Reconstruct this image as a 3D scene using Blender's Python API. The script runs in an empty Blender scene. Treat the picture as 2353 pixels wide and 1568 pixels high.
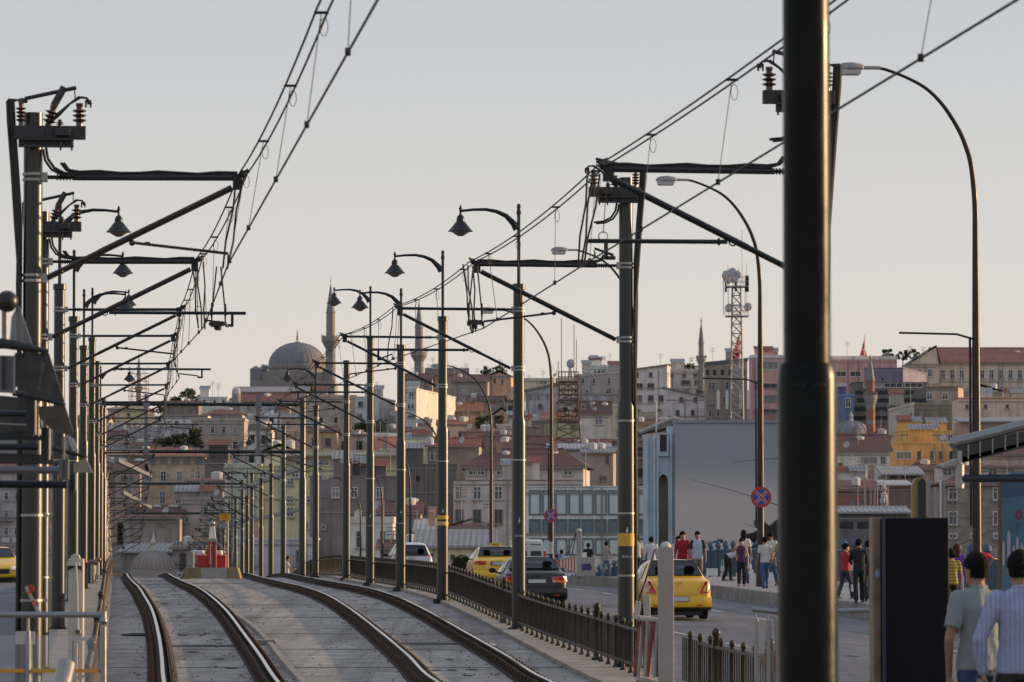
import bpy, bmesh, math, random
from mathutils import Vector, Matrix, Quaternion
random.seed(7)
R = math.radians
SC = bpy.context.scene
COL = SC.collection

# ------------------------------------------------------------------ camera
# measured on a 2353 x 1568 copy of the photograph: focal length 10000 px, eye level at row 1270
CX, CY, FP = 1176.5, 784.0, 10000.0
TILT = math.atan(486.0 / FP)
EYE = 9.7                       # eye height over the water
VX = 0.09005                    # the bridge runs away from the camera at X = c - VX * Y
HEAD = math.atan(VX)
cam_d = bpy.data.cameras.new("camera")
cam = bpy.data.objects.new("camera", cam_d)
COL.objects.link(cam)
cam.location = (0, 0, EYE)
cam.rotation_euler = (math.pi / 2 + TILT, 0, 0)
cam_d.sensor_width = 36.0
cam_d.lens = 36.0 * FP / 2353.0
cam_d.clip_start = 0.5
cam_d.clip_end = 30000
cam_d.dof.use_dof = True
cam_d.dof.focus_distance = 95
cam_d.dof.aperture_fstop = 7.5
SC.camera = cam

def P(x, y, Y):
    "world point that stands at distance Y and is seen at (x, y) of the 2353-wide photograph"
    a = (x - CX) / FP
    u = (CY - y) / FP
    k = Y / (math.cos(TILT) - u * math.sin(TILT))
    return Vector((a * k, Y, EYE + k * (math.sin(TILT) + u * math.cos(TILT))))

def F(x, y, Y):
    "same, measured on the full-size photograph"
    return P(x / 1.4905, y / 1.4905, Y)

def interp(tab, y):
    if y <= tab[0][0]: return tab[0][1]
    for i in range(len(tab) - 1):
        a, b = tab[i], tab[i + 1]
        if y <= b[0]:
            p0 = tab[max(i - 1, 0)]; p3 = tab[min(i + 2, len(tab) - 1)]
            t = (y - a[0]) / (b[0] - a[0]); d = b[0] - a[0]
            m0 = (b[1] - p0[1]) / max(b[0] - p0[0], 1e-6) * d
            m1 = (p3[1] - a[1]) / max(p3[0] - a[0], 1e-6) * d
            return ((2*t**3 - 3*t*t + 1) * a[1] + (t**3 - 2*t*t + t) * m0
                    + (-2*t**3 + 3*t*t) * b[1] + (t**3 - t*t) * m1)
    return tab[-1][1]

SLAB = [(5, -1.97), (40, -1.95), (50, -1.93), (58.8, -1.85), (66.7, -1.73), (77, -1.575), (88.5, -1.335), (100, -1.13),
        (112, -1.04), (126, -1.01), (145, -0.96), (160, -0.92), (180, -1.12), (197, -1.65), (228, -2.6), (253, -3.2),
        (300, -4.6), (430, -8.0)]
ROAD = [(5, -2.15), (40, -2.12), (70, -1.95), (90, -1.78), (107, -1.63), (119, -1.50), (140, -1.32), (155, -1.2), (178, -1.12),
        (200, -1.2), (230, -1.9), (253, -2.8), (300, -4.6), (430, -8.0)]
def slab(Y): return EYE + interp(SLAB, Y)
def road(Y, c):
    cc = abs(c - 3.0) + 3.0          # both carriageways fall away from the tram lines
    return EYE + interp(ROAD, Y) - 0.05 * max(0, cc - 13.7)
def walk(Y): return road(Y, 20.8) + 0.42
def BX(c, Y): return c - VX * Y

# ------------------------------------------------------------------ materials
_M = {}
def mat(name, col=(.5, .5, .5), rough=.7, metal=0.0, var=0.0, scale=3.0, streak=0.0, bump=0.0, bscale=None, coat=0.0,
        spec=.5, trans=0.0, alpha=1.0, pattern=None, col2=None, emit=None):
    if name in _M: return _M[name]
    m = bpy.data.materials.new(name); m.use_nodes = True
    nt = m.node_tree; N = nt.nodes; L = nt.links
    b = N["Principled BSDF"]
    b.inputs["Roughness"].default_value = rough
    b.inputs["Metallic"].default_value = metal
    b.inputs["Specular IOR Level"].default_value = spec
    b.inputs["Coat Weight"].default_value = coat
    b.inputs["Coat Roughness"].default_value = .06
    b.inputs["Transmission Weight"].default_value = trans
    b.inputs["Alpha"].default_value = alpha
    b.inputs["Base Color"].default_value = (*col, 1)
    if emit:
        b.inputs["Emission Color"].default_value = (*col, 1); b.inputs["Emission Strength"].default_value = emit
    tc = N.new("ShaderNodeTexCoord")
    out = None
    def rgb(c):
        n = N.new("ShaderNodeRGB"); n.outputs[0].default_value = (*c, 1); return n.outputs[0]
    def mix(a, bb, fac, mode='MIX'):
        n = N.new("ShaderNodeMix"); n.data_type = 'RGBA'; n.blend_type = mode
        if isinstance(fac, float): n.inputs[0].default_value = fac
        else: L.new(fac, n.inputs[0])
        L.new(a, n.inputs[6]); L.new(bb, n.inputs[7]); return n.outputs[2]
    def mapping(sc):
        mp = N.new("ShaderNodeMapping"); mp.inputs["Scale"].default_value = sc
        L.new(tc.outputs["Object"], mp.inputs["Vector"]); return mp.outputs[0]
    def noise(sc, s, detail=6.0, rr=.6):
        n = N.new("ShaderNodeTexNoise"); n.inputs["Scale"].default_value = s
        n.inputs["Detail"].default_value = detail; n.inputs["Roughness"].default_value = rr
        L.new(mapping(sc), n.inputs["Vector"]); return n.outputs["Fac"]
    def ramp(fac, lo, hi, a, bb):
        n = N.new("ShaderNodeMapRange"); n.inputs[1].default_value = lo; n.inputs[2].default_value = hi
        n.inputs[3].default_value = a; n.inputs[4].default_value = bb
        L.new(fac, n.inputs[0]); return n.outputs[0]
    base = rgb(col)
    c2 = col2 or tuple(max(0, x * .45) for x in col)
    if pattern:
        kind, px, py, amt = pattern          # bricks / tiles / stripes : sizes in metres
        if kind == 'brick':
            n = N.new("ShaderNodeTexBrick"); n.inputs["Scale"].default_value = 1.0
            n.inputs["Brick Width"].default_value = px; n.inputs["Row Height"].default_value = py
            n.inputs["Mortar Size"].default_value = py * .09
            n.inputs["Color1"].default_value = (*col, 1); n.inputs["Color2"].default_value = (*c2, 1)
            n.inputs["Mortar"].default_value = (*[x * .5 + .12 for x in col], 1)
            mp = N.new("ShaderNodeMapping"); mp.inputs["Rotation"].default_value = (R(90), 0, 0)
            L.new(tc.outputs["Object"], mp.inputs["Vector"]); L.new(mp.outputs[0], n.inputs["Vector"])
            base = mix(base, n.outputs["Color"], amt)
        else:
            ax = {'x': 'X', 'y': 'Y', 'z': 'Z'}[kind[-1]]
            n = N.new("ShaderNodeTexWave"); n.bands_direction = ax
            n.inputs["Scale"].default_value = .314 / px; n.inputs["Distortion"].default_value = .25
            L.new(tc.outputs["Object"], n.inputs["Vector"])
            base = mix(base, rgb(c2), ramp(n.outputs["Fac"], .35 + py, .75, 0.0, amt))
    if var:
        base = mix(base, rgb(c2), ramp(noise((1, 1, 1), scale), .42, .72, 0.0, var))
        base = mix(base, rgb(tuple(min(1, x * 1.35 + .01) for x in col)), ramp(noise((1.3, 1.3, 1.1), scale * .37, 3.0), .5, .75, 0.0, var * .7))
    if streak:
        base = mix(base, rgb(tuple(x * .4 for x in col)), ramp(noise((1, 1, .12), 1.1), .48, .75, 0.0, streak))
    L.new(base, b.inputs["Base Color"])
    if bump:
        bn = N.new("ShaderNodeBump"); bn.inputs["Strength"].default_value = bump; bn.inputs["Distance"].default_value = .02
        L.new(noise((1, 1, 1), bscale or scale * 6, 4.0), bn.inputs["Height"]); L.new(bn.outputs[0], b.inputs["Normal"])
    if var and rough < .6:
        L.new(ramp(noise((1, 1, 1), scale * 2), .3, .7, max(.05, rough - .08), rough + .12), b.inputs["Roughness"])
    _M[name] = m
    return m

def wallmat(col, kind='plaster'):
    col = tuple(min(.82, x * 1.85 * k_) for x, k_ in zip(col, (1.06, 1.0, .93)))
    key = "wall_%s_%d_%d_%d" % (kind, col[0] * 100, col[1] * 100, col[2] * 100)
    if kind == 'brick': return mat(key, col, .9, var=.45, scale=.35, streak=.35, pattern=('brick', .9, .3, .8))
    if kind == 'stone': return mat(key, col, .95, var=.8, scale=.5, streak=.2, pattern=('brick', 1.3, .45, .7), bump=.5, bscale=2)
    return mat(key, col, .88, var=.5, scale=.45, streak=.75, bump=.3, bscale=3)
def tilemat(col):
    return mat("roof_tiles_%d_%d_%d" % (col[0] * 100, col[1] * 100, col[2] * 100), col, .85, var=.55, scale=.6, pattern=('sx', .35, .0, .6))
def sheetmat(col):
    return mat("corrugated_sheet_%d_%d_%d" % (col[0] * 100, col[1] * 100, col[2] * 100), col, .55, var=.4, scale=.5, pattern=('sx', .5, .0, .75))

# ------------------------------------------------------------------ mesh builder
ORG = {}
def thing(name, label, cat, loc=(0, 0, 0), rotz=0.0, group=None, kind=None):
    o = bpy.data.objects.new(name, None); COL.objects.link(o)
    o.empty_display_size = .2
    o.location = loc; o.rotation_euler = (0, 0, rotz)
    o["label"] = label; o["category"] = cat
    if group: o["group"] = group
    if kind: o["kind"] = kind
    ORG[o.name] = Vector((0, 0, 0)); return o
def wthing(name, label, cat, loc, group=None):
    "a thing whose parts are written in world coordinates"
    o = thing(name, label, cat, loc, 0, group); ORG[o.name] = Vector(loc); return o
def tag(o, label, cat, group=None):
    o["label"] = label; o["category"] = cat
    if group: o["group"] = group
    return o

def frame_of(d):
    d = Vector(d).normalized()
    a = Vector((0, 0, 1)) if abs(d.z) < .9 else Vector((1, 0, 0))
    u = d.cross(a).normalized(); v = d.cross(u).normalized()
    return u, v

class MB:
    def __init__(s): s.v = []; s.f = []; s.mi = []; s.cur = 0
    def m(s, i): s.cur = i; return s
    def add(s, vs, fs):
        n = len(s.v); s.v += [Vector(p) for p in vs]
        for f in fs: s.f.append([n + i for i in f]); s.mi.append(s.cur)
        return s
    def box(s, lo, hi, rot=None, piv=None, taper=1.0):
        x0, y0, z0 = lo; x1, y1, z1 = hi
        cx_, cy_ = (x0 + x1) / 2, (y0 + y1) / 2
        def t(x, y): return (cx_ + (x - cx_) * taper, cy_ + (y - cy_) * taper)
        vs = [(x0, y0, z0), (x1, y0, z0), (x1, y1, z0), (x0, y1, z0),
              (*t(x0, y0), z1), (*t(x1, y0), z1), (*t(x1, y1), z1), (*t(x0, y1), z1)]
        if rot is not None:
            pv = Vector(piv) if piv else Vector(((x0 + x1) / 2, (y0 + y1) / 2, (z0 + z1) / 2))
            vs = [pv + rot @ (Vector(p) - pv) for p in vs]
        return s.add(vs, [(0, 3, 2, 1), (4, 5, 6, 7), (0, 1, 5, 4), (1, 2, 6, 5), (2, 3, 7, 6), (3, 0, 4, 7)])
    def tube(s, pts, r, n=8, r2=None, cap=True):
        pts = [Vector(p) for p in pts]; k = len(pts)
        base = len(s.v); u = v = None
        for i, p in enumerate(pts):
            d = (pts[min(i + 1, k - 1)] - pts[max(i - 1, 0)])
            if d.length < 1e-9: d = Vector((0, 0, 1))
            d.normalize()
            if u is None: u, v = frame_of(d)
            else:
                u = (u - d * u.dot(d)).normalized(); v = d.cross(u).normalized()
            rr = r[i] if isinstance(r, (list, tuple)) else (r if r2 is None else r + (r2 - r) * i / max(1, k - 1))
            for j in range(n):
                a = 2 * math.pi * j / n
                s.v.append(p + (u * math.cos(a) + v * math.sin(a)) * rr)
        for i in range(k - 1):
            for j in range(n):
                a = base + i * n + j; b_ = base + i * n + (j + 1) % n
                s.f.append([a, b_, b_ + n, a + n]); s.mi.append(s.cur)
        if cap:
            s.f.append([base + j for j in range(n)][::-1]); s.mi.append(s.cur)
            s.f.append([base + (k - 1) * n + j for j in range(n)]); s.mi.append(s.cur)
        return s
    def lathe(s, prof, c=(0, 0, 0), n=16, axis=(0, 0, 1), a0=0, a1=2 * math.pi):
        "prof: (radius, height) pairs from bottom to top"
        c = Vector(c); ax = Vector(axis).normalized(); u, v = frame_of(ax)
        if ax.z > .99: u, v = Vector((1, 0, 0)), Vector((0, 1, 0))
        base = len(s.v); full = abs(a1 - a0 - 2 * math.pi) < 1e-6
        m_ = n if full else n + 1
        for r, h in prof:
            for j in range(m_):
                a = a0 + (a1 - a0) * j / n
                s.v.append(c + ax * h + (u * math.cos(a) + v * math.sin(a)) * max(r, 1e-4))
        for i in range(len(prof) - 1):
            for j in range(n):
                a = base + i * m_ + j; b_ = base + i * m_ + (j + 1) % m_
                s.f.append([a, b_, b_ + m_, a + m_]); s.mi.append(s.cur)
        return s
    def ball(s, c, r, n=12, sx=1, sy=1, sz=1, rot=None):
        vs = []; fs = []; h = max(6, n // 2 + 2)
        for i in range(h + 1):
            t = math.pi * i / h
            for j in range(n):
                a = 2 * math.pi * j / n
                p = Vector((math.sin(t) * math.cos(a) * r * sx, math.sin(t) * math.sin(a) * r * sy, -math.cos(t) * r * sz))
                if rot: p = rot @ p
                vs.append(Vector(c) + p)
        for i in range(h):
            for j in range(n):
                fs.append((i * n + j, i * n + (j + 1) % n, (i + 1) * n + (j + 1) % n, (i + 1) * n + j))
        return s.add(vs, fs)
    def poly(s, pts): return s.add(pts, [tuple(range(len(pts)))])
    def prism(s, pts, d):
        "extrude a flat outline by vector d"
        n = len(pts); d = Vector(d); pts = [Vector(p) for p in pts]
        vs = pts + [p + d for p in pts]
        fs = [tuple(range(n))[::-1], tuple(range(n, 2 * n))] + [(i, (i + 1) % n, n + (i + 1) % n, n + i) for i in range(n)]
        return s.add(vs, fs)
    def loft(s, rings, cap=True):
        n = len(rings[0]); base = len(s.v)
        for r_ in rings: s.v += [Vector(p) for p in r_]
        for i in range(len(rings) - 1):
            for j in range(n):
                a = base + i * n + j; b_ = base + i * n + (j + 1) % n
                s.f.append([a, b_, b_ + n, a + n]); s.mi.append(s.cur)
        if cap:
            s.f.append([base + j for j in range(n)][::-1]); s.mi.append(s.cur)
            s.f.append([base + (len(rings) - 1) * n + j for j in range(n)]); s.mi.append(s.cur)
        return s
    def build(s, name, mats, parent=None, smooth=False, label=None, bevel=0, kind=None, flat_angle=40):
        me = bpy.data.meshes.new(name)
        org = ORG.get(parent.name, Vector((0, 0, 0))) if parent else Vector((0, 0, 0))
        me.from_pydata([tuple(p - org) for p in s.v], [], s.f)
        if not isinstance(mats, (list, tuple)): mats = [mats]
        for m_ in mats: me.materials.append(m_)
        for p, i in zip(me.polygons, s.mi): p.material_index = min(i, len(mats) - 1)
        bm = bmesh.new(); bm.from_mesh(me)
        bmesh.ops.recalc_face_normals(bm, faces=bm.faces); bm.to_mesh(me); bm.free()
        if smooth:
            me.polygons.foreach_set("use_smooth", [True] * len(me.polygons))
            me.set_sharp_from_angle(angle=R(flat_angle))
        o = bpy.data.objects.new(name, me); COL.objects.link(o)
        if parent: o.parent = parent; ORG[o.name] = org
        else: ORG[o.name] = Vector((0, 0, 0))
        if label: o["label"] = label
        if kind: o["kind"] = kind
        if bevel:
            md = o.modifiers.new("bevel", "BEVEL"); md.width = bevel; md.segments = 2; md.limit_method = 'ANGLE'
        return o

def children(o): return [c for c in bpy.data.objects if c.parent == o]
KIDS = {}
def copy_tree(o, parent=None, kids=None):
    if kids is None:
        kids = {}
        for c in bpy.data.objects:
            if c.parent: kids.setdefault(c.parent.name, []).append(c)
    c = o.copy(); COL.objects.link(c)
    if parent: c.parent = parent
    ORG[c.name] = ORG.get(o.name, Vector((0, 0, 0)))
    for ch in kids.get(o.name, []): copy_tree(ch, c, kids)
    return c

_txt = {}
def text_part(name, body, size, m, parent, loc, rot, ext=.002, sx=1.0):
    cu = bpy.data.curves.new("t", 'FONT'); cu.body = body; cu.size = size; cu.extrude = ext
    cu.align_x = 'CENTER'; cu.align_y = 'CENTER'
    t = bpy.data.objects.new("t", cu); COL.objects.link(t)
    dg = bpy.context.evaluated_depsgraph_get()
    me = bpy.data.meshes.new_from_object(t.evaluated_get(dg))
    bpy.data.objects.remove(t); bpy.data.curves.remove(cu)
    me.name = name; me.materials.clear(); me.materials.append(m)
    rm = Matrix.LocRotScale(Vector(loc) - ORG.get(parent.name, Vector((0,0,0))), rot.to_quaternion() if hasattr(rot, 'to_quaternion') else rot, Vector((sx, 1, 1)))
    me.transform(rm)
    o = bpy.data.objects.new(name, me); COL.objects.link(o); o.parent = parent
    return o
from mathutils import Euler
FACE_CAM = Euler((R(90), 0, 0))

# ------------------------------------------------------------------ light
SUN_AZ, SUN_EL = 72.0, 8.5          # degrees right of the viewing direction, degrees above the horizon
w = bpy.data.worlds.new("World"); SC.world = w; w.use_nodes = True
nt = w.node_tree; bg = nt.nodes["Background"]
sky = nt.nodes.new("ShaderNodeTexSky"); sky.sky_type = 'NISHITA'; sky.sun_disc = False
sky.sun_elevation = R(SUN_EL); sky.sun_rotation = R(SUN_AZ)
sky.air_density = 1.0; sky.dust_density = 2.2; sky.ozone_density = 1.0; sky.altitude = 10
tcw = nt.nodes.new("ShaderNodeTexCoord"); sp = nt.nodes.new("ShaderNodeSeparateXYZ")
nt.links.new(tcw.outputs["Generated"], sp.inputs[0])
cr = nt.nodes.new("ShaderNodeValToRGB")          # evening haze: warm low, grey-blue higher
els = cr.color_ramp.elements
els[0].position = 0.0; els[0].color = (1.10, .94, .83, 1)
els[1].position = 1.0; els[1].color = (.62, .69, .87, 1)
for p_, c_ in ((.03, (1.07, .955, .885)), (.053, (1.02, .94, .89)), (.075, (.935, .91, .89)), (.13, (.76, .78, .855)), (.22, (.64, .70, .80))):
    e_ = els.new(p_); e_.color = (*c_, 1)
nt.links.new(sp.outputs["Z"], cr.inputs[0])
mx = nt.nodes.new("ShaderNodeMix"); mx.data_type = 'RGBA'; mx.blend_type = 'MIX'; mx.inputs[0].default_value = SKY_MIX = .8
sc_ = nt.nodes.new("ShaderNodeMix"); sc_.data_type = 'RGBA'; sc_.blend_type = 'MULTIPLY'; sc_.inputs[0].default_value = 1
sc_.inputs[7].default_value = (7.0, 7.0, 7.0, 1)
nt.links.new(cr.outputs[0], sc_.inputs[6])
nt.links.new(sky.outputs[0], mx.inputs[6]); nt.links.new(sc_.outputs[2], mx.inputs[7])
nt.links.new(mx.outputs[2], bg.inputs[0])
bg.inputs[1].default_value = 0.118
sd = bpy.data.lights.new("sun", 'SUN'); sd.energy = 5.0; sd.angle = R(.6); sd.color = (1.0, .66, .34)
so = bpy.data.objects.new("sun", sd); COL.objects.link(so)
sv = Vector((math.sin(R(SUN_AZ)) * math.cos(R(SUN_EL)), math.cos(R(SUN_AZ)) * math.cos(R(SUN_EL)), math.sin(R(SUN_EL))))
so.rotation_euler = sv.to_track_quat('Z', 'Y').to_euler()
SC.view_settings.view_transform = 'Standard'; SC.view_settings.look = 'None'
SC.view_settings.exposure = 0; SC.view_settings.gamma = 1
SC.render.engine = 'CYCLES'
SC.cycles.use_denoising = True
SC.cycles.max_bounces = 6; SC.cycles.diffuse_bounces = 3; SC.cycles.glossy_bounces = 3
SC.cycles.transmission_bounces = 4; SC.cycles.transparent_max_bounces = 12; SC.cycles.volume_bounces = 0
SC.cycles.caustics_reflective = False; SC.cycles.caustics_refractive = False

# ------------------------------------------------------------------ materials of the street
M_CONC = mat("slab_concrete", (.38, .345, .31), .92, var=.85, scale=1.6, bump=.8, bscale=9, col2=(.17, .165, .165))
def add_stains(m, amt, sc, col):
    "long dirt streaks along the tracks and blotches across them"
    nt_ = m.node_tree; N_ = nt_.nodes; L_ = nt_.links; b_ = N_["Principled BSDF"]; src = b_.inputs["Base Color"].links[0].from_socket
    tc_ = N_.new("ShaderNodeTexCoord")
    for scl, lo, hi, a_ in (((sc[0], .04, 1), .46, .66, amt), ((.35, .12, 1), .48, .62, amt * .7), ((2.5, 1.2, 1), .56, .70, amt * .6)):
        mp_ = N_.new("ShaderNodeMapping"); mp_.inputs["Scale"].default_value = scl; mp_.inputs["Rotation"].default_value = (0, 0, -HEAD)
        nz_ = N_.new("ShaderNodeTexNoise"); nz_.inputs["Scale"].default_value = 1.0; nz_.inputs["Detail"].default_value = 7; nz_.inputs["Roughness"].default_value = .65
        mr_ = N_.new("ShaderNodeMapRange"); mr_.inputs[1].default_value = lo; mr_.inputs[2].default_value = hi; mr_.inputs[4].default_value = a_
        mx_ = N_.new("ShaderNodeMix"); mx_.data_type = 'RGBA'; mx_.inputs[7].default_value = (*col, 1)
        L_.new(tc_.outputs["Object"], mp_.inputs["Vector"]); L_.new(mp_.outputs[0], nz_.inputs["Vector"]); L_.new(nz_.outputs["Fac"], mr_.inputs[0]); L_.new(mr_.outputs[0], mx_.inputs[0]); L_.new(src, mx_.inputs[6]); src = mx_.outputs[2]
    L_.new(src, b_.inputs["Base Color"])
add_stains(M_CONC, .6, (2.2, 0), (.13, .11, .095))
M_KERB = mat("kerb_concrete", (.31, .275, .24), .95, var=.8, scale=2.2, bump=.6, bscale=10)
M_ASPH = mat("asphalt", (.135, .143, .168), .75, var=.6, scale=.9, bump=.7, bscale=14, col2=(.07, .073, .084))
add_stains(M_ASPH, .8, (1.1, 0), (.065, .064, .07))
M_PAVE = mat("pavement", (.42, .37, .34), .9, var=.6, scale=.8, bump=.2)
M_PAINT = mat("road_paint", (.42, .42, .42), .8, var=.7, scale=3)
M_JOINT = mat("joint_tar", (.035, .033, .032), .9)
M_RAILTOP = mat("polished_steel", (.62, .60, .58), .22, 1.0)
M_RAIL = mat("rusty_rail", (.045, .027, .017), .8, .0, spec=.2, var=.6, scale=4, bump=.3)
M_BED = mat("dark_rail_bed", (.022, .016, .012), .95, var=.6, scale=9, bump=.6, bscale=30)
M_CLIP = mat("rusty_fastening", (.085, .05, .03), .8, .2, var=.5, scale=7)
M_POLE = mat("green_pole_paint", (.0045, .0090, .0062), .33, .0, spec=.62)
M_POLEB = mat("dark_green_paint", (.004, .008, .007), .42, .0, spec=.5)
M_BRONZE = mat("brown_insulating_tube", (.035, .021, .015), .45, .1, var=.3, scale=3)
M_BLACK = mat("black_rubber", (.012, .012, .013), .6)
M_CABLE = mat("black_cable", (.018, .015, .014), .45)
M_WIRE = mat("dark_wire", (.010, .009, .009), .6)
M_GALV = mat("galvanised_steel", (.33, .32, .30), .4, .8, var=.3, scale=4)
M_STEEL = mat("brushed_steel", (.27, .28, .30), .3, .9, var=.15, scale=3)
M_PORC = mat("brown_porcelain", (.085, .032, .022), .25, coat=.6)
M_CREAM = mat("cream_paint", (.52, .47, .42), .6, var=.25, scale=2.5, streak=.2, bump=.1)
M_WHITE = mat("white_paint", (.72, .71, .69), .5, var=.15, scale=3)
M_RED = mat("red_paint", (.42, .028, .022), .5, var=.2, scale=3)
M_YEL = mat("yellow_band_paint", (.68, .40, .03), .5, var=.15, scale=3)
M_DARKBOX = mat("dark_switch_box", (.045, .042, .045), .5, .3, var=.4, scale=5)
M_GLASSDK = mat("dark_window_glass", (.030, .036, .045), .08, spec=.8)
M_GLASSCLR = mat("clear_glass", (.75, .82, .84), .03, trans=1.0, alpha=.22)
M_BLUE = mat("blue_railing_paint", (.045, .095, .16), .45, var=.4, scale=2)
M_FENCE = mat("black_fence_paint", (.036, .026, .017), .45, .2, var=.4, scale=3)
M_RUSTPOST = mat("brown_lamp_post_paint", (.030, .017, .011), .4, .1, var=.3, scale=1.2)

# ------------------------------------------------------------------ ground, water, bridge deck
def ribbon(name, c0, c1, zf, mats, Y0, Y1, step=2.5, dz=0.0, nseg=1, thick=None):
    mb = MB(); n = int((Y1 - Y0) / step); prev = None
    for i in range(n + 1):
        Y = Y0 + (Y1 - Y0) * i / n
        row = []
        for k in range(nseg + 1):
            c = (c0(Y) if callable(c0) else c0); d = (c1(Y) if callable(c1) else c1)
            cc = c + (d - c) * k / nseg
            row.append(Vector((BX(cc, Y), Y, zf(Y, cc) + dz)))
        if thick: row = [row[0] + Vector((0, 0, -thick))] + row + [row[-1] + Vector((0, 0, -thick))]
        if prev:
            for k in range(len(row) - 1): mb.poly([prev[k], prev[k + 1], row[k + 1], row[k]])
        prev = row
    o = mb.build(name, mats); bm = bmesh.new(); bm.from_mesh(o.data)
    bmesh.ops.remove_doubles(bm, verts=bm.verts, dist=.0005); bmesh.ops.recalc_face_normals(bm, faces=bm.faces)
    bm.to_mesh(o.data); bm.free()
    o["kind"] = "structure"; return o

M_WATER = mat("harbour_water", (.03, .05, .06), .12, bump=.4, bscale=.6)
wt = MB().poly([(-900, -200, 0), (900, -200, 0), (900, 455, 0), (-900, 455, 0)]).build("water", M_WATER); wt["kind"] = "structure"
M_HILL = mat("dry_hillside", (.13, .12, .105), .95, var=.7, scale=.05, bump=.4, col2=(.05, .065, .04))
def hill_z(X, Y):
    t = (Y - 455) / 520.0
    t = max(0, min(1, t)); t = t * t * (3 - 2 * t)
    side = 1.0 + .0008 * X
    return 1.6 + 40 * t * side - max(0, Y - 1150) * .012
mb = MB(); nx, ny = 40, 60
for j in range(ny + 1):
    Y = 455 + (j / ny) ** 1.8 * 7000
    for i in range(nx + 1):
        X = (-1 + 2 * i / nx) * (400 + Y * .6)
        mb.v.append(Vector((X, Y, (hill_z(X, Y) if Y > 456 else -.5) + 1.2 * math.sin(X * .05) * math.sin(Y * .03))))
for j in range(ny):
    for i in range(nx):
        a = j * (nx + 1) + i; mb.f.append([a, a + 1, a + nx + 2, a + nx + 1]); mb.mi.append(0)
hl = mb.build("hillside", M_HILL, smooth=True); hl["kind"] = "structure"

zs = lambda Y, c: slab(Y)
# concrete slab under the tram tracks, split by the rail troughs
TL = [(20, 1.25), (58.8, 1.35), (66.7, 1.40), (77, 1.44), (88.5, 1.42), (100, 1.31), (112, 1.24), (126, 1.15), (145, 1.05), (180, .95), (430, .9)]
TRK = [(20, 4.80), (58.8, 4.97), (66.7, 5.17), (77, 5.38), (90, 5.50), (100, 5.52), (126, 5.48), (160, 5.4), (430, 5.4)]
def tl(Y): return interp(TL, Y)
def tr(Y): return interp(TRK, Y)
fence_c = lambda Y: interp([(20, 7.25), (60, 7.32), (84, 7.42), (103, 7.62), (130, 7.85), (180, 7.95), (430, 7.95)], Y)
ribbon("tram_slab", -1.35, lambda Y: fence_c(Y) + .25, zs, M_CONC, 12, 430, thick=.5)
# raised edge strip beside the fence
kerb_in = lambda Y: interp([(20, 6.5), (60, 6.62), (80, 7.05), (100, 7.25), (130, 7.5), (430, 7.6)], Y)
ribbon("concrete_edge_strip", kerb_in, lambda Y: fence_c(Y) + .22, zs, M_KERB, 14, 200, dz=.075, thick=.1)
ribbon("concrete_edge_strip", -1.3, -.2, zs, M_KERB, 14, 200, dz=.075, thick=.1)
ribbon("road", lambda Y: fence_c(Y) + .25, 20.85, road, M_ASPH, 12, 430, nseg=6)
ribbon("road", -14.8, -1.34, road, M_ASPH, 12, 430, nseg=6)
wz = lambda Y, c: walk(Y)
ribbon("pavement", 20.8, 27.0, wz, M_PAVE, 12, 430, thick=.6)
ribbon("pavement", -21, -14.8, wz, M_PAVE, 12, 430, thick=.6)
ribbon("kerb", 20.6, 20.95, wz, M_KERB, 12, 430, dz=.012, thick=.5)
ribbon("kerb", -14.95, -14.6, wz, M_KERB, 12, 430, dz=.012, thick=.5)
# worn lane marks and repair strips on the road
mk = []
for k in range(22):
    Y = 66 + k * 9
    mb = MB()
    for cc in (12.1, 16.6):
        z0, z1 = road(Y, cc), road(Y + 3, cc)
        mb.poly([(BX(cc - .07, Y), Y, z0 + .004), (BX(cc + .07, Y), Y, z0 + .004), (BX(cc + .07, Y + 3), Y + 3, z1 + .004), (BX(cc - .07, Y + 3), Y + 3, z1 + .004)])
    mk.append(mb)
allm = MB()
for q in mk:
    n = len(allm.v); allm.v += q.v; allm.f += [[n + i for i in f] for f in q.f]; allm.mi += q.mi
o = allm.build("lane_markings", M_PAINT); o["kind"] = "structure"
mb = MB(); rj = random.Random(4)
for k in range(46):                              # pale worn patches and tar lines
    Y = 50 + rj.random() * 120; cc = 8.6 + rj.random() * 11.5; L_ = .8 + rj.random() * 3.2; w_ = .03 + rj.random() * .12
    a = [(cc, Y), (cc + w_, Y + .05), (cc + w_ + rj.uniform(-.3, .3), Y + L_), (cc - .02 + rj.uniform(-.3, .3), Y + L_)]
    mb.poly([(BX(c, y), y, road(y, c) + .005) for c, y in a])
o = mb.build("road_patches", mat("worn_road_patch", (.16, .165, .18), .8, var=.6, scale=2)); o["kind"] = "structure"
# slab joints and cross drains
mb = MB()
for Y in (52, 59, 66, 73.5, 80.5, 89, 97.5, 106, 115, 126, 138):
    for a, b_ in ((-.15, tl(Y) - .95), (tl(Y) - .5, tl(Y) + .5), (tl(Y) + .95, tr(Y) - .95), (tr(Y) - .5, tr(Y) + .5), (tr(Y) + .95, kerb_in(Y))):
        mb.poly([(BX(a, Y), Y, slab(Y) + .004), (BX(b_, Y), Y, slab(Y) + .004), (BX(b_, Y + .12), Y + .12, slab(Y + .12) + .004), (BX(a, Y + .12), Y + .12, slab(Y + .12) + .004)])
for Y, f_ in ((74.6, tl), (75.6, tr), (146, tl), (133, tl)):
    c = f_(Y)
    mb.poly([(BX(c - .62, Y), Y, slab(Y) + .006), (BX(c + .62, Y), Y, slab(Y) + .006), (BX(c + .62, Y + .9), Y + .9, slab(Y + .9) + .006), (BX(c - .62, Y + .9), Y + .9, slab(Y + .9) + .006)])
o = mb.build("slab_joints", M_JOINT); o["kind"] = "structure"
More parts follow.
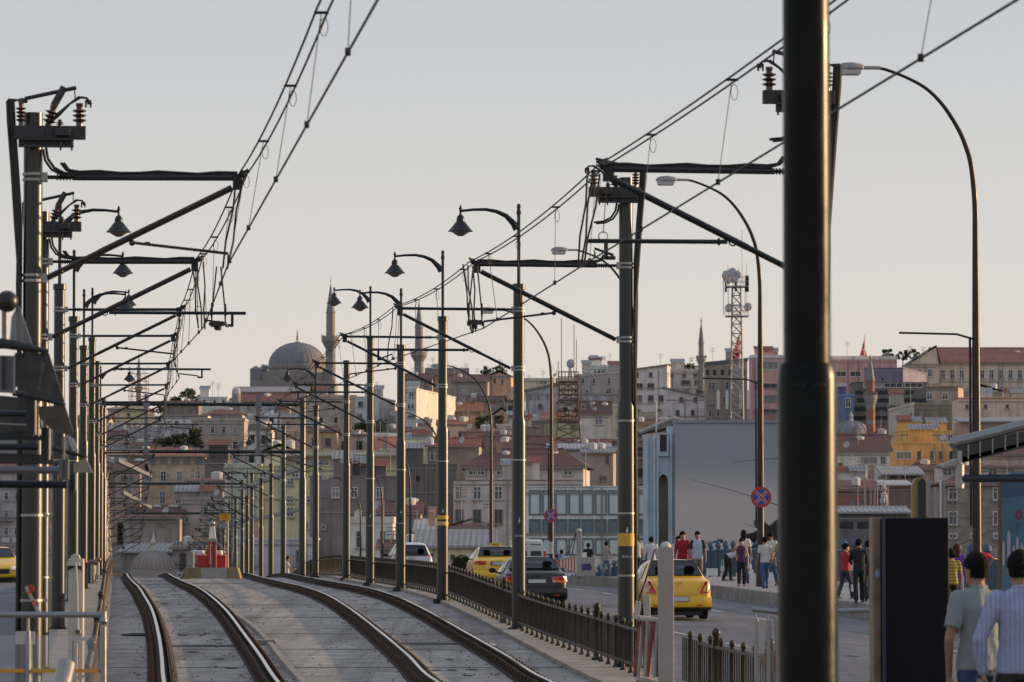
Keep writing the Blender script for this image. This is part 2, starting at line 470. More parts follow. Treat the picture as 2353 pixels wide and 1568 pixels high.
# darker stains of brake dust between the rails
mb = MB()
for k in range(60):
    Y = 56 + rj.random() * 80; f_ = rj.choice((tl, tr)); c = f_(Y) + rj.uniform(-.4, .4); q = rj.uniform(.03, .12)
    mb.poly([(BX(c + q * math.cos(t), Y + 3 * q * math.sin(t)), Y + 3 * q * math.sin(t), slab(Y + 3 * q * math.sin(t)) + .005) for t in [i * math.pi / 3 for i in range(6)]])
o = mb.build("oil_spots", M_JOINT); o["kind"] = "structure"

# ------------------------------------------------------------------ tram tracks
def along(cf, Y0, Y1, step, dz, prof, name, m, parent):
    "sweep a lateral profile [(dc, dz)] along c = cf(Y)"
    mb = MB(); rings = []
    n = int((Y1 - Y0) / step)
    for i in range(n + 1):
        Y = Y0 + (Y1 - Y0) * i / n
        rings.append([Vector((BX(cf(Y) + dc, Y), Y, slab(Y) + dz + z)) for dc, z in prof])
    mb.loft(rings); return mb.build(name, m, parent, smooth=True, flat_angle=30)
def make_track(label, cf):
    t = thing("tram_track", label, "tram track", (BX(cf(60), 60), 60, slab(60)))
    ORG[t.name] = Vector(t.location)
    for s_, nm in ((-1, 'left'), (1, 'right')):
        rc = lambda Y, s_=s_: cf(Y) + s_ * .7175 + s_ * .035
        bed = along(rc, 14, 230, 2.0, 0, [(-.22, .004), (.22, .004), (.20, .03), (-.20, .03)], "rail_bed", M_BED, t)
        rl = along(rc, 14, 230, 1.0, 0, [(-.075, .035), (.075, .035), (.075, .05), (.012, .065), (.012, .125), (.036, .135), (.036, .16), (-.036, .16), (-.036, .135), (-.012, .125), (-.012, .065), (-.075, .05)], "rail", M_RAIL, t)
        along(rc, 14, 230, 1.0, 0, [(-.022, .160), (.022, .160), (.026, .1635), (-.026, .1635)], "running_surface", M_RAILTOP, rl)
        gd = along(lambda Y, s_=s_: cf(Y) + s_ * .7175 - s_ * .075, 14, 230, 2.0, 0, [(-.012, .03), (.012, .03), (.012, .13), (-.012, .13)], "guard_flange", M_RAIL, t)
        mb = MB(); Y = 46.0
        while Y < 135:
            for q in (-.13, .13):
                X = BX(rc(Y) + q, Y); z = slab(Y) + .03
                mb.box((X - .055, Y - .09, z), (X + .055, Y + .09, z + .028))
                mb.lathe([(.028, 0), (.03, .05), (.02, .075), (.0, .08)], (X, Y, z + .02), 6)
            Y += .68
        mb.build("rail_fastenings", M_CLIP, t, kind="stuff")
    return t
make_track("left tram track, its shiny rails curving away over the crest beside the barrier block", tl)
make_track("right tram track with rusty rail sides, beside the black picket fence", tr)
cd = along(lambda Y: interp([(20, 2.55), (66, 2.55), (80, 2.6), (95, 2.3), (112, 2.2), (145, 2.05), (200, 2)], Y) , 14, 150, 1.5, 0, [(-.07, 0), (.07, 0), (.045, .06), (-.045, .06)], "cable_duct", M_KERB, None)
tag(cd, "thin raised concrete cable duct running between the two tram tracks", "cable duct")
mb = MB(); mb.box((0, 0, 0), (.42, .55, .09)); jb = mb.build("duct_cover", M_KERB, bevel=.01)
jb.location = (BX(2.28, 75.5), 75.5, slab(75.5)); tag(jb, "small concrete cover block on the cable duct between the tracks", "duct cover")

mb = MB()                                        # grit and rust flakes gathered along the rails
for k in range(2600):
    f_ = rj.choice((tl, tr)); Y = 52 + rj.random() ** 1.6 * 85; s_ = rj.choice((-1, 1)); c = f_(Y) + s_ * .75 + rj.gauss(0, .19) if k % 3 else rj.uniform(.1, 6.8)
    q = rj.uniform(.010, .030) * (1 if k % 3 else .8); X = BX(c, Y); z = slab(Y)
    mb.add([(X - q, Y - q * 2, z), (X + q, Y - q * 1.5, z), (X + q * .7, Y + q * 2, z), (X - q * .8, Y + q, z), (X, Y, z + q * .9)], [(0, 1, 4), (1, 2, 4), (2, 3, 4), (3, 0, 4)])
o = mb.build("grit", mat("rusty_grit", (.09, .065, .05), .95, var=.8, scale=5)); tag(o, "rusty grit and crumbs scattered along the tram rails", "grit"); o["kind"] = "stuff"

# ------------------------------------------------------------------ picket fences beside the tracks
def picket_fence(label, cf, Y0, Y1, posts):
    t = wthing("picket_fence", label, "fence", (BX(cf((Y0 + Y1) / 2), (Y0 + Y1) / 2), (Y0 + Y1) / 2, slab((Y0 + Y1) / 2)))
    g = lambda Y, h: Vector((BX(cf(Y), Y), Y, slab(Y) + .075 + h))
    for h, nm in ((.64, "top_rail"), (.14, "bottom_rail")):
        pts = []; Y = Y0
        while Y <= Y1: pts.append(g(Y, h)); Y += 2
        rg = [[p + Vector(d) for d in ((-.025, 0, -.018), (.025, 0, -.018), (.025, 0, .018), (-.025, 0, .018))] for p in pts]
        MB().loft(rg).build(nm, mat("worn_top_rail", (.075, .07, .06), .5, .3, var=.5, scale=3) if h > .3 else M_FENCE, t)
    big = MB(); thin = MB(); Y = Y0 + .3; k = 0
    while Y < Y1:
        p = g(Y, 0)
        big.lathe([(.05, 0), (.05, .02), (.026, .05), (.022, .1), (.022, .68), (.036, .70), (.036, .735), (.02, .765), (0, .775)], p, 8)
        if Y < 150:
            for q in range(1, 5):
                yy = Y + q * .19; pp = g(yy, 0)
                thin.box((pp.x - .009, pp.y - .009, pp.z + .10), (pp.x + .009, pp.y + .009, pp.z + .67))
        Y += .97; k += 1
    big.build("pickets", M_FENCE, t, smooth=True, kind="stuff")
    if thin.v: thin.build("bars", M_FENCE, t, kind="stuff")
    for Y in posts:
        MB().lathe([(.09, 0), (.09, .03), (.05, .06), (.042, .1), (.042, .78), (.055, .8), (.055, .84), (.02, .88), (0, .885)], g(Y, 0), 10).build("post", M_FENCE, t, smooth=True)
    return t
picket_fence("long black picket fence between the right tram track and the road", fence_c, 61.2, 230, (67, 84, 102.5, 120, 137))
picket_fence("black picket fence going on at the bottom right, beyond the pale bollard", lambda Y: 7.46, 46, 57.9, (50, 54.5))
picket_fence("picket fence seen end-on beside the left tram track", lambda Y: -.32, 44, 190, (50, 62, 75, 92))

# ------------------------------------------------------------------ people
_SKIN = {k: mat("skin_" + k, c, .55, var=.1, scale=8) for k, c in (("light", (.42, .24, .16)), ("tan", (.30, .16, .10)), ("dark", (.20, .10, .065)))}
def cloth(name, c, pat=None): return mat("cloth_" + name, c, .85, var=.18, scale=6, bump=.3, bscale=25, pattern=pat, col2=tuple(x * .75 for x in c) if not pat else None)
def bake(mb, name, mats, parent, vox, smooth_it=3, org=None):
    "fuse overlapping closed pieces into one continuous skin"
    me = bpy.data.meshes.new("t"); me.from_pydata([tuple(p) for p in mb.v], [], mb.f)
    bm = bmesh.new(); bm.from_mesh(me); bmesh.ops.recalc_face_normals(bm, faces=bm.faces); bm.to_mesh(me); bm.free()
    o = bpy.data.objects.new("t", me); TMPC.objects.link(o)
    r = o.modifiers.new("r", "REMESH"); r.mode = 'VOXEL'; r.voxel_size = vox; r.use_smooth_shade = True
    s_ = o.modifiers.new("s", "SMOOTH"); s_.factor = .5; s_.iterations = smooth_it
    return (o, name, mats, parent)
TMPC = bpy.data.collections.new("tmp"); COL.children.link(TMPC)
PENDING = []
def ell(c, rx, ry, n=14, pw=2.3):
    out = []
    for i in range(n):
        a = 2 * math.pi * i / n; ca, sa = math.cos(a), math.sin(a)
        out.append(Vector(c) + Vector((rx * math.copysign(abs(ca) ** (2 / pw), ca), ry * math.copysign(abs(sa) ** (2 / pw), sa), 0)))
    return out
def limb(mb, pts, rs, n=10):
    P_ = [Vector(p) for p in pts]; out = []; rr = []
    for i in range(len(P_) - 1):
        for k in range(4):
            q = k / 4; out.append(P_[i].lerp(P_[i + 1], q)); rr.append(rs[i] + (rs[i + 1] - rs[i]) * (q * q * (3 - 2 * q)))
    out.append(P_[-1]); rr.append(rs[-1]); mb.tube(out, rr, n); mb.ball(P_[0], rs[0] * .98, n); mb.ball(P_[-1], rs[-1] * .98, n)
    for i in range(1, len(P_) - 1): mb.ball(P_[i], rs[i] * 1.02, n)
def hand(mb, w, d, s_, H, side, curl=.5):
    "palm + four unequal bent fingers + thumb leaving the side; w wrist, d direction, side +-1"
    d = Vector(d).normalized(); nrm = Vector((s_, 0, 0)); nrm = (nrm - d * nrm.dot(d)); nrm = nrm.normalized() if nrm.length > .1 else Vector((0, 1, 0)); ac = d.cross(nrm).normalized()
    k = H / 1.75; pc = w + d * .045 * k
    mb.loft([[w + d * q * k + ac * math.cos(a) * wx * k + nrm * math.sin(a) * wy * k for a in [i * math.pi / 5 for i in range(10)]] for q, wx, wy in ((-.01, .022, .020), (.02, .034, .018), (.06, .041, .017), (.09, .038, .013))])
    for i, (o_, L_) in enumerate(((-.030, .066), (-.010, .076), (.010, .071), (.029, .056))):
        b_ = w + d * .085 * k + ac * o_ * k; c1_ = b_ + (d * .9 + nrm * -curl * .4).normalized() * L_ * .45 * k; c2_ = c1_ + (d * .7 - nrm * curl * .9).normalized() * L_ * .32 * k; c3_ = c2_ + (d * .35 - nrm * curl * 1.2).normalized() * L_ * .25 * k
        mb.tube([b_ - d * .015 * k, b_, c1_, c2_, c3_], [.0095 * k, .0095 * k, .0088 * k, .0080 * k, .0065 * k], 7); mb.ball(c3_, .0066 * k, 6)
    tb = w + d * .025 * k - ac * .030 * k; t1 = tb + (d * .6 - ac * .7 - nrm * .2).normalized() * .035 * k; t2 = t1 + (d * .9 - nrm * .3).normalized() * .03 * k
    mb.tube([tb, t1, t2], [.013 * k, .011 * k, .0085 * k], 7); mb.ball(t2, .0085 * k, 6)

def person(label, px, py, Y, H=1.74, face=0.0, skin="tan", shirt=(.3, .3, .3), sleeve='short', legs=(.03, .035, .05), hair='short', haircol=(.012, .010, .009), armL=None, armR=None, stride=.12,
           lean=0.0, head_turn=0.0, head_tilt=0.0, pat=None, female=False, vox=None, collar=True, extra=None, shirt2=None, shoes=(.02, .02, .02), zfeet=None, cut=None, sitting=False):
    """px, py: photo position of the feet; face: 0 = walking away from the camera, pi = facing it; arms given as (elbow, wrist) offsets in body heights"""
    p = P(px, py, Y)
    if zfeet is not None: p.z = zfeet
    t = thing("person", label, "person", p, face)
    k = H / 1.75; sk = _SKIN[skin]; vox = vox or .013
    sw = (.185 if female else .205) * k; hipw = (.165 if female else .155) * k
    rot = Matrix.Rotation(-lean, 4, 'X'); hipz = .93 * k
    def T(v):            # upper-body transform (lean about the hips)
        v = Vector(v); q = rot @ Vector((v.x, v.y, v.z - hipz)); return Vector((q.x, q.y, q.z + hipz))
    sh = {s_: T((s_ * (sw - .035 * k), 0, 1.43 * k)) for s_ in (-1, 1)}
    arms = {}
    for s_, a in ((-1, armL), (1, armR)):
        if a is None: a = ((s_ * .045, .02 * s_ * stride * 4, -.165), (s_ * .055, .05 + .04 * s_ * stride * 4, -.31))
        arms[s_] = (sh[s_] + Vector(a[0]) * H, sh[s_] + Vector(a[1]) * H)
    body = MB()
    # legs
    lg = {}
    for s_ in (-1, 1):
        hp = Vector((s_ * .085 * k, 0, .90 * k)); st = stride * s_
        kn = Vector((s_ * .095 * k, st * .9 * k + .03, .50 * k)); an = Vector((s_ * .10 * k, st * 1.6 * k - (.05 if s_ * stride < 0 else 0), .09 * k)); to = an + Vector((s_ * .02, .17 * k, -.055 * k))
        lg[s_] = (hp, kn, an, to); limb(body, (hp, kn, an), (.078 * k, .053 * k, .036 * k)); body.tube([an + Vector((0, -.05 * k, -.05 * k)), an + Vector((0, .05 * k, -.045 * k)), to], [.038 * k, .042 * k, .03 * k], 8)
    # torso
    R1 = lambda z, rx, ry, y=0: [T(q) for q in ell((0, y, z * k), rx * k, ry * k)]
    body.loft([R1(.86, hipw / k, .10), R1(.98, .145, .095), R1(1.12, .128, .088), R1(1.28, .155, .10), R1(1.40, .165, .095), R1(1.46, .10, .07), R1(1.50, .055, .055)])
    nk0, nk1 = T((0, 0, 1.45 * k)), T((0, .015 * k, 1.58 * k)); body.tube([nk0, nk1], [.062 * k, .056 * k], 12)
    # head
    hr = Matrix.Rotation(head_turn, 3, 'Z') @ Matrix.Rotation(-head_tilt - lean * .6, 3, 'X'); hc = T((0, .025 * k, 1.645 * k)) + Vector((0, .02 * lean, 0))
    def Hh(v): return hc + hr @ (Vector(v) * k * 1.07)
    rings = []
    for z, rx, ryf, ryb, yo in ((-.115, .028, .03, .02, .045), (-.10, .045, .055, .05, .02), (-.06, .060, .078, .078, .005), (-.01, .072, .090, .092, 0), (.04, .076, .090, .098, 0), (.08, .068, .076, .085, 0), (.105, .045, .05, .058, -.002), (.118, .018, .02, .022, -.002)):
        rings.append([Hh((rx * math.cos(a), yo + (ryf if math.sin(a) > 0 else ryb) * math.sin(a), z)) for a in [i * math.pi / 8 for i in range(16)]])
    body.loft(rings)
    body.prism([Hh((-.012, .082, -.035)), Hh((.012, .082, -.035)), Hh((.006, .085, .012)), Hh((-.006, .085, .012))], hr @ Vector((0, .024 * k, -.008 * k)))       # nose
    for s_ in (-1, 1): body.ball(Hh((s_ * .076, -.004, -.012)), .022 * k, 8, .45, .8, 1.25, hr)                                                            # ears
    body.ball(Hh((0, .084, -.060)), .019 * k, 8, 1.2, .5, .45, hr)                                                                                         # lips
    for s_ in (-1, 1):
        el, wr = arms[s_]
        limb(body, (sh[s_], el, wr), (.050 * k, .037 * k, .026 * k)); hand(body, wr, (wr - el).normalized(), s_, H, s_, .55)
    PENDING.append(bake(body, "body", [sk], t, vox if vox < .01 else .0105, 2))
    # face features
    mb = MB()
    for s_ in (-1, 1): mb.ball(Hh((s_ * .031, .082, .004)), .011 * k, 8, 1.3, .5, .7, hr)
    mb.build("eyes", mat("eye_white", (.45, .42, .40), .3), t)
    mb = MB()
    for s_ in (-1, 1): mb.tube([Hh((s_ * .016, .089, .024)), Hh((s_ * .032, .090, .030)), Hh((s_ * .05, .080, .025))], .0045 * k, 5)
    for s_ in (-1, 1): mb.ball(Hh((s_ * .031, .087, .004)), .005 * k, 6, 1, .5, 1, hr)
    mb.build("brows", M_BLACK, t)
    # hair
    hm = mat("hair_%d" % int(haircol[0] * 1000), tuple(x * .6 for x in haircol), .8, var=.3, scale=30, bump=.5, bscale=60, spec=.15); mb = MB(); rings = []
    lowb = -.055 if hair in ('short', 'crop') else -.06
    for z, g in ((lowb, .004), (-.02, .012), (.03, .015), (.08, .017), (.112, .013), (.134, .0)):
        rr_ = interp([(-.06, .060), (-.01, .072), (.04, .077), (.08, .069), (.105, .05), (.135, .012)], z)
        yf = .02 if z < .03 else (.086 if z < .1 else .07 if z < .12 else .02); yf = -.015 if z < 0 else yf
        yb_ = interp([(-.06, .080), (-.01, .093), (.04, .099), (.08, .088), (.105, .065), (.135, .02)], z)
        gg = g * (1 if hair != 'crop' else .6)
        rings.append([Hh(((rr_ + gg) * math.cos(a), (yf + gg * (yf > .05) if math.sin(a) > 0 else yb_ + gg) * math.sin(a), z + (.006 if z > .1 else 0))) for a in [i * math.pi / 8 for i in range(16)]])
    mb.loft(rings)
    if hair == 'long':
        q = [Hh((0, -.045, .05)), Hh((0, -.085, -.02)), Hh((0, -.10, -.12)), Hh((0, -.095, -.22))]
        for dx in (-.04, -.015, .015, .04): mb.tube([a + hr @ Vector((dx * k, .012 * abs(dx) * 20 * k, 0)) for a in q], [.045 * k, .05 * k, .045 * k, .022 * k], 8)
        for s_ in (-1, 1): mb.tube([Hh((s_ * .06, .0, .06)), Hh((s_ * .078, -.01, -.02)), Hh((s_ * .07, -.03, -.14))], [.025 * k, .026 * k, .014 * k], 8)
    if hair == 'medium':
        for s_ in (-1, -.5, .0, .5, 1): mb.tube([Hh((s_ * .055, -.03, .05)), Hh((s_ * .07, -.055, -.02)), Hh((s_ * .062, -.06, -.09))], [.035 * k, .034 * k, .018 * k], 8)
    if hair == 'bun': mb.ball(Hh((0, -.10, .03)), .04 * k, 10)
    PENDING.append(bake(mb, "hair", [hm], t, vox * .8 if vox > .01 else vox, 1))
    # shirt
    sm = cloth("%d_%d_%d%s" % (shirt[0] * 99, shirt[1] * 99, shirt[2] * 99, pat[0] if pat else ""), shirt, pat)
    mb = MB(); smb = MB() if shirt2 else mb
    wv = .128 if female else .142
    R2 = lambda z, rx, ry, y=0: [T(q) for q in ell((0, y, z * k), rx * k, ry * k, 18)]
    mb.loft([R2(.885, hipw / k + .012, .118), R2(.90, hipw / k + .022, .125), R2(1.0, wv + .028, .118), R2(1.12, wv + .014, .108), R2(1.26, .165, .118, .004), R2(1.36, .178, .116, .0), R2(1.43, .170, .095), R2(1.475, .125, .082), R2(1.508, .072, .066)])
    if female and hair != 'none':
        for s_ in (-1, 1): mb.ball(T((s_ * .075 * k, .085 * k, 1.27 * k)), .07 * k, 12, 1, .8, .9)
    if sleeve != 'none':
        for s_ in (-1, 1):
            el, wr = arms[s_]; a = sh[s_]
            if sleeve == 'long': limb(smb, (a, el, el.lerp(wr, .93)), (.073 * k, .055 * k, .040 * k), 12)
            else: q = a.lerp(el, .72); smb.ball(a, .072 * k, 12); smb.tube([a, a.lerp(q, .5), q], [.072 * k, .068 * k, .066 * k], 12)
    if collar: mb.tube([T((.062 * k * math.cos(a), .058 * k * math.sin(a), (1.512 + (.012 if math.sin(a) < 0 else -.012)) * k)) for a in [i * math.pi / 6 for i in range(13)]], .013 * k, 6)
    PENDING.append(bake(mb, "shirt", [sm], t, vox, 3))
    if shirt2: PENDING.append(bake(smb, "sleeves", [cloth("dk%d" % (shirt2[0] * 99), shirt2)], t, vox, 2))
    if legs:
        mb = MB(); mb.loft([R1(.84, hipw / k + .004, .108), R1(.92, hipw / k + .010, .112), R1(.985, wv + .010, .103)])
        for s_ in (-1, 1):
            hp, kn, an, to = lg[s_]; limb(mb, (hp - Vector((0, 0, .03 * k)), kn, an + Vector((0, 0, .02 * k))), (.095 * k, .073 * k, .066 * k), 12)
        PENDING.append(bake(mb, "trousers", [cloth("leg%d_%d_%d" % (legs[0] * 99, legs[1] * 99, legs[2] * 99), legs)], t, vox, 2))
    for s_ in (-1, 1):
        hp, kn, an, to = lg[s_]; mb = MB()
        mb.loft([[Vector((an.x + x * k + s_ * .01, an.y + y * k, max(.005, z) + an.z - .09 * k)) for x, z in ((-w_, 0), (w_, 0), (w_ * .9, h_ * .6), (w_ * .4, h_), (-w_ * .4, h_), (-w_ * .9, h_ * .6))] for y, w_, h_ in ((-.075, .025, .05), (-.05, .038, .085), (.02, .040, .09), (.09, .045, .06), (.16, .042, .045), (.195, .022, .03))])
        mb.build("shoe", mat("shoe_%d" % int(shoes[0] * 99), shoes, .6), t, smooth=True)
    return t, sh, arms, T, k
WALKY = lambda px, Y: walk(Y)
pp = []
def on_walk(px, Y): return walk(Y)
def PW(label, px, Y, **kw): return person(label, px, 1350, Y, zfeet=walk(Y), **kw)
fwd = math.pi
# two men in the foreground, backs to the camera, cut by the bottom edge
g1 = person("man in a grey short-sleeved shirt and jeans seen from behind, lower right corner", 2250, 1808, 33.5, 1.76, .42, "tan", (.21, .25, .27), 'short', (.03, .05, .12), 'crop', armL=((-.055, -.01, -.175), (-.022, .05, -.33)), stride=.10, vox=.0075, head_turn=.15)
g2 = person("man in a pale blue striped long-sleeved shirt and black trousers, right edge, seen from behind", 2346, 1828, 32.8, 1.80, .02, "tan", (.30, .34, .52), 'long', (.012, .012, .014), 'crop', armL=((-.075, -.02, -.17), (-.055, .01, -.31)), stride=.08, vox=.0075, pat=('sx', .035, .1, .35))
bag = thing("plastic_bag", "white plastic bag with a red print held beside the man in the grey shirt", "bag", P(2197, 1452, 33.8)); MB().ball((0, 0, .04), .09, 14, .62, .5, 1.25).tube([(0, 0, .14), (.02, 0, .22), (.04, 0, .26)], .012, 6).build("bag_body", mat("thin_white_plastic", (.62, .62, .62), .4, var=.3, scale=8), bag, smooth=True); MB().ball((.01, -.045, .05), .045, 10, .7, .2, 1.4).build("red_print", M_RED, bag)
# along the pavement (feet stand on the pavement)
PW("man in a red long-sleeved sweater with glasses, walking towards us behind the yellow taxi", 1569, 152, H=1.86, face=fwd - .25, skin="light", shirt=(.30, .015, .02), sleeve='long', legs=(.06, .05, .04), hair='medium', head_turn=.6)
PW("man in a pale blue shirt with black sleeves, right of the man in red", 1603, 150, H=1.87, face=fwd - .1, skin="tan", shirt=(.42, .50, .62), shirt2=(.02, .02, .03), legs=(.26, .20, .17), hair='crop', head_turn=.3)
PW("man with a cap half hidden behind the man in red", 1558, 160, H=1.68, face=fwd, skin="tan", shirt=(.5, .48, .46), legs=(.05, .05, .08))
PW("man in a white shirt seen from behind left of the pale bollard", 1497, 158, H=1.66, face=.1, skin="dark", shirt=(.60, .58, .62), sleeve='long', legs=(.03, .03, .04))
PW("man in a cream shirt beside the third road lamp, seen from behind", 1463, 172, H=1.70, face=.3, skin="tan", shirt=(.50, .47, .42), legs=(.02, .02, .03), armR=((.06, .05, -.15), (.10, .12, -.27)))
PW("man in a striped shirt leaning on the railing behind the yellow-banded pole", 1393, 206, H=1.72, face=-.4, skin="tan", shirt=(.35, .33, .33), pat=('sz', .10, .0, .9), legs=(.10, .14, .24))
PW("man in black seen from behind, next to the graffiti block", 1352, 210, H=1.74, face=-.1, skin="dark", shirt=(.016, .016, .018), legs=(.09, .075, .05))
PW("person in a blue shirt seen over the roof of the dark saloon", 1291, 220, H=1.66, face=.5, skin="tan", shirt=(.14, .20, .32), legs=(.03, .03, .04))
PW("woman with dark hair low behind the dark saloon", 1280, 226, H=1.58, face=1.2, skin="tan", shirt=(.10, .06, .07), legs=(.03, .03, .04), hair='medium', female=True)
PW("woman in a purple sleeveless top shading her eyes, black trousers, walking towards us", 1704, 151, H=1.63, face=fwd, skin="light", shirt=(.10, .028, .10), sleeve='none', legs=(.012, .012, .015), hair='bun', female=True, collar=False,
   armR=((.10, .05, -.09), (.035, .12, .085)), armL=((-.05, 0, -.165), (-.06, .02, -.30)), stride=.04)
PW("woman in white with long dark hair, seen from behind next to the woman in purple", 1709, 158, H=1.90, face=-.2, skin="tan", shirt=(.60, .56, .52), legs=(.10, .11, .16), hair='long', haircol=(.025, .012, .010), female=True)
PW("person in black trousers bending down at the blue railing", 1672, 166, H=1.75, face=-1.2, skin="tan", shirt=(.45, .45, .47), legs=(.018, .018, .02), lean=1.25, armL=((-.02, .05, -.14), (-.02, .08, -.27)), armR=((.02, .05, -.14), (.02, .08, -.27)), stride=.05)
PW("man in a cream shirt looking down at his hands, right of the second road lamp", 1772, 152, H=1.82, face=fwd - .6, skin="tan", shirt=(.58, .55, .46), legs=(.05, .10, .22), head_tilt=.5, armL=((-.03, .03, -.15), (.03, .13, -.16)), armR=((.03, .03, -.15), (-.02, .13, -.17)))
PW("man half hidden behind the second road lamp, white shirt and blue jeans", 1758, 146, H=1.70, face=.2, skin="tan", shirt=(.55, .52, .52), legs=(.05, .10, .22))
PW("person in grey at the left edge of the big column", 1797, 146, H=1.76, face=.4, skin="tan", shirt=(.24, .22, .20), legs=(.02, .02, .03), hair='none2')
PW("woman in a red sleeveless top with a brown bag, right of the big column", 1943, 128, H=1.60, face=-.9, skin="light", shirt=(.42, .02, .025), sleeve='none', legs=(.03, .035, .06), hair='bun', female=True, collar=False, armR=((.03, .08, -.12), (.0, .16, -.06)), armL=((-.03, .08, -.12), (0, .16, -.08)), head_turn=-.5)
PW("man in black with dark trousers standing behind the woman in red", 1974, 122, H=1.76, face=.0, skin="tan", shirt=(.016, .015, .016), sleeve='long', legs=(.014, .014, .016), armR=((.04, .06, -.14), (.0, .16, -.20)), armL=((-.04, .06, -.14), (0, .16, -.20)), head_turn=-.5)
PW("man in a dark brown shirt next to the man in black", 1995, 124, H=1.70, face=.1, skin="tan", shirt=(.05, .035, .025), legs=(.02, .02, .03))
PW("person in a yellow and black striped top at the right side of the black machine", 2186, 103, H=1.66, face=.1, skin="tan", shirt=(.50, .32, .06), pat=('sz', .075, .0, .95), legs=(.03, .02, .02), hair='medium')
PW("woman with long auburn hair in a violet top", 2199, 110, H=1.72, face=-.1, skin="light", shirt=(.14, .04, .34), legs=(.14, .20, .34), hair='long', haircol=(.13, .045, .018), female=True)
PW("man in a bright red shirt leaning on the railing behind the right road lamp", 2256, 124, H=1.66, face=.1, skin="tan", shirt=(.55, .015, .03), legs=(.03, .03, .05), lean=.35, armL=((-.13, .06, -.06), (-.23, .16, -.08)), armR=((.13, .06, -.06), (.24, .16, -.08)))
person("man in a white shirt with a strap standing between the far poles at the crest", 659, 1345, 205, 1.70, -1.3, "tan", (.60, .58, .56), 'short', (.05, .04, .04), 'crop', armR=((.05, .05, -.13), (.03, .18, -.16)), zfeet=slab(205))
# people inside the dark saloon / taxi are dark shapes behind the glass
# bags carried
for lab, x, y, Y, c, r in (("white shoulder bag hanging from the woman in purple", 1722, 1300, 150.6, (.6, .57, .6), .10), ("brown handbag of the woman in red", 1957, 1280, 127.5, (.05, .025, .02), .10), ("pale carrier bag held by the bending person", 1660, 1305, 164, (.5, .5, .52), .11)):
    p = P(x, y, Y); o = thing("bag", lab, "bag", p); MB().ball((0, 0, -.05), r, 12, .75, .4, 1.25).build("bag_body", mat("bag_%d" % int(c[0] * 99), c, .7, var=.3), o, smooth=True)
    MB().tube([(-.05, 0, .04), (-.03, 0, .30), (.03, 0, .30), (.05, 0, .04)], .01, 5).build("strap", mat("bag_%d" % int(c[0] * 99)), o)

# ---- fuse all the pending skins in one evaluation
dg = bpy.context.evaluated_depsgraph_get()
done = []
for (o, name, mats, parent) in PENDING:
    me = bpy.data.meshes.new_from_object(o.evaluated_get(dg)); done.append((me, name, mats, parent, o))
for me, name, mats, parent, o in done:
    bpy.data.objects.remove(o)
    me.name = name; me.materials.clear()
    for m_ in mats: me.materials.append(m_)
    from mathutils import noise as NZ
    if name != "body":                               # folds in cloth, tufts in hair
        amp, fq = (.009, 11) if name != "hair" else (.007, 55)
        sd_ = len(me.vertices) % 13
        cs = [v.co.copy() for v in me.vertices]; ns = [Vector(n_.vector) for n_ in me.vertex_normals]; flat_ = []
        for p, nr_ in zip(cs, ns):
            f_ = NZ.noise(Vector((p.x * fq * 1.3 + sd_, p.y * fq * 1.3, p.z * fq * (.55 if name != "hair" else .3)))) + .5 * NZ.noise(Vector((p.x * fq * 2.4, p.y * fq * 2.4 + sd_, p.z * fq * 1.6)))
            flat_ += list(p + nr_ * f_ * amp)
        me.vertices.foreach_set("co", flat_)
    me.polygons.foreach_set("use_smooth", [True] * len(me.polygons))
    q = bpy.data.objects.new(name, me); COL.objects.link(q); q.parent = parent
bpy.data.collections.remove(TMPC)

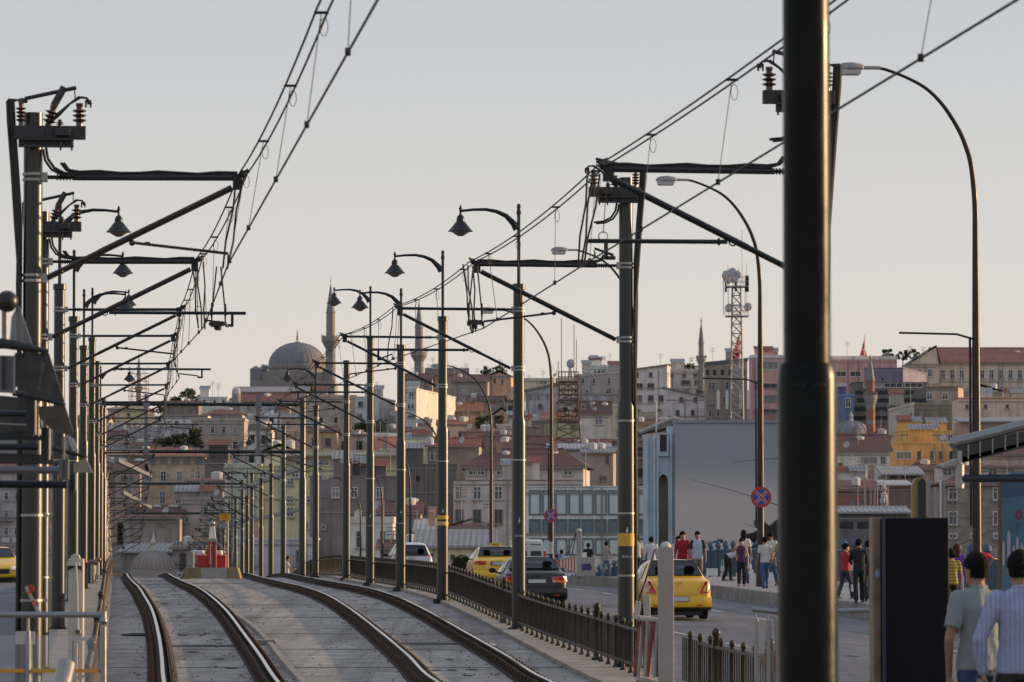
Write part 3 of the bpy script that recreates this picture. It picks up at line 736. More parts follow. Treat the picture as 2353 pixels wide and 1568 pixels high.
# ------------------------------------------------------------------ catenary poles and overhead line
ARMH, BRH = 6.02, 4.92
def insulator(mb, base, h, r, nrib, axis=(0, 0, 1)):
    prof = [(r * .45, 0), (r * .45, h * .12)]
    for k in range(nrib):
        z = h * (.16 + .62 * k / nrib); dz = h * .62 / nrib
        prof += [(r * .42, z), (r, z + dz * .45), (r * .9, z + dz * .62), (r * .42, z + dz * .8)]
    prof += [(r * .42, h * .85), (r * .5, h * .9), (r * .5, h), (0, h)]
    mb.lathe(prof, base, 12, axis)
def clamp(mb, z, r, s):
    mb.lathe([(r + .012, z - .045), (r + .012, z - .015)], (0, 0, 0), 16).lathe([(r + .012, z + .015), (r + .012, z + .045)], (0, 0, 0), 16)
    mb.box((s * (r + .005) - .03, -.06, z - .05), (s * (r + .005) + .05 , .06, z + .05))
def switchgear(t, s, z, pr):
    "z = height of the pole top; s = +1 when the arm reaches right"
    V = lambda x, y, zz: Vector((s * x, y, z + zz))
    def bx(mb, a, b_):
        lo = (min(s * a[0], s * b_[0]), a[1], z + a[2]); hi = (max(s * a[0], s * b_[0]), b_[1], z + b_[2]); mb.box(lo, hi)
    mb = MB(); bx(mb, (-.20, -.20, -.30), (.57, -.105, -.155)); g = mb.build("switch_box", M_DARKBOX, t, bevel=.006)
    mb = MB(); bx(mb, (-.155, -.28, -.395), (.44, -.20, -.375)); bx(mb, (-.155, -.28, -.32), (.44, -.2, -.30)); bx(mb, (-.155, -.215, -.395), (.44, -.2, -.3))
    for q in (.30, .42): mb.tube([V(q, -.24, -.30), V(q, -.24, -.43)], .012, 6)
    mb.build("mounting_channel", M_DARKBOX, t)
    for bs, h, r, n_, ax in ((V(.50, -.15, -.155), .25, .08, 3, (0, 0, 1)), (V(-.13, -.15, -.155), .27, .06, 4, (0, 0, 1)),
                             (V(.16, -.15, -.16), .24, .075, 3, (s * .28, 0, 1)), (V(.29, -.22, -.19), .10, .045, 3, (0, 0, 1))):
        mb = MB(); insulator(mb, bs, h, r, n_, ax); mb.build("insulator", M_PORC, t, smooth=True)
    mb = MB()
    mb.tube([V(.225, -.15, .07), V(.335, -.15, .27)], .045, 6); mb.tube([V(-.09, -.15, .14), V(.465, -.15, .265)], .024, 6)
    mb.tube([V(-.15, -.15, .12), V(-.06, -.15, .12)], .03, 6)
    mb.build("switch_blade", M_DARKBOX, t)
    mb = MB(); mb.tube([V(.445, -.15, .24), V(.45, -.15, .2), V(.455, -.15, .12)], .008, 6)
    for dx in (0, .03):
        pts = [V(.63 - dx, -.17, .08), V(.58, -.17, .15), V(.52 - dx, -.17, .16), V(.40, -.17, .09), V(.27, -.17, -.02 - dx), V(.16, -.18, -.14), V(.11, -.2, -.24), V(.13, -.22, -.32)]
        mb.tube(pts, .014, 6)
    for q in (.57, .62): mb.tube([V(q, -.16, .13), V(q, -.16, .05)], .012, 6)
    mb.build("jumper_cable", M_BRONZE, t, smooth=True)
    mb = MB(); bx(mb, (.24, -.3, -.27), (.40, -.215, -.19)); mb.build("junction_box", M_DARKBOX, t, bevel=.006)
    mb = MB(); pts = [V(.11, -.06, -.40), V(.13, -.06, -.52), V(.20, -.06, -.62), V(.31, -.05, -.675), V(.45, -.05, -.69)]
    mb.tube(pts, .017, 6); mb.tube([p + Vector((s * .03, .03, .02)) for p in pts], .017, 6)
    for dx, k in ((-.275, 0), (-.24, 1), (-.22, 2)):
        mb.tube([V(dx + .02, -.1, .13), V(dx, -.1, .11), V(dx + .01, -.1, -.1), V(dx + .05, -.08, -.6), V(dx + .09, -.05, -1.2), V(-pr - .03 - .025 * (k % 2), .03 * k - .05, -1.9), V(-pr - .03, .03 * k - .05, -3.2), V(-pr - .045, .03 * k - .03, -z + .1)], .024, 6)
    mb.tube([V(-.27, -.1, .135), V(-.15, -.12, .125)], .014, 6)
    mb.build("cable_bundle", M_CABLE, t, smooth=True)

WIRES = {1: [], -1: []}         # messenger support points per side
CONT = {1: [], -1: []}          # contact-wire points
def lamp_part(t, s, z):
    "gooseneck lamp on a thin mast; s = direction of the arm"
    MB().tube([(0, 0, z - .05), (0, 0, z + 1.42)], .032, 8).lathe([(.045, z + 1.30), (.045, z + 1.34), (.03, z + 1.4), (.04, z + 1.44), (.03, z + 1.49), (0, z + 1.5)], (0, 0, 0), 8).build("lamp_mast", M_POLEB, t, smooth=True)
    ys = [(.03, 1.02, .075), (.10, 1.13, .06), (.24, 1.27, .045), (.42, 1.35, .036), (.62, 1.385, .03), (.85, 1.38, .026), (1.08, 1.355, .024)]
    mb = MB(); mb.tube([(s * x, 0, z + h) for x, h, r in ys], [r for x, h, r in ys], 8)
    mb.build("lamp_arm", M_POLEB, t, smooth=True)
    c = (s * 1.09, 0, z + 1.38); mb = MB()
    mb.lathe([(.235, -.41), (.24, -.405), (.215, -.39), (.10, -.245), (.075, -.22), (.075, -.16), (.055, -.12), (.022, -.09), (.022, 0), (.035, .01), (.035, .03), (.018, .04), (.022, .06), (0, .09)], c, 20)
    sh = mb.build("lamp_shade", M_POLEB, t, smooth=True)
    MB().lathe([(0, -.50), (.05, -.495), (.17, -.42), (.20, -.402)], c, 16).build("diffuser", mat("smoky_lamp_glass", (.22, .15, .10), .3), sh, smooth=True)

def cat_pole(label, Y, c, side, H, gear=False, lamp=False, arm=2.22, mode='pull', ext=None, num=None, bands=None, bolt=True, arms=True, detail=True, cables=False, hw=1.0):
    s = -side                                      # right-hand poles reach left
    x = BX(c, Y)
    t = thing("catenary_pole", label, "overhead line pole", (x, Y, slab(Y)), HEAD, "green poles carrying the tram wires")
    ru, rl = .103 * hw, .128 * hw
    mb = MB()
    mb.lathe([(rl, 0), (rl, 3.86), (rl * .97, 3.93), (ru, 4.02)], (0, 0, 0), 24); 
    cap = [(ru, 4.02), (ru, H - .12), (ru + .02, H - .11), (ru + .02, H - .01), (ru, H), (0, H + .01)] if not gear else [(ru, 4.02), (ru, H), (ru * .9, H), (ru * .88, H - .03)]
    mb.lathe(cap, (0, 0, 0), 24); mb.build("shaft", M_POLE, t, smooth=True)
    mb = MB(); mb.lathe([(rl + .09, 0), (rl + .09, .05), (rl + .01, .06), (rl + .01, .14)], (0, 0, 0), 16)
    for k in range(6):
        a = k * math.pi / 3 + .3; mb.lathe([(.025, .05), (.025, .10), (0, .11)], ((rl + .06) * math.cos(a), (rl + .06) * math.sin(a), 0), 6)
    mb.build("base_flange", M_POLEB, t)
    if arms:
        for z_ in (ARMH, BRH):
            mb = MB(); clamp(mb, z_, ru, s); mb.build("clamp", M_GALV, t)
        tip = arm
        mb = MB(); mb.tube([(s * (ru + .04), 0, ARMH), (s * (ru + .30), 0, ARMH)], .022, 8); insulator(mb, Vector((s * (ru + .1), 0, ARMH)), .28, .04, 5, (s, 0, 0))
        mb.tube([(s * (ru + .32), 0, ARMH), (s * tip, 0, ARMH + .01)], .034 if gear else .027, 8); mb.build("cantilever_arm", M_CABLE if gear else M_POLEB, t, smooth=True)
        if gear:
            mb = MB()
            for q, dz in ((.0, .035), (.03, .062)):
                mb.tube([(s * (.30 + q), 0, ARMH + .16), (s * (.36 + q), 0, ARMH + .08), (s * .5, 0, ARMH + dz)] + [(s * (.5 + (tip - .5) * k / 8), .02, ARMH + dz + .012 * math.sin(k * 1.9)) for k in range(1, 9)] , .017, 6)
            mb.build("arm_cable", M_CABLE, t, smooth=True)
        d = Vector((s * (tip - .06), 0, ARMH - .10)) - Vector((s * (ru + .05), 0, BRH))
        p0 = Vector((s * (ru + .05), 0, BRH)); mb = MB(); insulator(mb, p0, .26, .04, 5, d); mb.tube([p0, p0 + d], .032 if gear else .026, 8)
        mb.tube([p0 + d * .28, p0 + d], .036 if gear else .03, 8)
        mb.build("brace_tube", M_BRONZE if side < 0 else M_POLEB, t, smooth=True)
        mb = MB(); tp = Vector((s * tip, 0, ARMH)); 
        mb.box((tp.x - .05, -.05, ARMH - .12), (tp.x + .05, .05, ARMH + .05)); mb.tube([tp + Vector((0, 0, .02)), tp + Vector((s * .12, 0, .10))], .018, 6); mb.ball(tp + Vector((s * .06, 0, .05)), .045, 8)
        mb.build("tip_fitting", M_BLACK, t)
        loc = Matrix.Translation((x, Y, slab(Y))) @ Matrix.Rotation(HEAD, 4, 'Z')
        WIRES[side].append((Y, loc @ (tp + Vector((s * .06, 0, .05)))))
        zc = 5.08                                   # contact wire height
        wob = .14 if mode == 'push' else -.10
        cw = Vector((s * (arm + wob), 0, zc)); CONT[side].append((Y, loc @ cw))
        if mode == 'pull':
            a0 = p0 + d * .46; mb = MB(); mb.ball(a0 + Vector((0, 0, -.07)), .035, 8); mb.tube([a0, a0 + Vector((0, 0, -.08))], .012, 6)
            a1 = cw + Vector((0, 0, .12)) if side < 0 else cw + Vector((0, 0, .10))
            mb.tube([a0 + Vector((s * .03, 0, -.07)), a0 + (a1 - a0) * .12 + Vector((0, 0, -.06)), a1], .018, 6); mb.tube([a1, cw], .012, 6)
            mb.lathe([(.03, 0), (.03, .03)], a0 + (a1 - a0) * .16 + Vector((0, 0, -.06)), 8)
            mb.build("steady_arm", M_BRONZE, t, smooth=True)
        elif mode == 'push':
            ex = ext or 1.2; zb = BRH + (.34 if s < 0 else .36)
            a0x = arm * .42 if side > 0 else arm * .42
            # bar hung from the brace, with a bracket at its far end and the steady arm coming back
            f = (zb - BRH) / (ARMH - .1 - BRH); a0 = p0 + d * f
            a0 = Vector((a0.x, 0, zb)); e = Vector((s * (arm + ex), 0, zb)); mb = MB()
            mb.tube([a0 + Vector((s * .1, 0, 0)), e], .024, 8); mb.lathe([(.035, -.01), (.05, 0), (.035, .01)], a0 + Vector((s * .04, 0, 0)), 10, (0, 1, 0)); mb.lathe([(.04, 0), (.04, .02)], a0 + Vector((s * .18, 0, 0)), 8, (s, 0, 0))
            mb.build("registration_bar", M_POLEB, t, smooth=True)
            bk = e - Vector((s * .2, 0, 0)); mb = MB(); mb.box((bk.x - .02, -.02, zb - .20), (bk.x + .02, .02, zb)); mb.box((min(bk.x, bk.x - s * .10), -.02, zb - .2), (max(bk.x, bk.x - s * .10), .02, zb - .16))
            mb.tube([bk + Vector((-s * .08, 0, -.15)), cw + Vector((0, 0, .1)), cw], .016, 6); mb.build("steady_arm", M_POLEB, t, smooth=True)
            mb = MB(); mb.lathe([(.045, -.01), (.055, 0), (.045, .01)], Vector((s * (arm + .05), 0, zb + .05)), 10, (0, 1, 0)); mb.tube([Vector((s * (arm + .05), 0, zb + .08)), tp], .005, 5)
            mb.build("stay_wire", M_WIRE, t)
    if gear: switchgear(t, s, H, ru)
    if lamp: lamp_part(t, -1 if side > 0 else 1, H)
    if detail:
        for zz in (3.7, 2.33, 1.41) if gear else (3.2,):
            rr = ru if zz > 4 else rl
            MB().lathe([(rr + .006, zz), (rr + .006, zz + .028)], (0, 0, 0), 20).box((rr * .9, -.03, zz - .005), (rr + .05, .02, zz + .035)).build("steel_strap", M_GALV, t)
    if bands:
        for z0, z1 in bands: MB().lathe([(rl + .003, z0), (rl + .003, z1)], (0, 0, 0), 24).build("yellow_band", M_YEL, t, smooth=True)
    if bolt:
        z = 2.08; pts = [(.0, .10), (-.055, -.02), (-.01, -.01), (-.03, -.10), (.045, .03), (.0, .02), (.03, .10)]
        MB().add([(px * .45, -rl - .006, z + pz * .62) for px, pz in pts], [(0, 1, 2, 5, 6), (2, 3, 4, 5)]).build("lightning_mark", M_WHITE, t)
    if num: text_part("pole_number", num, .056, M_WHITE, t, (0, -rl - .004, 1.80 - (.10 if bands and gear else 0)), FACE_CAM, sx=1.15)
    return t

# right row, from the nearest
RR = [  # Y, c, H, gear, lamp, mode, ext, num, bands
 (46.5, 7.42, 7.03, True, False, 'push', .22, None, None, "tallest right-hand pole, mostly hidden behind the blurred green column"),
 (64.5, 7.5, 7.33, True, False, 'pull', None, "0/31A", ((1.86, 2.05),), "switchgear pole with a solid yellow band and number, beside the yellow taxi"),
 (81.0, 7.42, 6.5, False, True, 'push', .6, "0/30A", None, "lamp pole standing in front of the black car, no yellow band"),
 (98.5, 7.3, 6.5, False, True, 'pull', None, "0/29A", ((1.90, 1.99), (1.76, 1.85)), "lamp pole with two narrow yellow bands above its number"),
 (115, 7.42, 6.52, False, True, 'push', .7, "0/28A", None, "lamp pole just left of the white hatchback"),
 (130.5, 7.5, 7.5, False, True, 'pull', None, "0/27A", None, "tall lamp pole with two silver straps, left of the white hatchback's lamp pole"),
 (146.5, 7.62, 7.42, False, False, 'push', .5, None, None, "tall plain pole without lamp, standing right of the mosque minaret"),
 (164.5, 7.4, 6.5, False, True, 'pull', None, None, None, "small lamp pole whose lamp hangs in front of the mosque dome"),
]
for (Y, c, H, gear, lamp, mode, ext, num, bands, lab) in RR:
    cat_pole(lab, Y, c, 1, H, gear, lamp, mode=mode, ext=ext, num=num, bands=bands, detail=Y < 140, bolt=50 < Y < 140)
LR = [
 (47.2, -.96, 6.72, True, False, 'pull', None, "nearest left pole with switchgear on top and a red spot near its foot"),
 (63.3, -1.15, 6.75, True, False, 'push', .75, "second left switchgear pole, mostly hidden behind the nearest one"),
 (81.0, -1.14, 6.5, False, True, 'pull', None, "first lamp pole of the left row, right beside the nearest switchgear pole"),
 (97.5, -1.05, 6.46, False, True, 'push', .85, "second lamp pole of the left row"),
 (115, -.97, 6.5, False, True, 'pull', None, "third lamp pole of the left row, behind the pale barrier cabinet"),
 (130.5, -.85, 7.45, False, True, 'pull', None, "fourth lamp pole of the left row, a head taller than its neighbours"),
 (146.5, -.79, 7.4, False, False, 'push', None, "tall plain left pole just before the first gantry"),
 (164.5, -.75, 6.5, False, True, 'pull', None, "fifth lamp pole of the left row, its lamp left of the scaffolded minaret"),
]
for (Y, c, H, gear, lamp, mode, ext, lab) in LR:
    tt = cat_pole(lab, Y, c, -1, H, gear, lamp, mode=mode, ext=ext, bolt=False, detail=Y < 100)
    if Y < 50:
        MB().ball((0, -.130, 1.55), .04, 10, 1, .2, 1.2).build("red_paint_spot", M_RED, tt)
        mb = MB(); mb.box((-.16, -.16, .95), (.05, -.125, 1.09)); mb.build("bracket_plate", M_CREAM, tt, bevel=.005)

# far poles over the crest: plain, alternating short and tall
kk = 0
for Y in (197, 213, 228, 244, 253, 263, 278, 294, 310, 326, 343, 360, 378, 396):
    for side, c in ((1, 7.4), (-1, -.76)):
        H = 7.4 if kk % 3 == 0 else 6.5
        cat_pole(("far right-hand pole beyond the crest, one of a receding row" if side > 0 else "far left-hand pole beyond the crest, one of a crowded receding row"),
                 Y, c, side, H, False, kk % 3 == 1, mode='none', bolt=False, detail=False, arms=Y < 330)
    kk += 1

# gantries on the lifting span: two poles, two beams, two hangers
def gantry(label, Y, z_top, gap, c0, c1, h0, h1):
    t = thing("wire_gantry", label, "gantry", (BX(c0, Y), Y, slab(Y)), HEAD, "portal gantries across both tracks")
    W = c1 - c0; zt = z_top - slab(Y)
    for x in (0, W): MB().lathe([(.15, 0), (.15, 4), (.12, 4.1), (.12, zt + .25), (0, zt + .26)], (x, 0, 0), 16).build("gantry_pole", M_POLE, t, smooth=True)
    for z in (zt, zt - gap):
        mb = MB(); mb.tube([(.1, 0, z), (W - .1, 0, z)], .07, 10)
        for k in range(14): mb.lathe([(.085, -.03), (.085, .03)], (.3 + (W - .6) * k / 13, 0, z), 10, (1, 0, 0))
        mb.build("cross_beam", M_POLEB, t, smooth=True)
    for x in (h0, h1):
        mb = MB(); mb.box((x - .07, -.10, zt - gap - .1), (x + .07, -.08, zt + .4)); mb.box((x - .07, .08, zt - gap - .1), (x + .07, .10, zt + .4)); mb.box((x - .055, -.08, zt - gap - .1), (x + .055, .08, zt + .4))
        hgr = mb.build("hanger", mat("grey_hanger_steel", (.20, .21, .22), .5, .3, var=.3), t)
        for z in (zt, zt - gap): MB().box((x - .13, -.14, z - .13), (x + .13, .14, z + .13)).build("hanger_clamp", mat("grey_hanger_steel"), hgr)
    for x, s in ((h0, -1), (h1, 1)):
        mb = MB()
        b0 = Vector((x, 0, zt - gap - .1)); e = Vector((x + s * 1.9, -3.5, zt - gap - .9)) if s > 0 else Vector((x - 1.6, -3.5, zt - gap - .2))
        mb.tube([b0, e], .02, 5); mb.tube([b0 + Vector((0, 0, .5)), e + Vector((0, 0, .5))], .02, 5); mb.tube([b0 + Vector((s * .2, 0, .1)), e + Vector((s * .5, -1, .1))], .03, 5)
        mb.build("wire_frame", M_BRONZE, t)
    return t
gantry("nearest wire gantry, two green beams between grey hangers", 176, EYE + 6.0, 1.92, -.68, 7.38, 1.72, 6.25)
gantry("second wire gantry, lower and smaller behind the yellow notice", 281, EYE + 4.45, 1.92, -1.0, 7.9, 1.6, 6.3)
# rigid overhead bars of the lifting span (grey, sloping)
for lab, pts in (("grey rigid conductor bar sloping down to the right behind the left poles, upper", [(268, 1056, 190), (345, 1092, 215)]),
                 ("grey rigid conductor bar sloping down to the right behind the left poles, lower", [(280, 1130, 220), (345, 1165, 250)]),
                 ("long grey rigid conductor bar rising to the right between the far poles", [(548, 1124, 250), (740, 1058, 190)]),
                 ("grey rigid conductor bar rising right just above the yellow notice", [(505, 1210, 300), (690, 1170, 240)])):
    a, b_ = P(*pts[0]), P(*pts[1]); mb = MB(); d = (b_ - a); u = d.cross(Vector((0, 0, 1))).normalized()
    q = [a - Vector((0, 0, .12)), b_ - Vector((0, 0, .12)), b_ + Vector((0, 0, .06)), a + Vector((0, 0, .06))]
    o = mb.prism([p - u * .1 for p in q], u * .2).build("conductor_bar", mat("grey_hanger_steel")); tag(o, lab, "conductor bar")

# messenger (double) and contact wires
def wire_run(name, label, pts, sag, r, dbl=0.0, parent=None):
    mb = MB()
    for off in ((-dbl, dbl) if dbl else (0,)):
        path = []
        for i in range(len(pts) - 1):
            a, b_ = pts[i], pts[i + 1]
            for k in range(10):
                q = k / 10; p = a.lerp(b_, q); p = p + Vector((off, 0, -sag * 4 * q * (1 - q))); path.append(p)
        path.append(pts[-1] + Vector((off, 0, 0)))
        mb.tube(path, r, 5)
    return mb.build(name, M_WIRE, parent, smooth=True)
for side, nm in ((1, "right"), (-1, "left")):
    tips = [p for _, p in sorted(WIRES[side], key=lambda q: q[0]) if _ < 330]
    cts = [p for _, p in sorted(CONT[side], key=lambda q: q[0]) if _ < 330]
    if side < 0:
        tips = [P(1000, -700, 20.5), P(742, 20, 32.2)] + tips
        cts = [P(1207, -730, 16), P(868, 0, 25.2)] + cts
    else:
        tips = [P(2690, -594, 22)] + tips
        cts = [P(2608, -166, 22)] + cts
    t = wthing("messenger_wire", "pair of upper wires slung from arm tip to arm tip over the %s track" % nm, "overhead wire", tips[2])
    wire_run("carrier_cable", "", tips, .10, .0095, .045, t)
    c = wthing("contact_wire", "single lower contact wire the trams run under, over the %s track" % nm, "overhead wire", cts[2])
    wire_run("trolley_wire", "", cts, .0, .0095, 0, c)
    # droppers between them, with their little loops
    def at_Y(pts, Y, sag=0):
        for i in range(len(pts) - 1):
            if pts[i].y <= Y <= pts[i + 1].y:
                q = (Y - pts[i].y) / (pts[i + 1].y - pts[i].y); return pts[i].lerp(pts[i + 1], q) - Vector((0, 0, sag * 4 * q * (1 - q)))
        return None
    Y = 22.5; k = 0
    while Y < 160:
        a, b_ = at_Y(tips, Y, .10), at_Y(cts, Y)
        if a and b_:
            mb = MB(); mb.tube([a, a + (b_ - a) * .5 , b_], .0035 if Y < 60 else .005, 4)
            lp = [a + Vector((.02 + .03 * math.cos(q), 0, -.11 + .07 * math.sin(q))) for q in [i * math.pi / 5 for i in range(11)]]
            mb.tube(lp, .003, 4); mb.box((a.x - .055, a.y - .015, a.z - .012), (a.x + .055, a.y + .015, a.z + .008)); mb.box((b_.x - .018, b_.y - .02, b_.z - .02), (b_.x + .018, b_.y + .02, b_.z + .03))
            mb.build("dropper", M_WIRE, t)
        Y += (4.6 if k % 3 else 5.3); k += 1
    # feeder jumpers hanging in loops beside the near poles
    for (tY, n_) in ((47.2, 2), (63.3, 3), (81, 1)) if side < 0 else ((46.5, 3), (64.5, 3), (81, 1)):
        a = at_Y(tips, tY + .3, 0); b_ = at_Y(cts, tY + 1.2)
        mb = MB()
        for q in range(n_):
            dx = (q - n_ / 2) * .07
            p1 = a + Vector((dx, .2 * q, -.02)); p2 = b_ + Vector((dx * .5, .2 * q, .02))
            m1 = p1.lerp(p2, .35) + Vector((.018 * (-1) ** q, 0, 0)); m2 = p1.lerp(p2, .7) + Vector((-.012 * (-1) ** q, 0, 0))
            mb.tube([p1, m1, m2, p2], .012, 5)
        mb.build("feeder_jumper", M_CABLE, t, smooth=True)
# section insulators under the wires at the second poles
for lab, (x, y, Y) in (("section insulator clamped on the left contact wire", (502, 747, 62.6)), ("section insulator clamped on the right contact wire", (1092, 744, 64.0))):
    p = P(x, y, Y); mb = MB()
    mb.box((p.x - .10, p.y - .35, p.z - .035), (p.x + .10, p.y - .3, p.z + .035)); mb.box((p.x - .12, p.y - .3, p.z - .015), (p.x - .09, p.y + .4, p.z + .02)); mb.box((p.x + .09, p.y - .3, p.z - .015), (p.x + .12, p.y + .4, p.z + .02)); mb.box((p.x - .05, p.y - .2, p.z - .07), (p.x + .03, p.y + .2, p.z + .05))
    for dx, tx in ((-.1, -.03), (.1, .03)):
        mb.tube([(p.x + dx, p.y, p.z), (p.x + dx * .9, p.y, p.z + .25), (p.x + tx, p.y, p.z + .84)], .012, 5); insulator(mb, Vector((p.x + dx, p.y, p.z + .1)), .2, .025, 4, (0, 0, 1))
    o = mb.build("section_insulator", M_BRONZE); tag(o, lab, "insulator")

# ------------------------------------------------------------------ the blurred near column
nb = thing("steel_column", "thick dark green column running out of the top of the picture, out of focus", "column", P(1856, 1270, 18.4) - Vector((0, 0, 2.2)))
mb = MB(); mb.lathe([(.127, 0), (.127, 2.2 + .73), (.122, 2.2 + .775), (.115, 2.2 + .80)], (0, 0, 0), 40); mb.lathe([(.101, 2.2 + .79), (.097, 6.5), (0, 6.5)], (0, 0, 0), 40)
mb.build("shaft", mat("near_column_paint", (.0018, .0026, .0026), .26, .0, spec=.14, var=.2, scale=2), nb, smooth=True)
MB().lathe([(.115, 0), (.127, .0), (.127, .01)], (0, 0, 2.9), 32).build("collar", M_POLEB, nb)
MB().lathe([(.22, -.05), (.22, .02), (.13, .03)], (0, 0, 0), 24).build("base_flange", M_POLEB, nb)

# ------------------------------------------------------------------ road lamps (tall, single curved arm)
def road_lamp(label, Y, banner, sticker, c=22.0, side=1):
    t = thing("street_lamp", label, "street lamp", (BX(c, Y), Y, walk(Y)), HEAD, "tall curved road lamps along the pavement")
    H = 13.9; mb = MB()
    path = [(0, 0, 0), (0, 0, 3), (0, 0, 7), (0, 0, 10.2), (-.09, 0, 11.4), (-.25, 0, 12.0), (-.48, 0, 12.5), (-.85, 0, 13.05), (-1.26, 0, 13.45), (-1.75, 0, 13.72), (-2.27, 0, 13.92), (-2.5, 0, 13.97)]
    path = [(side * a, b_, c_) for a, b_, c_ in path]
    rr = [.12, .115, .10, .075, .068, .062, .056, .05, .045, .04, .04, .04]
    V_ = [Vector(p) for p in path]; sp_ = []; sr_ = []       # smooth the bend
    for i in range(len(V_) - 1):
        p0, p1, p2, p3 = V_[max(i - 1, 0)], V_[i], V_[i + 1], V_[min(i + 2, len(V_) - 1)]
        for k in range(4 if i >= 2 else 1):
            q = k / 4; m0 = (p2 - p0) * .5; m1 = (p3 - p1) * .5
            if i == 3: m0 = Vector((0, 0, 1.2))
            if i == 2: m0 = m1 = p2 - p1
            sp_.append(p1 * (2*q**3 - 3*q*q + 1) + m0 * (q**3 - 2*q*q + q) + p2 * (-2*q**3 + 3*q*q) + m1 * (q**3 - q*q)); sr_.append(rr[i] + (rr[i + 1] - rr[i]) * q)
    mb.tube(sp_ + [V_[-1]], sr_ + [rr[-1]], 12); mb.build("post", M_RUSTPOST, t, smooth=True)
    MB().lathe([(.17, 0), (.17, .9), (.13, .95)], (0, 0, 0), 12).build("base_sleeve", M_RUSTPOST, t, smooth=True)
    hx = side * -2.45; rings = []
    for q, (hw, hh) in ((0, (.08, .08)), (.44, (.10, .09)), (.50, (.19, .14)), (.75, (.22, .18)), (.98, (.20, .16)), (1.12, (.12, .10)), (1.16, (.04, .04))):
        X = hx - side * q
        rings.append([Vector((X, hw * math.cos(a), 13.97 + hh * max(0, math.sin(a)) - .03)) for a in [i * math.pi / 6 for i in range(12)]])
    hd = MB().loft(rings).build("lamp_head", mat("grey_lamp_housing", (.30, .28, .26), .45, .3, var=.3), t, smooth=True)
    mb = MB(); x0, x1 = sorted((hx - side * .50, hx - side * 1.12)); mb.box((x0 + .04, -.15, 13.78), (x1 - .05, .15, 13.94), taper=1.15)
    mb.build("lamp_glass", mat("frosted_lamp_glass", (.62, .60, .56), .25), hd, bevel=.03)
    if banner: MB().tube([(-side * .08, 0, 7.0), (-side * .5, 0, 7.12), (-side * 2.0, 0, 7.15)], .03, 6).tube([(-side * .16, -.02, 7.05), (-side * .16, -.02, 2.2)], .035, 6).build("banner_bracket", M_RUSTPOST, t)
    if sticker:
        MB().lathe([(.126, 1.55), (.124, 2.15)], (0, 0, 0), 12, a0=R(200), a1=R(320)).build("pasted_notice", mat("peeling_paper", (.55, .52, .50), .9, var=.8, scale=9, col2=(.1, .1, .12)), t)
    return t
lamps = [(111.8, 1, 0, "nearest road lamp, its grey head up against the sky at the top right"), (149.5, 1, 0, "second road lamp, carrying the larger no-stopping sign"),
         (186, 0, 1, "third road lamp, just behind the yellow-banded pole, with a pasted notice"), (222, 1, 1, "fourth road lamp, carrying the smaller no-stopping sign"),
         (258, 0, 0, "fifth road lamp, behind the pole with two yellow bands"), (297, 0, 0, "sixth road lamp, its arm crossing the white houses"), (330, 0, 0, "seventh road lamp, small, behind the white hatchback"),
         (365, 0, 0, "eighth road lamp, smallest but one, against the brown house"), (398, 0, 0, "farthest road lamp, its head beside the green house windows")]
for Y, bn, stk, lab in lamps: road_lamp(lab, Y, bn, stk)
def nostop(label, x, y, Y, r):
    p = P(x, y, Y); t = wthing("no_stopping_sign", label, "road sign", p, "round no-stopping signs")
    ax = (0, -1, 0)
    MB().lathe([(0, 0), (r, 0), (r, .012), (0, .012)], p, 28, ax).build("red_disc", mat("sign_red", (.48, .035, .03), .4), t)
    MB().lathe([(0, .015), (r * .76, .015)], p, 28, ax).build("blue_field", mat("sign_blue", (.02, .06, .30), .4), t)
    for s in (1, -1):
        d = Vector((.707, 0, .707 * s)); u = Vector((-.707 * s, 0, .707))
        for w_, y_, m_, nm in ((.13, .018, mat("sign_white", (.7, .7, .7), .5), "white_edge"), (.085, .021, mat("sign_red"), "red_bar")):
            if s < 0: y_ += .0012
            q = [p + d * r * .77 * a + u * r * w_ * b_ + Vector((0, -y_, 0)) for a, b_ in ((-1, -1), (1, -1), (1, 1), (-1, 1))]
            MB().poly(q).build(nm, m_, t)
    MB().box((p.x - .02, p.y + .0, p.z - .04), (p.x + .02, p.y + .13, p.z + .04)).build("clamp", M_GALV, t)
nostop("smaller no-stopping sign, blue with a red cross, on the distant lamp post", 1266, 1185, 221.4, .355)
nostop("larger no-stopping sign, blue with a red cross, on the post near the big column", 1749, 1143, 149.1, .355)

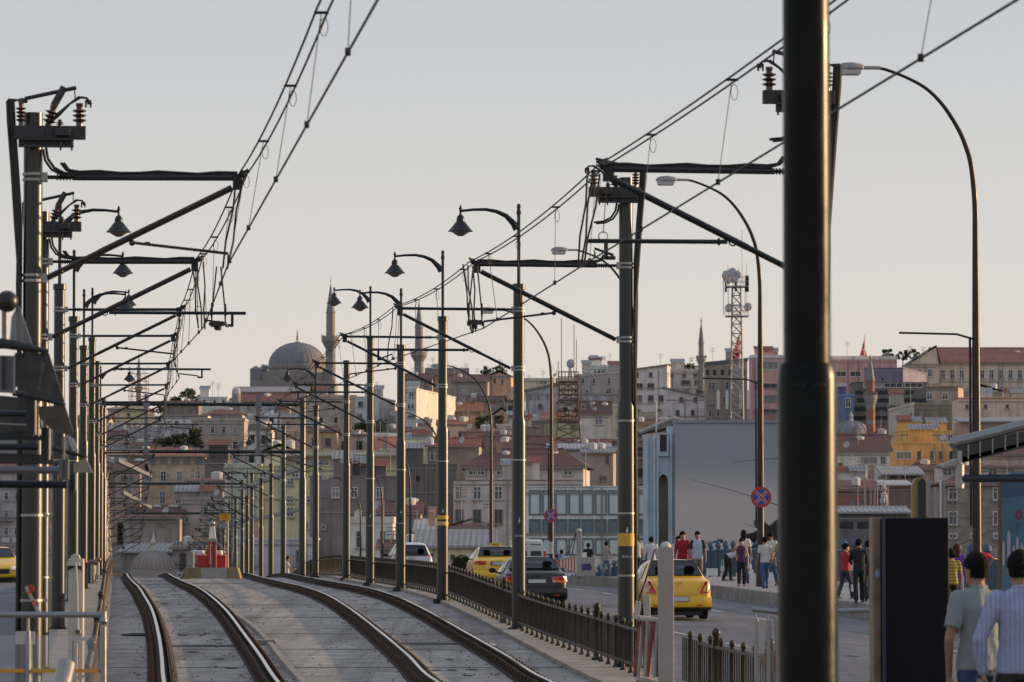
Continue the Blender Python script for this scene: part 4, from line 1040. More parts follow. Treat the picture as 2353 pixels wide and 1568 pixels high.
# ------------------------------------------------------------------ town: every building is a thing (pixel corners on the full-size photo -> real place on the hillside)
M_FRAME = mat("white_window_frame", (.60, .60, .60), .6)
M_FRAMED = mat("grey_window_frame", (.22, .22, .22), .6)
M_SILL = mat("stone_sill", (.30, .28, .26), .9)
M_PANE = mat("window_pane", (.035, .038, .045), .12, var=.5, scale=.4, col2=(.16, .14, .12))
M_PANEW = mat("warm_window_pane", (.20, .15, .12), .3, var=.6, scale=.6)
M_AC = mat("air_conditioner_white", (.55, .55, .54), .6)
M_REVEAL = mat("dark_reveal", (.045, .045, .05), .9)
_win = {}
def win_mesh(w_, h_, style, var=0):
    key = (round(w_, 1), round(h_, 1), style, var)
    if key in _win: return _win[key]
    w_, h_ = key[0], key[1]; mb = MB(); a, b_ = w_ / 2, h_ / 2; f = min(.13, w_ * .12)
    # y = 0 is the wall face, -y is outside
    if style == 'dark': fm = 1
    mb.m(1).poly([(-a, -.012, -b_), (a, -.012, -b_), (a, -.012, b_), (-a, -.012, b_)])
    mb.m(0)
    if style != 'hole':
        for x0, x1, z0, z1 in ((-a, -a + f, -b_, b_), (a - f, a, -b_, b_), (-a + f, a - f, b_ - f, b_), (-a + f, a - f, -b_, -b_ + f)):
            mb.box((x0, -.075, z0), (x1, 0, z1))
        if style in ('cross', 'tall', 'dark') and w_ > .7: mb.box((-f * .4, -.06, -b_ + f), (f * .4, 0, b_ - f))
        if style in ('cross', 'tall'): mb.box((-a + f, -.058, b_ * .25), (a - f, 0, b_ * .25 + f * .7))
        if style == 'band':
            k = max(2, int(w_ / .9))
            for i in range(1, k): mb.box((-a + w_ * i / k - f * .3, -.06, -b_ + f), (-a + w_ * i / k + f * .3, 0, b_ - f))
    if style not in ('band', 'pale', 'blue', 'hole', 'fin'): mb.m(2).box((-a - .1, -.16, -b_ - .13), (a + .1, 0, -b_ - .01))
    me = bpy.data.meshes.new("window")
    me.from_pydata([tuple(p) for p in mb.v], [], mb.f)
    fm = M_FRAMED if style in ('dark',) else M_FRAME
    pm = {'pale': mat("pale_panel_glass", (.66, .74, .76), .6, var=.3, scale=.5), 'blue': mat("blue_panel_glass", (.17, .23, .28), .3, var=.5, scale=.6), 'hole': M_REVEAL}.get(style, (M_PANE, M_PANE, mat('curtained_pane', (.26, .24, .22), .5, var=.5, scale=.7), mat('sky_lit_pane', (.10, .115, .14), .15, var=.4, scale=.5), mat('hazy_pane', (.045, .045, .055), .4, var=.3), mat('hazy_pane'), mat('hazy_curtain', (.24, .23, .23), .6, var=.3), mat('hazy_pane'))[var])  # far panes have distance haze put into their colour
    if style == 'fin': pm = mat("pale_fin", (.55, .62, .52), .8)
    if style in ('pale', 'blue'): fm = mat("blue_grey_mullion", (.13, .19, .21), .6)
    for m_ in (fm, pm, M_SILL): me.materials.append(m_)
    for p, i in zip(me.polygons, mb.mi): p.material_index = i
    _win[key] = me; return me

def bld(name, label, x0, x1, yt, yb, Y, wall=(.3, .28, .26), wk='plaster', x2=None, xl=None, D=9.0, yt2=None, roof=None, rh=0, rcol=(.26, .085, .06), rk='tile',
        rows=None, grid=None, style='cross', par=None, band=None, yaw=0.0, side_wins=True, over=.35, ac=0, dish=0, chim=0, fs=None, side_col=None):
    """x0..x1 front face, yt roof line, yb lowest row, x2: right end of the visible sunny side wall, xl: left end of a visible left wall
    rows: [(y centre, height px, [x centres] , width px)]; grid: (n columns, n rows, first y, row pitch px, w px, h px, margin)"""
    s = FP / Y * 1.4905                                  # full-photo pixels per metre
    A = F(x0, yb, Y); B = F(x1, yb, Y + yaw * 1.0)
    zt = F(x0, yt, Y).z; zt2 = F(x1, yt2, Y + yaw).z if yt2 is not None else zt
    zb = min(A.z, B.z) - 2.5
    C = F(x2, yb, Y + D) if x2 else Vector((B.x * (Y + D) / Y - .3, Y + D, 0))
    Dd = F(xl, yb, Y + D) if xl else Vector((A.x * (Y + D) / Y + .3, Y + D, 0))
    if not x2 and not xl: C = Vector((B.x, Y + D, 0)); Dd = Vector((A.x, Y + D, 0))
    hz = max(0, min(.3, (Y - 420) / 2000)); HZ = (.36, .32, .29); wall = tuple(a * (1 - hz) + b_ * hz for a, b_ in zip(wall, HZ)); rcol = tuple(a * (1 - hz * .5) + b_ * hz * .5 for a, b_ in zip(rcol, (.24, .16, .15)))  # distance haze is mixed into the wall and roof colours
    rgw = random.Random(int(x0 + Y)); wall = tuple(max(.0, q + (sum(wall) / 3 - q) * .08) for q in wall)
    root = wthing(name, label, "building", ((A.x + B.x) / 2, Y, zb))
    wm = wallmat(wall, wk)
    quad = [A, B, C, Dd]; tops = [zt, zt2, zt2, zt]
    mb = MB()
    vs = [(p.x, p.y, zb) for p in quad] + [(p.x, p.y, z) for p, z in zip(quad, tops)]
    mb.add(vs, [(0, 1, 5, 4), (1, 2, 6, 5), (2, 3, 7, 6), (3, 0, 4, 7), (4, 5, 6, 7)])
    wallo = mb.build("wall", wm, root)
    h = rh / s
    def top(p, z, e=0): return Vector((p.x, p.y, z + e))
    o = over
    if roof in ('ridge', 'hip', 'front', 'shed'):
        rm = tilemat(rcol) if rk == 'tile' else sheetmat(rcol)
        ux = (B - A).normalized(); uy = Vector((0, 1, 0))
        a = top(A, zt) - ux * o - uy * o; b_ = top(B, zt2) + ux * o - uy * o
        c = top(C, zt2) + ux * o + uy * o; d = top(Dd, zt) - ux * o + uy * o
        mb = MB(); e = Vector((0, 0, .12))
        if roof in ('ridge', 'hip'):
            k = .22 if roof == 'hip' else 0.0
            m1 = (a + d) / 2 + Vector((0, 0, h)) + (b_ - a) * k; m2 = (b_ + c) / 2 + Vector((0, 0, h)) - (b_ - a) * k
            mb.add([a, b_, m2, m1, c, d], [(0, 1, 2, 3), (4, 5, 3, 2), (5, 0, 3), (1, 4, 2)] if roof == 'hip' else [(0, 1, 2, 3), (4, 5, 3, 2)])
            if roof == 'ridge':
                for (p, q, mm) in ((top(A, zt), top(Dd, zt), (A + Dd) / 2), (top(B, zt2), top(C, zt2), (B + C) / 2)):
                    MB().add([p, q, Vector((mm.x, mm.y, p.z + h * .96))], [(0, 1, 2)]).build("gable_wall", wm, root)
        elif roof == 'front':
            pk = fs if fs is not None else .5
            m1 = a.lerp(b_, pk); m1.z = max(zt, zt2) + h; m2 = d.lerp(c, pk); m2.z = m1.z
            mb.add([a, m1, m2, d, b_, c], [(0, 1, 2, 3), (1, 4, 5, 2)])
            g = MB().add([top(A, zt), top(B, zt2), Vector((m1.x, A.y, m1.z - .25))], [(0, 1, 2)])
            g.build("gable_wall", wm, root)
            MB().add([top(Dd, zt), top(C, zt2), Vector((m2.x, C.y, m2.z - .25))], [(0, 1, 2)]).build("gable_wall", wm, root)
        elif roof == 'shed':
            mb.add([a, b_, c + Vector((0, 0, h)), d + Vector((0, 0, h))], [(0, 1, 2, 3)])
            MB().add([top(A, zt), top(B, zt2), top(C, zt2, h * .97), top(Dd, zt, h * .97)], [(0, 3, 2, 1)]).build("upper_wall", wm, root)
        n = len(mb.v); mb.v += [p + e for p in mb.v]; mb.f += [[n + i for i in f][::-1] for f in mb.f[:]]; mb.mi = [0] * len(mb.f)
        mb.tube([a + e * .5, b_ + e * .5], .09, 4)
        ro = mb.build("roof", rm, root)
        if roof in ('ridge', 'hip'): MB().tube([m1 + e, m2 + e], .16, 5).build("ridge_cap", tilemat(tuple(min(1, q * 1.5) for q in rcol)), ro)
        eave = MB().tube([a + Vector((0, -.05, -.02)), b_ + Vector((0, -.05, -.02))], .08, 5); eave.build("gutter", M_SILL, ro)
    else:
        ph = (par or 8) / s; pr = MB(); t = .25
        for p, q, z1, z2 in ((A, B, zt, zt2), (B, C, zt2, zt2), (Dd, A, zt, zt)):
            dirv = (q - p); dirv.z = 0; dirv.normalize(); nn = Vector((dirv.y, -dirv.x, 0)) * .12
            pr.add([top(p, z1) + nn, top(q, z2) + nn, top(q, z2, ph) + nn, top(p, z1, ph) + nn, top(p, z1) - nn, top(q, z2) - nn, top(q, z2, ph) - nn, top(p, z1, ph) - nn],
                   [(0, 1, 2, 3), (4, 7, 6, 5), (3, 2, 6, 7), (0, 4, 5, 1), (0, 3, 7, 4), (1, 5, 6, 2)])
        pr.build("parapet", wallmat(tuple(min(1, q * 1.12) for q in wall)) if not band else wallmat(band), root)
    # windows
    def put(px, py, wpx, hpx, st):
        q = (px - x0) / (x1 - x0); p = A.lerp(B, q); z = F(px, py, p.y).z
        o_ = bpy.data.objects.new("window", win_mesh(max(.4 if st != 'fin' else .2, wpx / s), max(.4, hpx / s), st, rgw.randrange(4) + (4 if Y > 620 else 0))); COL.objects.link(o_)
        o_.location = Vector((p.x, p.y - .01, z)) - ORG[root.name]; o_.rotation_euler = (0, 0, math.atan2(B.y - A.y, B.x - A.x)); o_.parent = root
        ORG[o_.name] = ORG[root.name]; return (p, z)
    for r_ in (rows or []):
        for px in r_[2]: put(px, r_[0], r_[3], r_[1], r_[4] if len(r_) > 4 else style)
    rg = random.Random(int(x0 * 7 + yt))
    if grid:
        nx_, ny_, y1, pitch, wp, hp, mg = grid
        for j in range(ny_):
            for i in range(nx_):
                px = x0 + mg + (x1 - x0 - 2 * mg) * (i + .5) / nx_
                if rg.random() < .93: p, z = put(px, y1 + j * pitch, wp * rg.uniform(.9, 1.05), hp, style)
                if Y < 700 and rg.random() < .14:
                    zf_ = z - hp / s * .5 - .25; bw = wp / s * .5 + .5; bal = MB().box((p.x - bw, p.y - .8, zf_ - .12), (p.x + bw, p.y, zf_)).build("balcony", M_SILL, root)
                    mb = MB()
                    for i_ in range(9): mb.box((p.x - bw + bw * i_ / 4 - .02, p.y - .79, zf_), (p.x - bw + bw * i_ / 4 + .02, p.y - .75, zf_ + .95))
                    mb.box((p.x - bw, p.y - .8, zf_ + .93), (p.x + bw, p.y - .74, zf_ + 1.0)).build("balcony_rail", M_FRAMED, bal)
                if ac and rg.random() < .12:
                    zc = z - hp / s * .5 - .5
                    MB().box((p.x - .4, p.y - .4, zc - .3), (p.x + .4, p.y - .02, zc + .3)).lathe([(0, .41), (.22, .41), (.22, .4)], (p.x - .1, p.y, zc), 10, (0, -1, 0)).build("air_conditioner", M_AC, root)
    if x2 and side_wins and grid:
        dv = C - B; L_ = Vector((dv.x, dv.y, 0)).length; n_ = max(1, int(L_ / 4)); ang = math.atan2(dv.y, dv.x)
        for j in range(grid[1]):
            for i in range(n_):
                if rg.random() < .25: continue
                p = B.lerp(C, (i + .5) / n_); z = F(x1, grid[2] + j * grid[3], Y).z
                o_ = bpy.data.objects.new("window", win_mesh(1.0, max(.8, grid[5] / s), 'dark')); COL.objects.link(o_)
                o_.location = Vector((p.x, p.y, z)) - ORG[root.name]; o_.rotation_euler = (0, 0, ang); o_.parent = root
                nv = Vector((math.sin(ang), -math.cos(ang), 0)) * .01; o_.location += nv
    for k in range(dish):
        p = A.lerp(B, rg.uniform(.15, .85)); z = max(zt, zt2) + .9
        p = p + Vector((0, 1.0, 0))
        MB().lathe([(0, .12), (.25, .07), (.42, 0), (.43, .01), (.25, .09), (0, .14)], (p.x, p.y, z), 12, (.5, .8, -.35)).tube([(p.x, p.y, zt - .2), (p.x, p.y, z)], .04, 5).build("satellite_dish", mat("dish_grey", (.45, .45, .45), .6), root)
    # cornices, downpipes and television aerials
    H_ = max(zt, zt2) - F(x0, yb, Y).z; ux = (B - A); ln = ux.length; ux.normalize()
    nf = max(1, min(6, int(H_ / 3.1)))
    for j in range(1, nf + 1):
        if rg.random() < .6:
            z = min(zt, zt2) - .55 - (j - 1) * 3.1; a = A - Vector((0, .10, 0)); b_ = B - Vector((0, .10, 0)); a.z = b_.z = z; dz = Vector((0, 0, .14))
            MB().add([a, b_, b_ + dz, a + dz, a + Vector((0, .1, 0)), b_ + Vector((0, .1, 0)), b_ + dz + Vector((0, .1, 0)), a + dz + Vector((0, .1, 0))], [(0, 1, 2, 3), (3, 2, 6, 7), (0, 4, 5, 1)]).build("cornice", M_SILL, root)
    for k in range(rg.randint(0, 2)):
        p = A.lerp(B, rg.uniform(.02, .98)); MB().tube([(p.x, p.y - .12, zb + 1), (p.x, p.y - .12, min(zt, zt2) - .1)], .07, 5).build("downpipe", M_FRAMED if k else M_SILL, root)
    for k in range(rg.randint(0, 3)):
        p = A.lerp(B, rg.uniform(.05, .95)) + Vector((0, rg.uniform(.5, D * .6), 0)); z = max(zt, zt2) + h * .3; q = rg.uniform(1.6, 3.4)
        mb = MB().tube([(p.x, p.y, z - .5), (p.x, p.y, z + q)], .035, 4)
        for i in range(3): mb.tube([(p.x - .5, p.y, z + q - .15 - i * .3), (p.x + .5, p.y, z + q - .15 - i * .3)], .025, 4)
        mb.build("tv_aerial", M_FRAMED, root)
    for k in range(rg.randint(0, 3) if name not in ('glass_hall', 'pavilion', 'shed', 'warehouse', 'fin_building', 'attic_floor') else 0):
        p = A.lerp(B, rg.uniform(.12, .88)) + Vector((0, D * rg.uniform(.35, .65), 0)); z = max(zt, zt2) + (h * .5 if roof else 0)
        if not roof:
            a_ = rg.uniform(.7, 1.7); tn = rg.uniform(.65, 1.15); q_ = rg.uniform(.9, 2.2); ht = MB().box((p.x - a_, p.y - 1.2, z), (p.x + a_, p.y + 1.2, z + q_)).build("roof_hut", wallmat(tuple(min(1, q * tn) for q in wall)), root)
            MB().add([(p.x - a_ - .2, p.y - 1.5, z + q_), (p.x + a_ + .2, p.y - 1.5, z + q_), (p.x + a_ + .2, p.y + 1.4, z + q_ + .8), (p.x - a_ - .2, p.y + 1.4, z + q_ + .8)], [(0, 1, 2, 3)]).build("hut_roof", tilemat(RED) if k % 2 else sheetmat((.3, .3, .31)), ht)
        else: MB().lathe([(.5, z), (.5, z + .9), (.1, z + 1.05)], (p.x, p.y, 0), 10).build("water_tank", M_AC, root)
    for k in range(chim):
        q = rg.uniform(.2, .8); p = A.lerp(B, q) + Vector((0, D * .4, 0)); z = max(zt, zt2)
        MB().box((p.x - .35, p.y - .35, z - .5), (p.x + .35, p.y + .35, z + h * .8 + 1.3)).box((p.x - .42, p.y - .42, z + h * .8 + 1.3), (p.x + .42, p.y + .42, z + h * .8 + 1.45)).build("chimney", wallmat((.30, .2, .16), 'brick'), root)
    return root

GREYV = (.29, .275, .285); BROWN = (.16, .125, .11); TAN = (.42, .33, .23); WHITE = (.62, .60, .58); LAV = (.40, .39, .42)
RED = (.27, .085, .06); DRED = (.15, .065, .06); ORG_ = (.40, .15, .08)
B_ = bld
# ---- skyline, right part
B_("apartment_block", "tall pale grey block with a slanting red-edged roof and a few dark windows", 2162, 2286, 1268, 1460, 860, LAV, x2=2296, yt2=1249, style='dark', roof='shed', rh=2, rcol=DRED,
   rows=[(1284, 16, [2182, 2229], 12), (1323, 21, [2190, 2229], 24), (1365, 22, [2190, 2229, 2264], 19), (1412, 20, [2187, 2257], 16)])
B_("apartment_block", "flat dark grey block with wide dark openings behind the pale gabled house", 2286, 2425, 1272, 1440, 900, GREYV, style='dark', rows=[(1285, 14, [2302, 2343, 2382], 13), (1311, 16, [2348, 2394], 32), (1340, 16, [2310, 2350, 2394], 22)], dish=1)
B_("gabled_house", "pale lavender gabled wall with four small dark windows, lower right of the tall pale block", 2279, 2425, 1328, 1470, 830, LAV, yt2=1362, style='dark', roof='shed', rh=3, rcol=(.12, .1, .1),
   rows=[(1369, 17, [2333, 2382], 14), (1415, 22, [2321, 2373], 13)])
B_("office_building", "dark brown five-storey building with white framed windows behind the white lattice mast", 2420, 2560, 1252, 1500, 800, BROWN, style='cross', yt2=1238, par=12, band=(.09, .09, .1),
   rows=[(1276, 18, [2424, 2448, 2475, 2498, 2523, 2545], 11, 'hole'), (1322, 27, [2432, 2444, 2456, 2490, 2502, 2530], 9), (1371, 26, [2432, 2444, 2480, 2492, 2530], 9), (1415, 26, [2432, 2460, 2500, 2540], 9)], ac=1)
B_("office_building", "pink building with a white glazed top floor and dark loggias left of the big column", 2575, 2790, 1226, 1500, 780, (.36, .19, .20), style='band', par=10, band=(.5, .5, .5),
   rows=[(1252, 30, [2630, 2720], 78), (1322, 17, [2640, 2720], 60, 'dark'), (1366, 17, [2640, 2720], 60, 'dark'), (1410, 17, [2640, 2720], 60, 'dark')])
B_("office_building", "long pink and grey building seen right of the big column, under the second red flag", 2800, 3073, 1232, 1400, 790, (.30, .17, .18), style='band', par=12, band=(.42, .40, .38), rows=[(1281, 20, [2880, 2930], 40), (1296, 12, [2990, 3040], 40)])
B_("warehouse", "royal blue clad hall with a ribbed lilac end beside the brick minaret", 2961, 3093, 1262, 1340, 745, (.075, .08, .18), x2=3174, D=26, side_wins=False, rows=[(1300, 12, [3022], 8, 'dark')], par=3)
B_("office_building", "dark glass office block with a bright reflecting top band", 2924, 3175, 1312, 1510, 730, (.05, .058, .065), style='band', par=3, band=(.07, .07, .08),
   rows=[(1320, 18, [2990, 3060, 3130], 66), (1345, 14, [2960, 3030, 3100], 60, 'hole'), (1372, 14, [2960, 3030, 3100, 3150], 50, 'hole'), (1402, 14, [2950, 3020, 3090, 3150], 50, 'hole'), (1432, 14, [2950, 3020, 3090], 50, 'hole')])
B_("shop_building", "narrow bright blue fronted building just right of the big column", 2810, 2925, 1358, 1480, 720, (.04, .10, .27), rows=[(1380, 34, [2905], 18, 'cross')])
B_("school_building", "long beige building with a red tiled roof and a row of white framed windows", 3207, 3560, 1243, 1420, 820, (.36, .32, .26), style='tall', roof='ridge', rh=58, rcol=(.30, .115, .085), D=22,
   rows=[(1283, 30, [3230, 3262, 3294, 3365, 3397, 3430, 3462, 3494], 17), (1335, 20, [3430, 3462, 3494], 16)], ac=1)
B_("gabled_house", "beige gable end of the long school building, with a balcony under its peak", 3110, 3216, 1250, 1400, 812, (.37, .33, .27), style='tall', roof='front', rh=66, rcol=(.22, .2, .2), D=14, fs=.88,
   rows=[(1278, 28, [3186], 18), (1278, 28, [3150], 14)])
B_("house", "small brown house with a lean-to red roof below the beige gable", 3175, 3282, 1326, 1420, 700, (.24, .2, .19), roof='shed', rh=10, rcol=RED, rows=[(1358, 26, [3184, 3237], 22, 'cross')], x2=3300)
B_("house", "sunlit rounded grey gable standing behind the dark lamp post on the right", 3283, 3440, 1345, 1420, 715, (.42, .36, .30), roof='front', rh=26, rcol=(.3, .28, .26), rk='sheet')
B_("apartment_block", "weathered pale block with a brick red corner and three small windows, right edge", 3281, 3560, 1366, 1470, 665, (.36, .31, .27), style='dark', rows=[(1393, 13, [3312, 3376, 3450], 11)], par=4, band=(.3, .13, .1), dish=2)
B_("warehouse", "low building with a long grey sheet roof below the weathered pale block", 3290, 3560, 1446, 1560, 640, (.25, .15, .13), roof='shed', rh=20, rcol=(.32, .33, .35), rk='sheet', rows=[(1475, 22, [3395, 3440], 40, 'dark')])
B_("apartment_block", "blank mossy green wall beside a light grey end with one small window", 3066, 3282, 1388, 1540, 680, (.085, .105, .08), xl=3040, D=12, side_wins=False)
B_("house", "light grey end wall with one narrow window left of the mossy green wall", 3062, 3131, 1404, 1530, 676, (.30, .295, .29), yt2=1386, rows=[(1426, 24, [3121], 8, 'cross')])
B_("house", "upper ochre house with a small terrace and red framed door", 3082, 3262, 1478, 1580, 610, (.50, .27, .07), rows=[(1502, 14, [3172], 8, 'dark'), (1503, 28, [3230, 3255], 20, 'band')], par=3, dish=2, chim=1)
B_("house", "large ochre yellow house with a mural panel over its wide window", 3053, 3272, 1520, 1640, 580, (.46, .25, .065), rows=[(1560, 28, [3096], 56, 'band'), (1560, 28, [3148, 3192, 3222, 3258], 12, 'dark')], par=4, dish=1)
B_("house", "small ochre annexe with a dark red roof beside the brick minaret", 2975, 3052, 1496, 1530, 640, (.48, .26, .07), roof='shed', rh=12, rcol=DRED, rows=[(1508, 12, [3010], 10, 'dark')])
B_("house", "white house with a steep dark red roof right of the big column", 2850, 3050, 1546, 1700, 560, (.40, .39, .38), roof='ridge', rh=58, rcol=DRED, D=16, rows=[(1577, 30, [2977], 60, 'band'), (1577, 30, [3025], 20, 'band'), (1600, 28, [2878], 16, 'dark')], dish=1)
B_("stone_building", "brown stone four-storey building with white framed windows behind the right-hand canopy", 3229, 3560, 1662, 1900, 500, (.20, .17, .15), wk='stone', style='cross', roof='hip', rh=30, rcol=DRED, D=16,
   rows=[(1692, 46, [3264, 3338, 3417, 3480], 32), (1775, 48, [3264, 3338, 3417, 3480], 32), (1835, 20, [3264, 3338, 3417], 30)], dish=1)
B_("glazed_top_floor", "glazed white penthouse floor on the brown stone building behind the canopy", 3225, 3560, 1601, 1640, 508, (.33, .31, .31), rows=[(1618, 28, [3245, 3290, 3340, 3400, 3460], 34, 'band')], roof='shed', rh=16, rcol=DRED)
B_("shed", "corrugated iron roofed workshop below the ochre house", 3028, 3160, 1627, 1700, 540, (.13, .11, .11), roof='shed', rh=32, rcol=(.34, .32, .32), rk='sheet', rows=[(1635, 8, [3060, 3100, 3130], 26, 'hole')])
B_("shed", "stall with a pale sloping awning in front of the corrugated workshop", 3012, 3120, 1664, 1780, 520, (.12, .115, .13), roof='shed', rh=20, rcol=(.5, .5, .52), rk='sheet')
B_("house", "low dark red roofed house beside the chimneys right of the big column", 2850, 3010, 1680, 1800, 515, (.19, .08, .07), roof='shed', rh=36, rcol=DRED, rows=[(1720, 16, [2920, 2960], 20, 'dark')])
B_("pavilion", "open grey roofed pavilion with a striped awning at the waterfront", 2874, 3110, 1758, 1950, 380, (.10, .10, .105), roof='ridge', rh=16, rcol=(.33, .34, .36), rk='sheet', D=8, rows=[(1800, 22, [2900, 2960, 3020], 48, 'hole')])
# ---- skyline, middle
B_("house", "white top floor with small windows and a yellow tank on its roof, on the ridge", 2022, 2095, 1258, 1330, 960, (.58, .56, .53), rows=[(1274, 10, [2038, 2052, 2066], 9, 'dark')])
B_("apartment_block", "long dark slate grey block on the ridge left of the yellow-banded pole", 1972, 2160, 1291, 1400, 880, (.20, .20, .225), yt2=1277, rows=[(1305, 20, [1997, 2034, 2086], 11), (1340, 22, [2083, 2125], 20), (1340, 14, [2010], 12)], style='cross')
B_("house", "grey roof-terrace house with a barrel vault skylight on the ridge", 1786, 1975, 1299, 1360, 900, (.42, .40, .33), rows=[(1308, 8, [1860], 22, 'dark')], par=4, dish=1)
B_("house", "blue-grey wall with a rising red roof edge, left of the brown lattice tower", 1791, 1913, 1343, 1450, 800, (.25, .27, .33), yt2=1314, style='dark', rows=[(1360, 12, [1817, 1844, 1876], 7), (1392, 16, [1850], 14)], roof='shed', rh=10, rcol=DRED)
B_("house", "tan brown gabled house with a small cross-framed window on the ridge", 1669, 1750, 1291, 1370, 850, (.33, .22, .15), roof='front', rh=20, rcol=BROWN, rows=[(1306, 20, [1720], 11, 'cross'), (1304, 15, [1694], 7, 'dark')], x2=1760)
B_("house", "dark grey house with sloping red roofs, left of the tan gabled house", 1550, 1670, 1308, 1380, 840, (.17, .15, .15), roof='ridge', rh=26, rcol=DRED, rows=[(1338, 14, [1630], 7), (1342, 16, [1590], 18)], x2=1680, D=14)
B_("house", "brown gabled house on the ridge right of the second minaret", 1460, 1600, 1284, 1340, 880, (.24, .18, .14), roof='ridge', rh=22, rcol=BROWN, rows=[(1304, 13, [1512, 1530, 1548], 9), (1312, 16, [1590], 14)], chim=1)
B_("house", "long low brown house with a red roof in front of the second minaret's foot", 1386, 1480, 1300, 1360, 860, (.19, .15, .14), roof='ridge', rh=20, rcol=DRED, rows=[(1306, 12, [1410, 1424], 10)])
B_("house", "house with a bright orange-red roof among greenery, right of the white houses", 1556, 1650, 1410, 1450, 740, (.30, .20, .15), roof='ridge', rh=30, rcol=ORG_)
B_("house", "half-ruined house with an open timber gable above a vine", 1686, 1750, 1425, 1500, 735, (.28, .22, .15), roof='front', rh=28, rcol=TAN)
B_("house", "wide house with a bright red roof and cream wall behind the brown lattice tower", 1862, 1990, 1438, 1520, 700, (.55, .44, .30), roof='ridge', rh=24, rcol=ORG_, x2=2010, side_wins=False, rows=[(1462, 10, [1960], 12, 'dark')])
B_("house", "house with a dark glazed veranda left of the bright red roof", 1788, 1863, 1443, 1520, 690, (.16, .13, .13), rows=[(1452, 18, [1800, 1820, 1840], 17, 'cross')], roof='shed', rh=6, rcol=BROWN, dish=1)
B_("house", "white house with a red roof and large framed window, left of the yellow-banded pole", 1982, 2092, 1420, 1520, 690, (.40, .38, .37), roof='ridge', rh=44, rcol=DRED, rows=[(1440, 32, [2051], 28, 'cross'), (1392, 18, [1998], 14, 'cross')], dish=1)
B_("house", "old house with a broad faded brown-red roof behind the big hip roof", 1640, 1884, 1556, 1640, 600, (.20, .16, .15), roof='ridge', rh=64, rcol=DRED, D=18)
B_("house", "low red roofed cottages at the foot of the brown lattice tower", 1884, 2090, 1545, 1600, 610, (.22, .19, .18), roof='ridge', rh=40, rcol=(.22, .10, .08), D=16, rows=[(1556, 12, [1920, 1960, 2040], 14)])
B_("warehouse", "long pale blue sheet roof below the brown lattice tower", 1880, 2090, 1540, 1570, 560, (.2, .2, .22), roof='shed', rh=24, rcol=(.34, .37, .42), rk='sheet')
B_("stone_building", "grey stone block with small windows beside the ferry terminal", 1995, 2100, 1552, 1700, 540, (.20, .18, .175), roof='ridge', rh=18, rcol=(.26, .26, .27), rk='sheet', rows=[(1575, 34, [2080], 14, 'dark'), (1640, 20, [2065], 26, 'dark')], x2=2110)
B_("apartment_block", "big building with a wide dark red hip roof, dormer and laundry on its terrace", 1594, 1998, 1603, 1700, 520, (.34, .32, .33), roof='hip', rh=66, rcol=DRED, D=16, x2=2020, over=.6,
   rows=[(1618, 22, [1620, 1645, 1715, 1830, 1945], 34, 'cross')], chim=2, ac=1)
B_("apartment_block", "grey-lilac building with tall white framed windows under a dark parapet, below the big hip roof", 1552, 1992, 1646, 1900, 500, (.33, .305, .32), par=2, band=(.06, .06, .065),
   rows=[(1689, 48, [1573, 1634, 1707, 1770, 1833], 30, 'tall'), (1770, 50, [1573, 1634, 1707, 1770], 29, 'dark')], ac=1)
B_("house", "small house with a dormer on the big dark red roof", 1704, 1842, 1540, 1580, 530, (.34, .32, .31), roof='hip', rh=36, rcol=DRED, D=10, rows=[(1553, 16, [1728, 1760, 1810], 26, 'cross')])
# ---- middle-left
B_("house", "white house whose sunlit blank side wall faces right, left one of the pair", 1215, 1296, 1362, 1500, 720, (.36, .37, .40), x2=1372, D=26, side_wins=False, rows=[(1385, 18, [1235], 16, 'dark'), (1425, 14, [1232], 16, 'dark')], par=4)
B_("house", "white house with a tall sunlit blank side wall, right one of the pair", 1388, 1426, 1334, 1500, 700, (.36, .36, .38), x2=1560, D=40, side_wins=False, rows=[(1351, 20, [1409], 20, 'cross'), (1392, 16, [1400, 1413], 8), (1427, 4, [1408], 26, 'dark')], par=4)
B_("stone_ruin", "old brick and stone wall of a ruined han below the mosque", 1000, 1220, 1358, 1480, 760, (.30, .24, .20), wk='brick', par=5, rows=[(1440, 18, [1100, 1150], 10, 'hole')])
B_("market_hall", "long market hall with grey barrel roofs just below the mosque", 806, 1050, 1344, 1400, 900, (.25, .24, .24), roof='ridge', rh=20, rcol=(.40, .37, .35), rk='sheet', D=16)
B_("house", "wide house with a rusty red roof below the market hall", 820, 1000, 1377, 1440, 840, (.30, .29, .30), roof='ridge', rh=30, rcol=(.24, .09, .06), D=14, rows=[(1392, 12, [850, 880], 10)])
B_("tower_block", "ribbed white tower block wrapped in scaffolding sheets, left of the barrel roofs", 677, 778, 1363, 1470, 840, (.46, .44, .44), rows=[(1375, 12, [700, 735, 765], 11, 'cross')], x2=800, D=10, par=4)
B_("house", "white boxy roof house with one dark window, beside the gantry hanger", 909, 950, 1423, 1480, 760, (.60, .60, .60), rows=[(1443, 20, [930], 14, 'hole')])
B_("apartment_block", "grey-brown concrete house with four white barred windows", 655, 836, 1442, 1600, 650, (.22, .19, .18), rows=[(1473, 26, [687, 728, 766, 805], 17, 'cross'), (1525, 22, [730, 765], 16, 'hole'), (1525, 22, [690, 805], 16, 'hole')], par=10)
B_("house", "long low sunlit white wall above the rocky slope", 555, 712, 1424, 1480, 780, (.58, .55, .52), roof='shed', rh=4, rcol=TAN, rows=[(1448, 10, [580, 605], 14, 'dark')])
B_("house", "dark brown house left of the ribbed tower block", 560, 680, 1385, 1440, 820, (.10, .08, .085), roof='ridge', rh=10, rcol=DRED)
B_("house", "sunlit yellow-ochre house under the scaffolded minaret", 369, 500, 1402, 1480, 860, (.50, .36, .20), x2=530, roof='hip', rh=10, rcol=TAN, rows=[(1420, 10, [385, 440], 10, 'dark')])
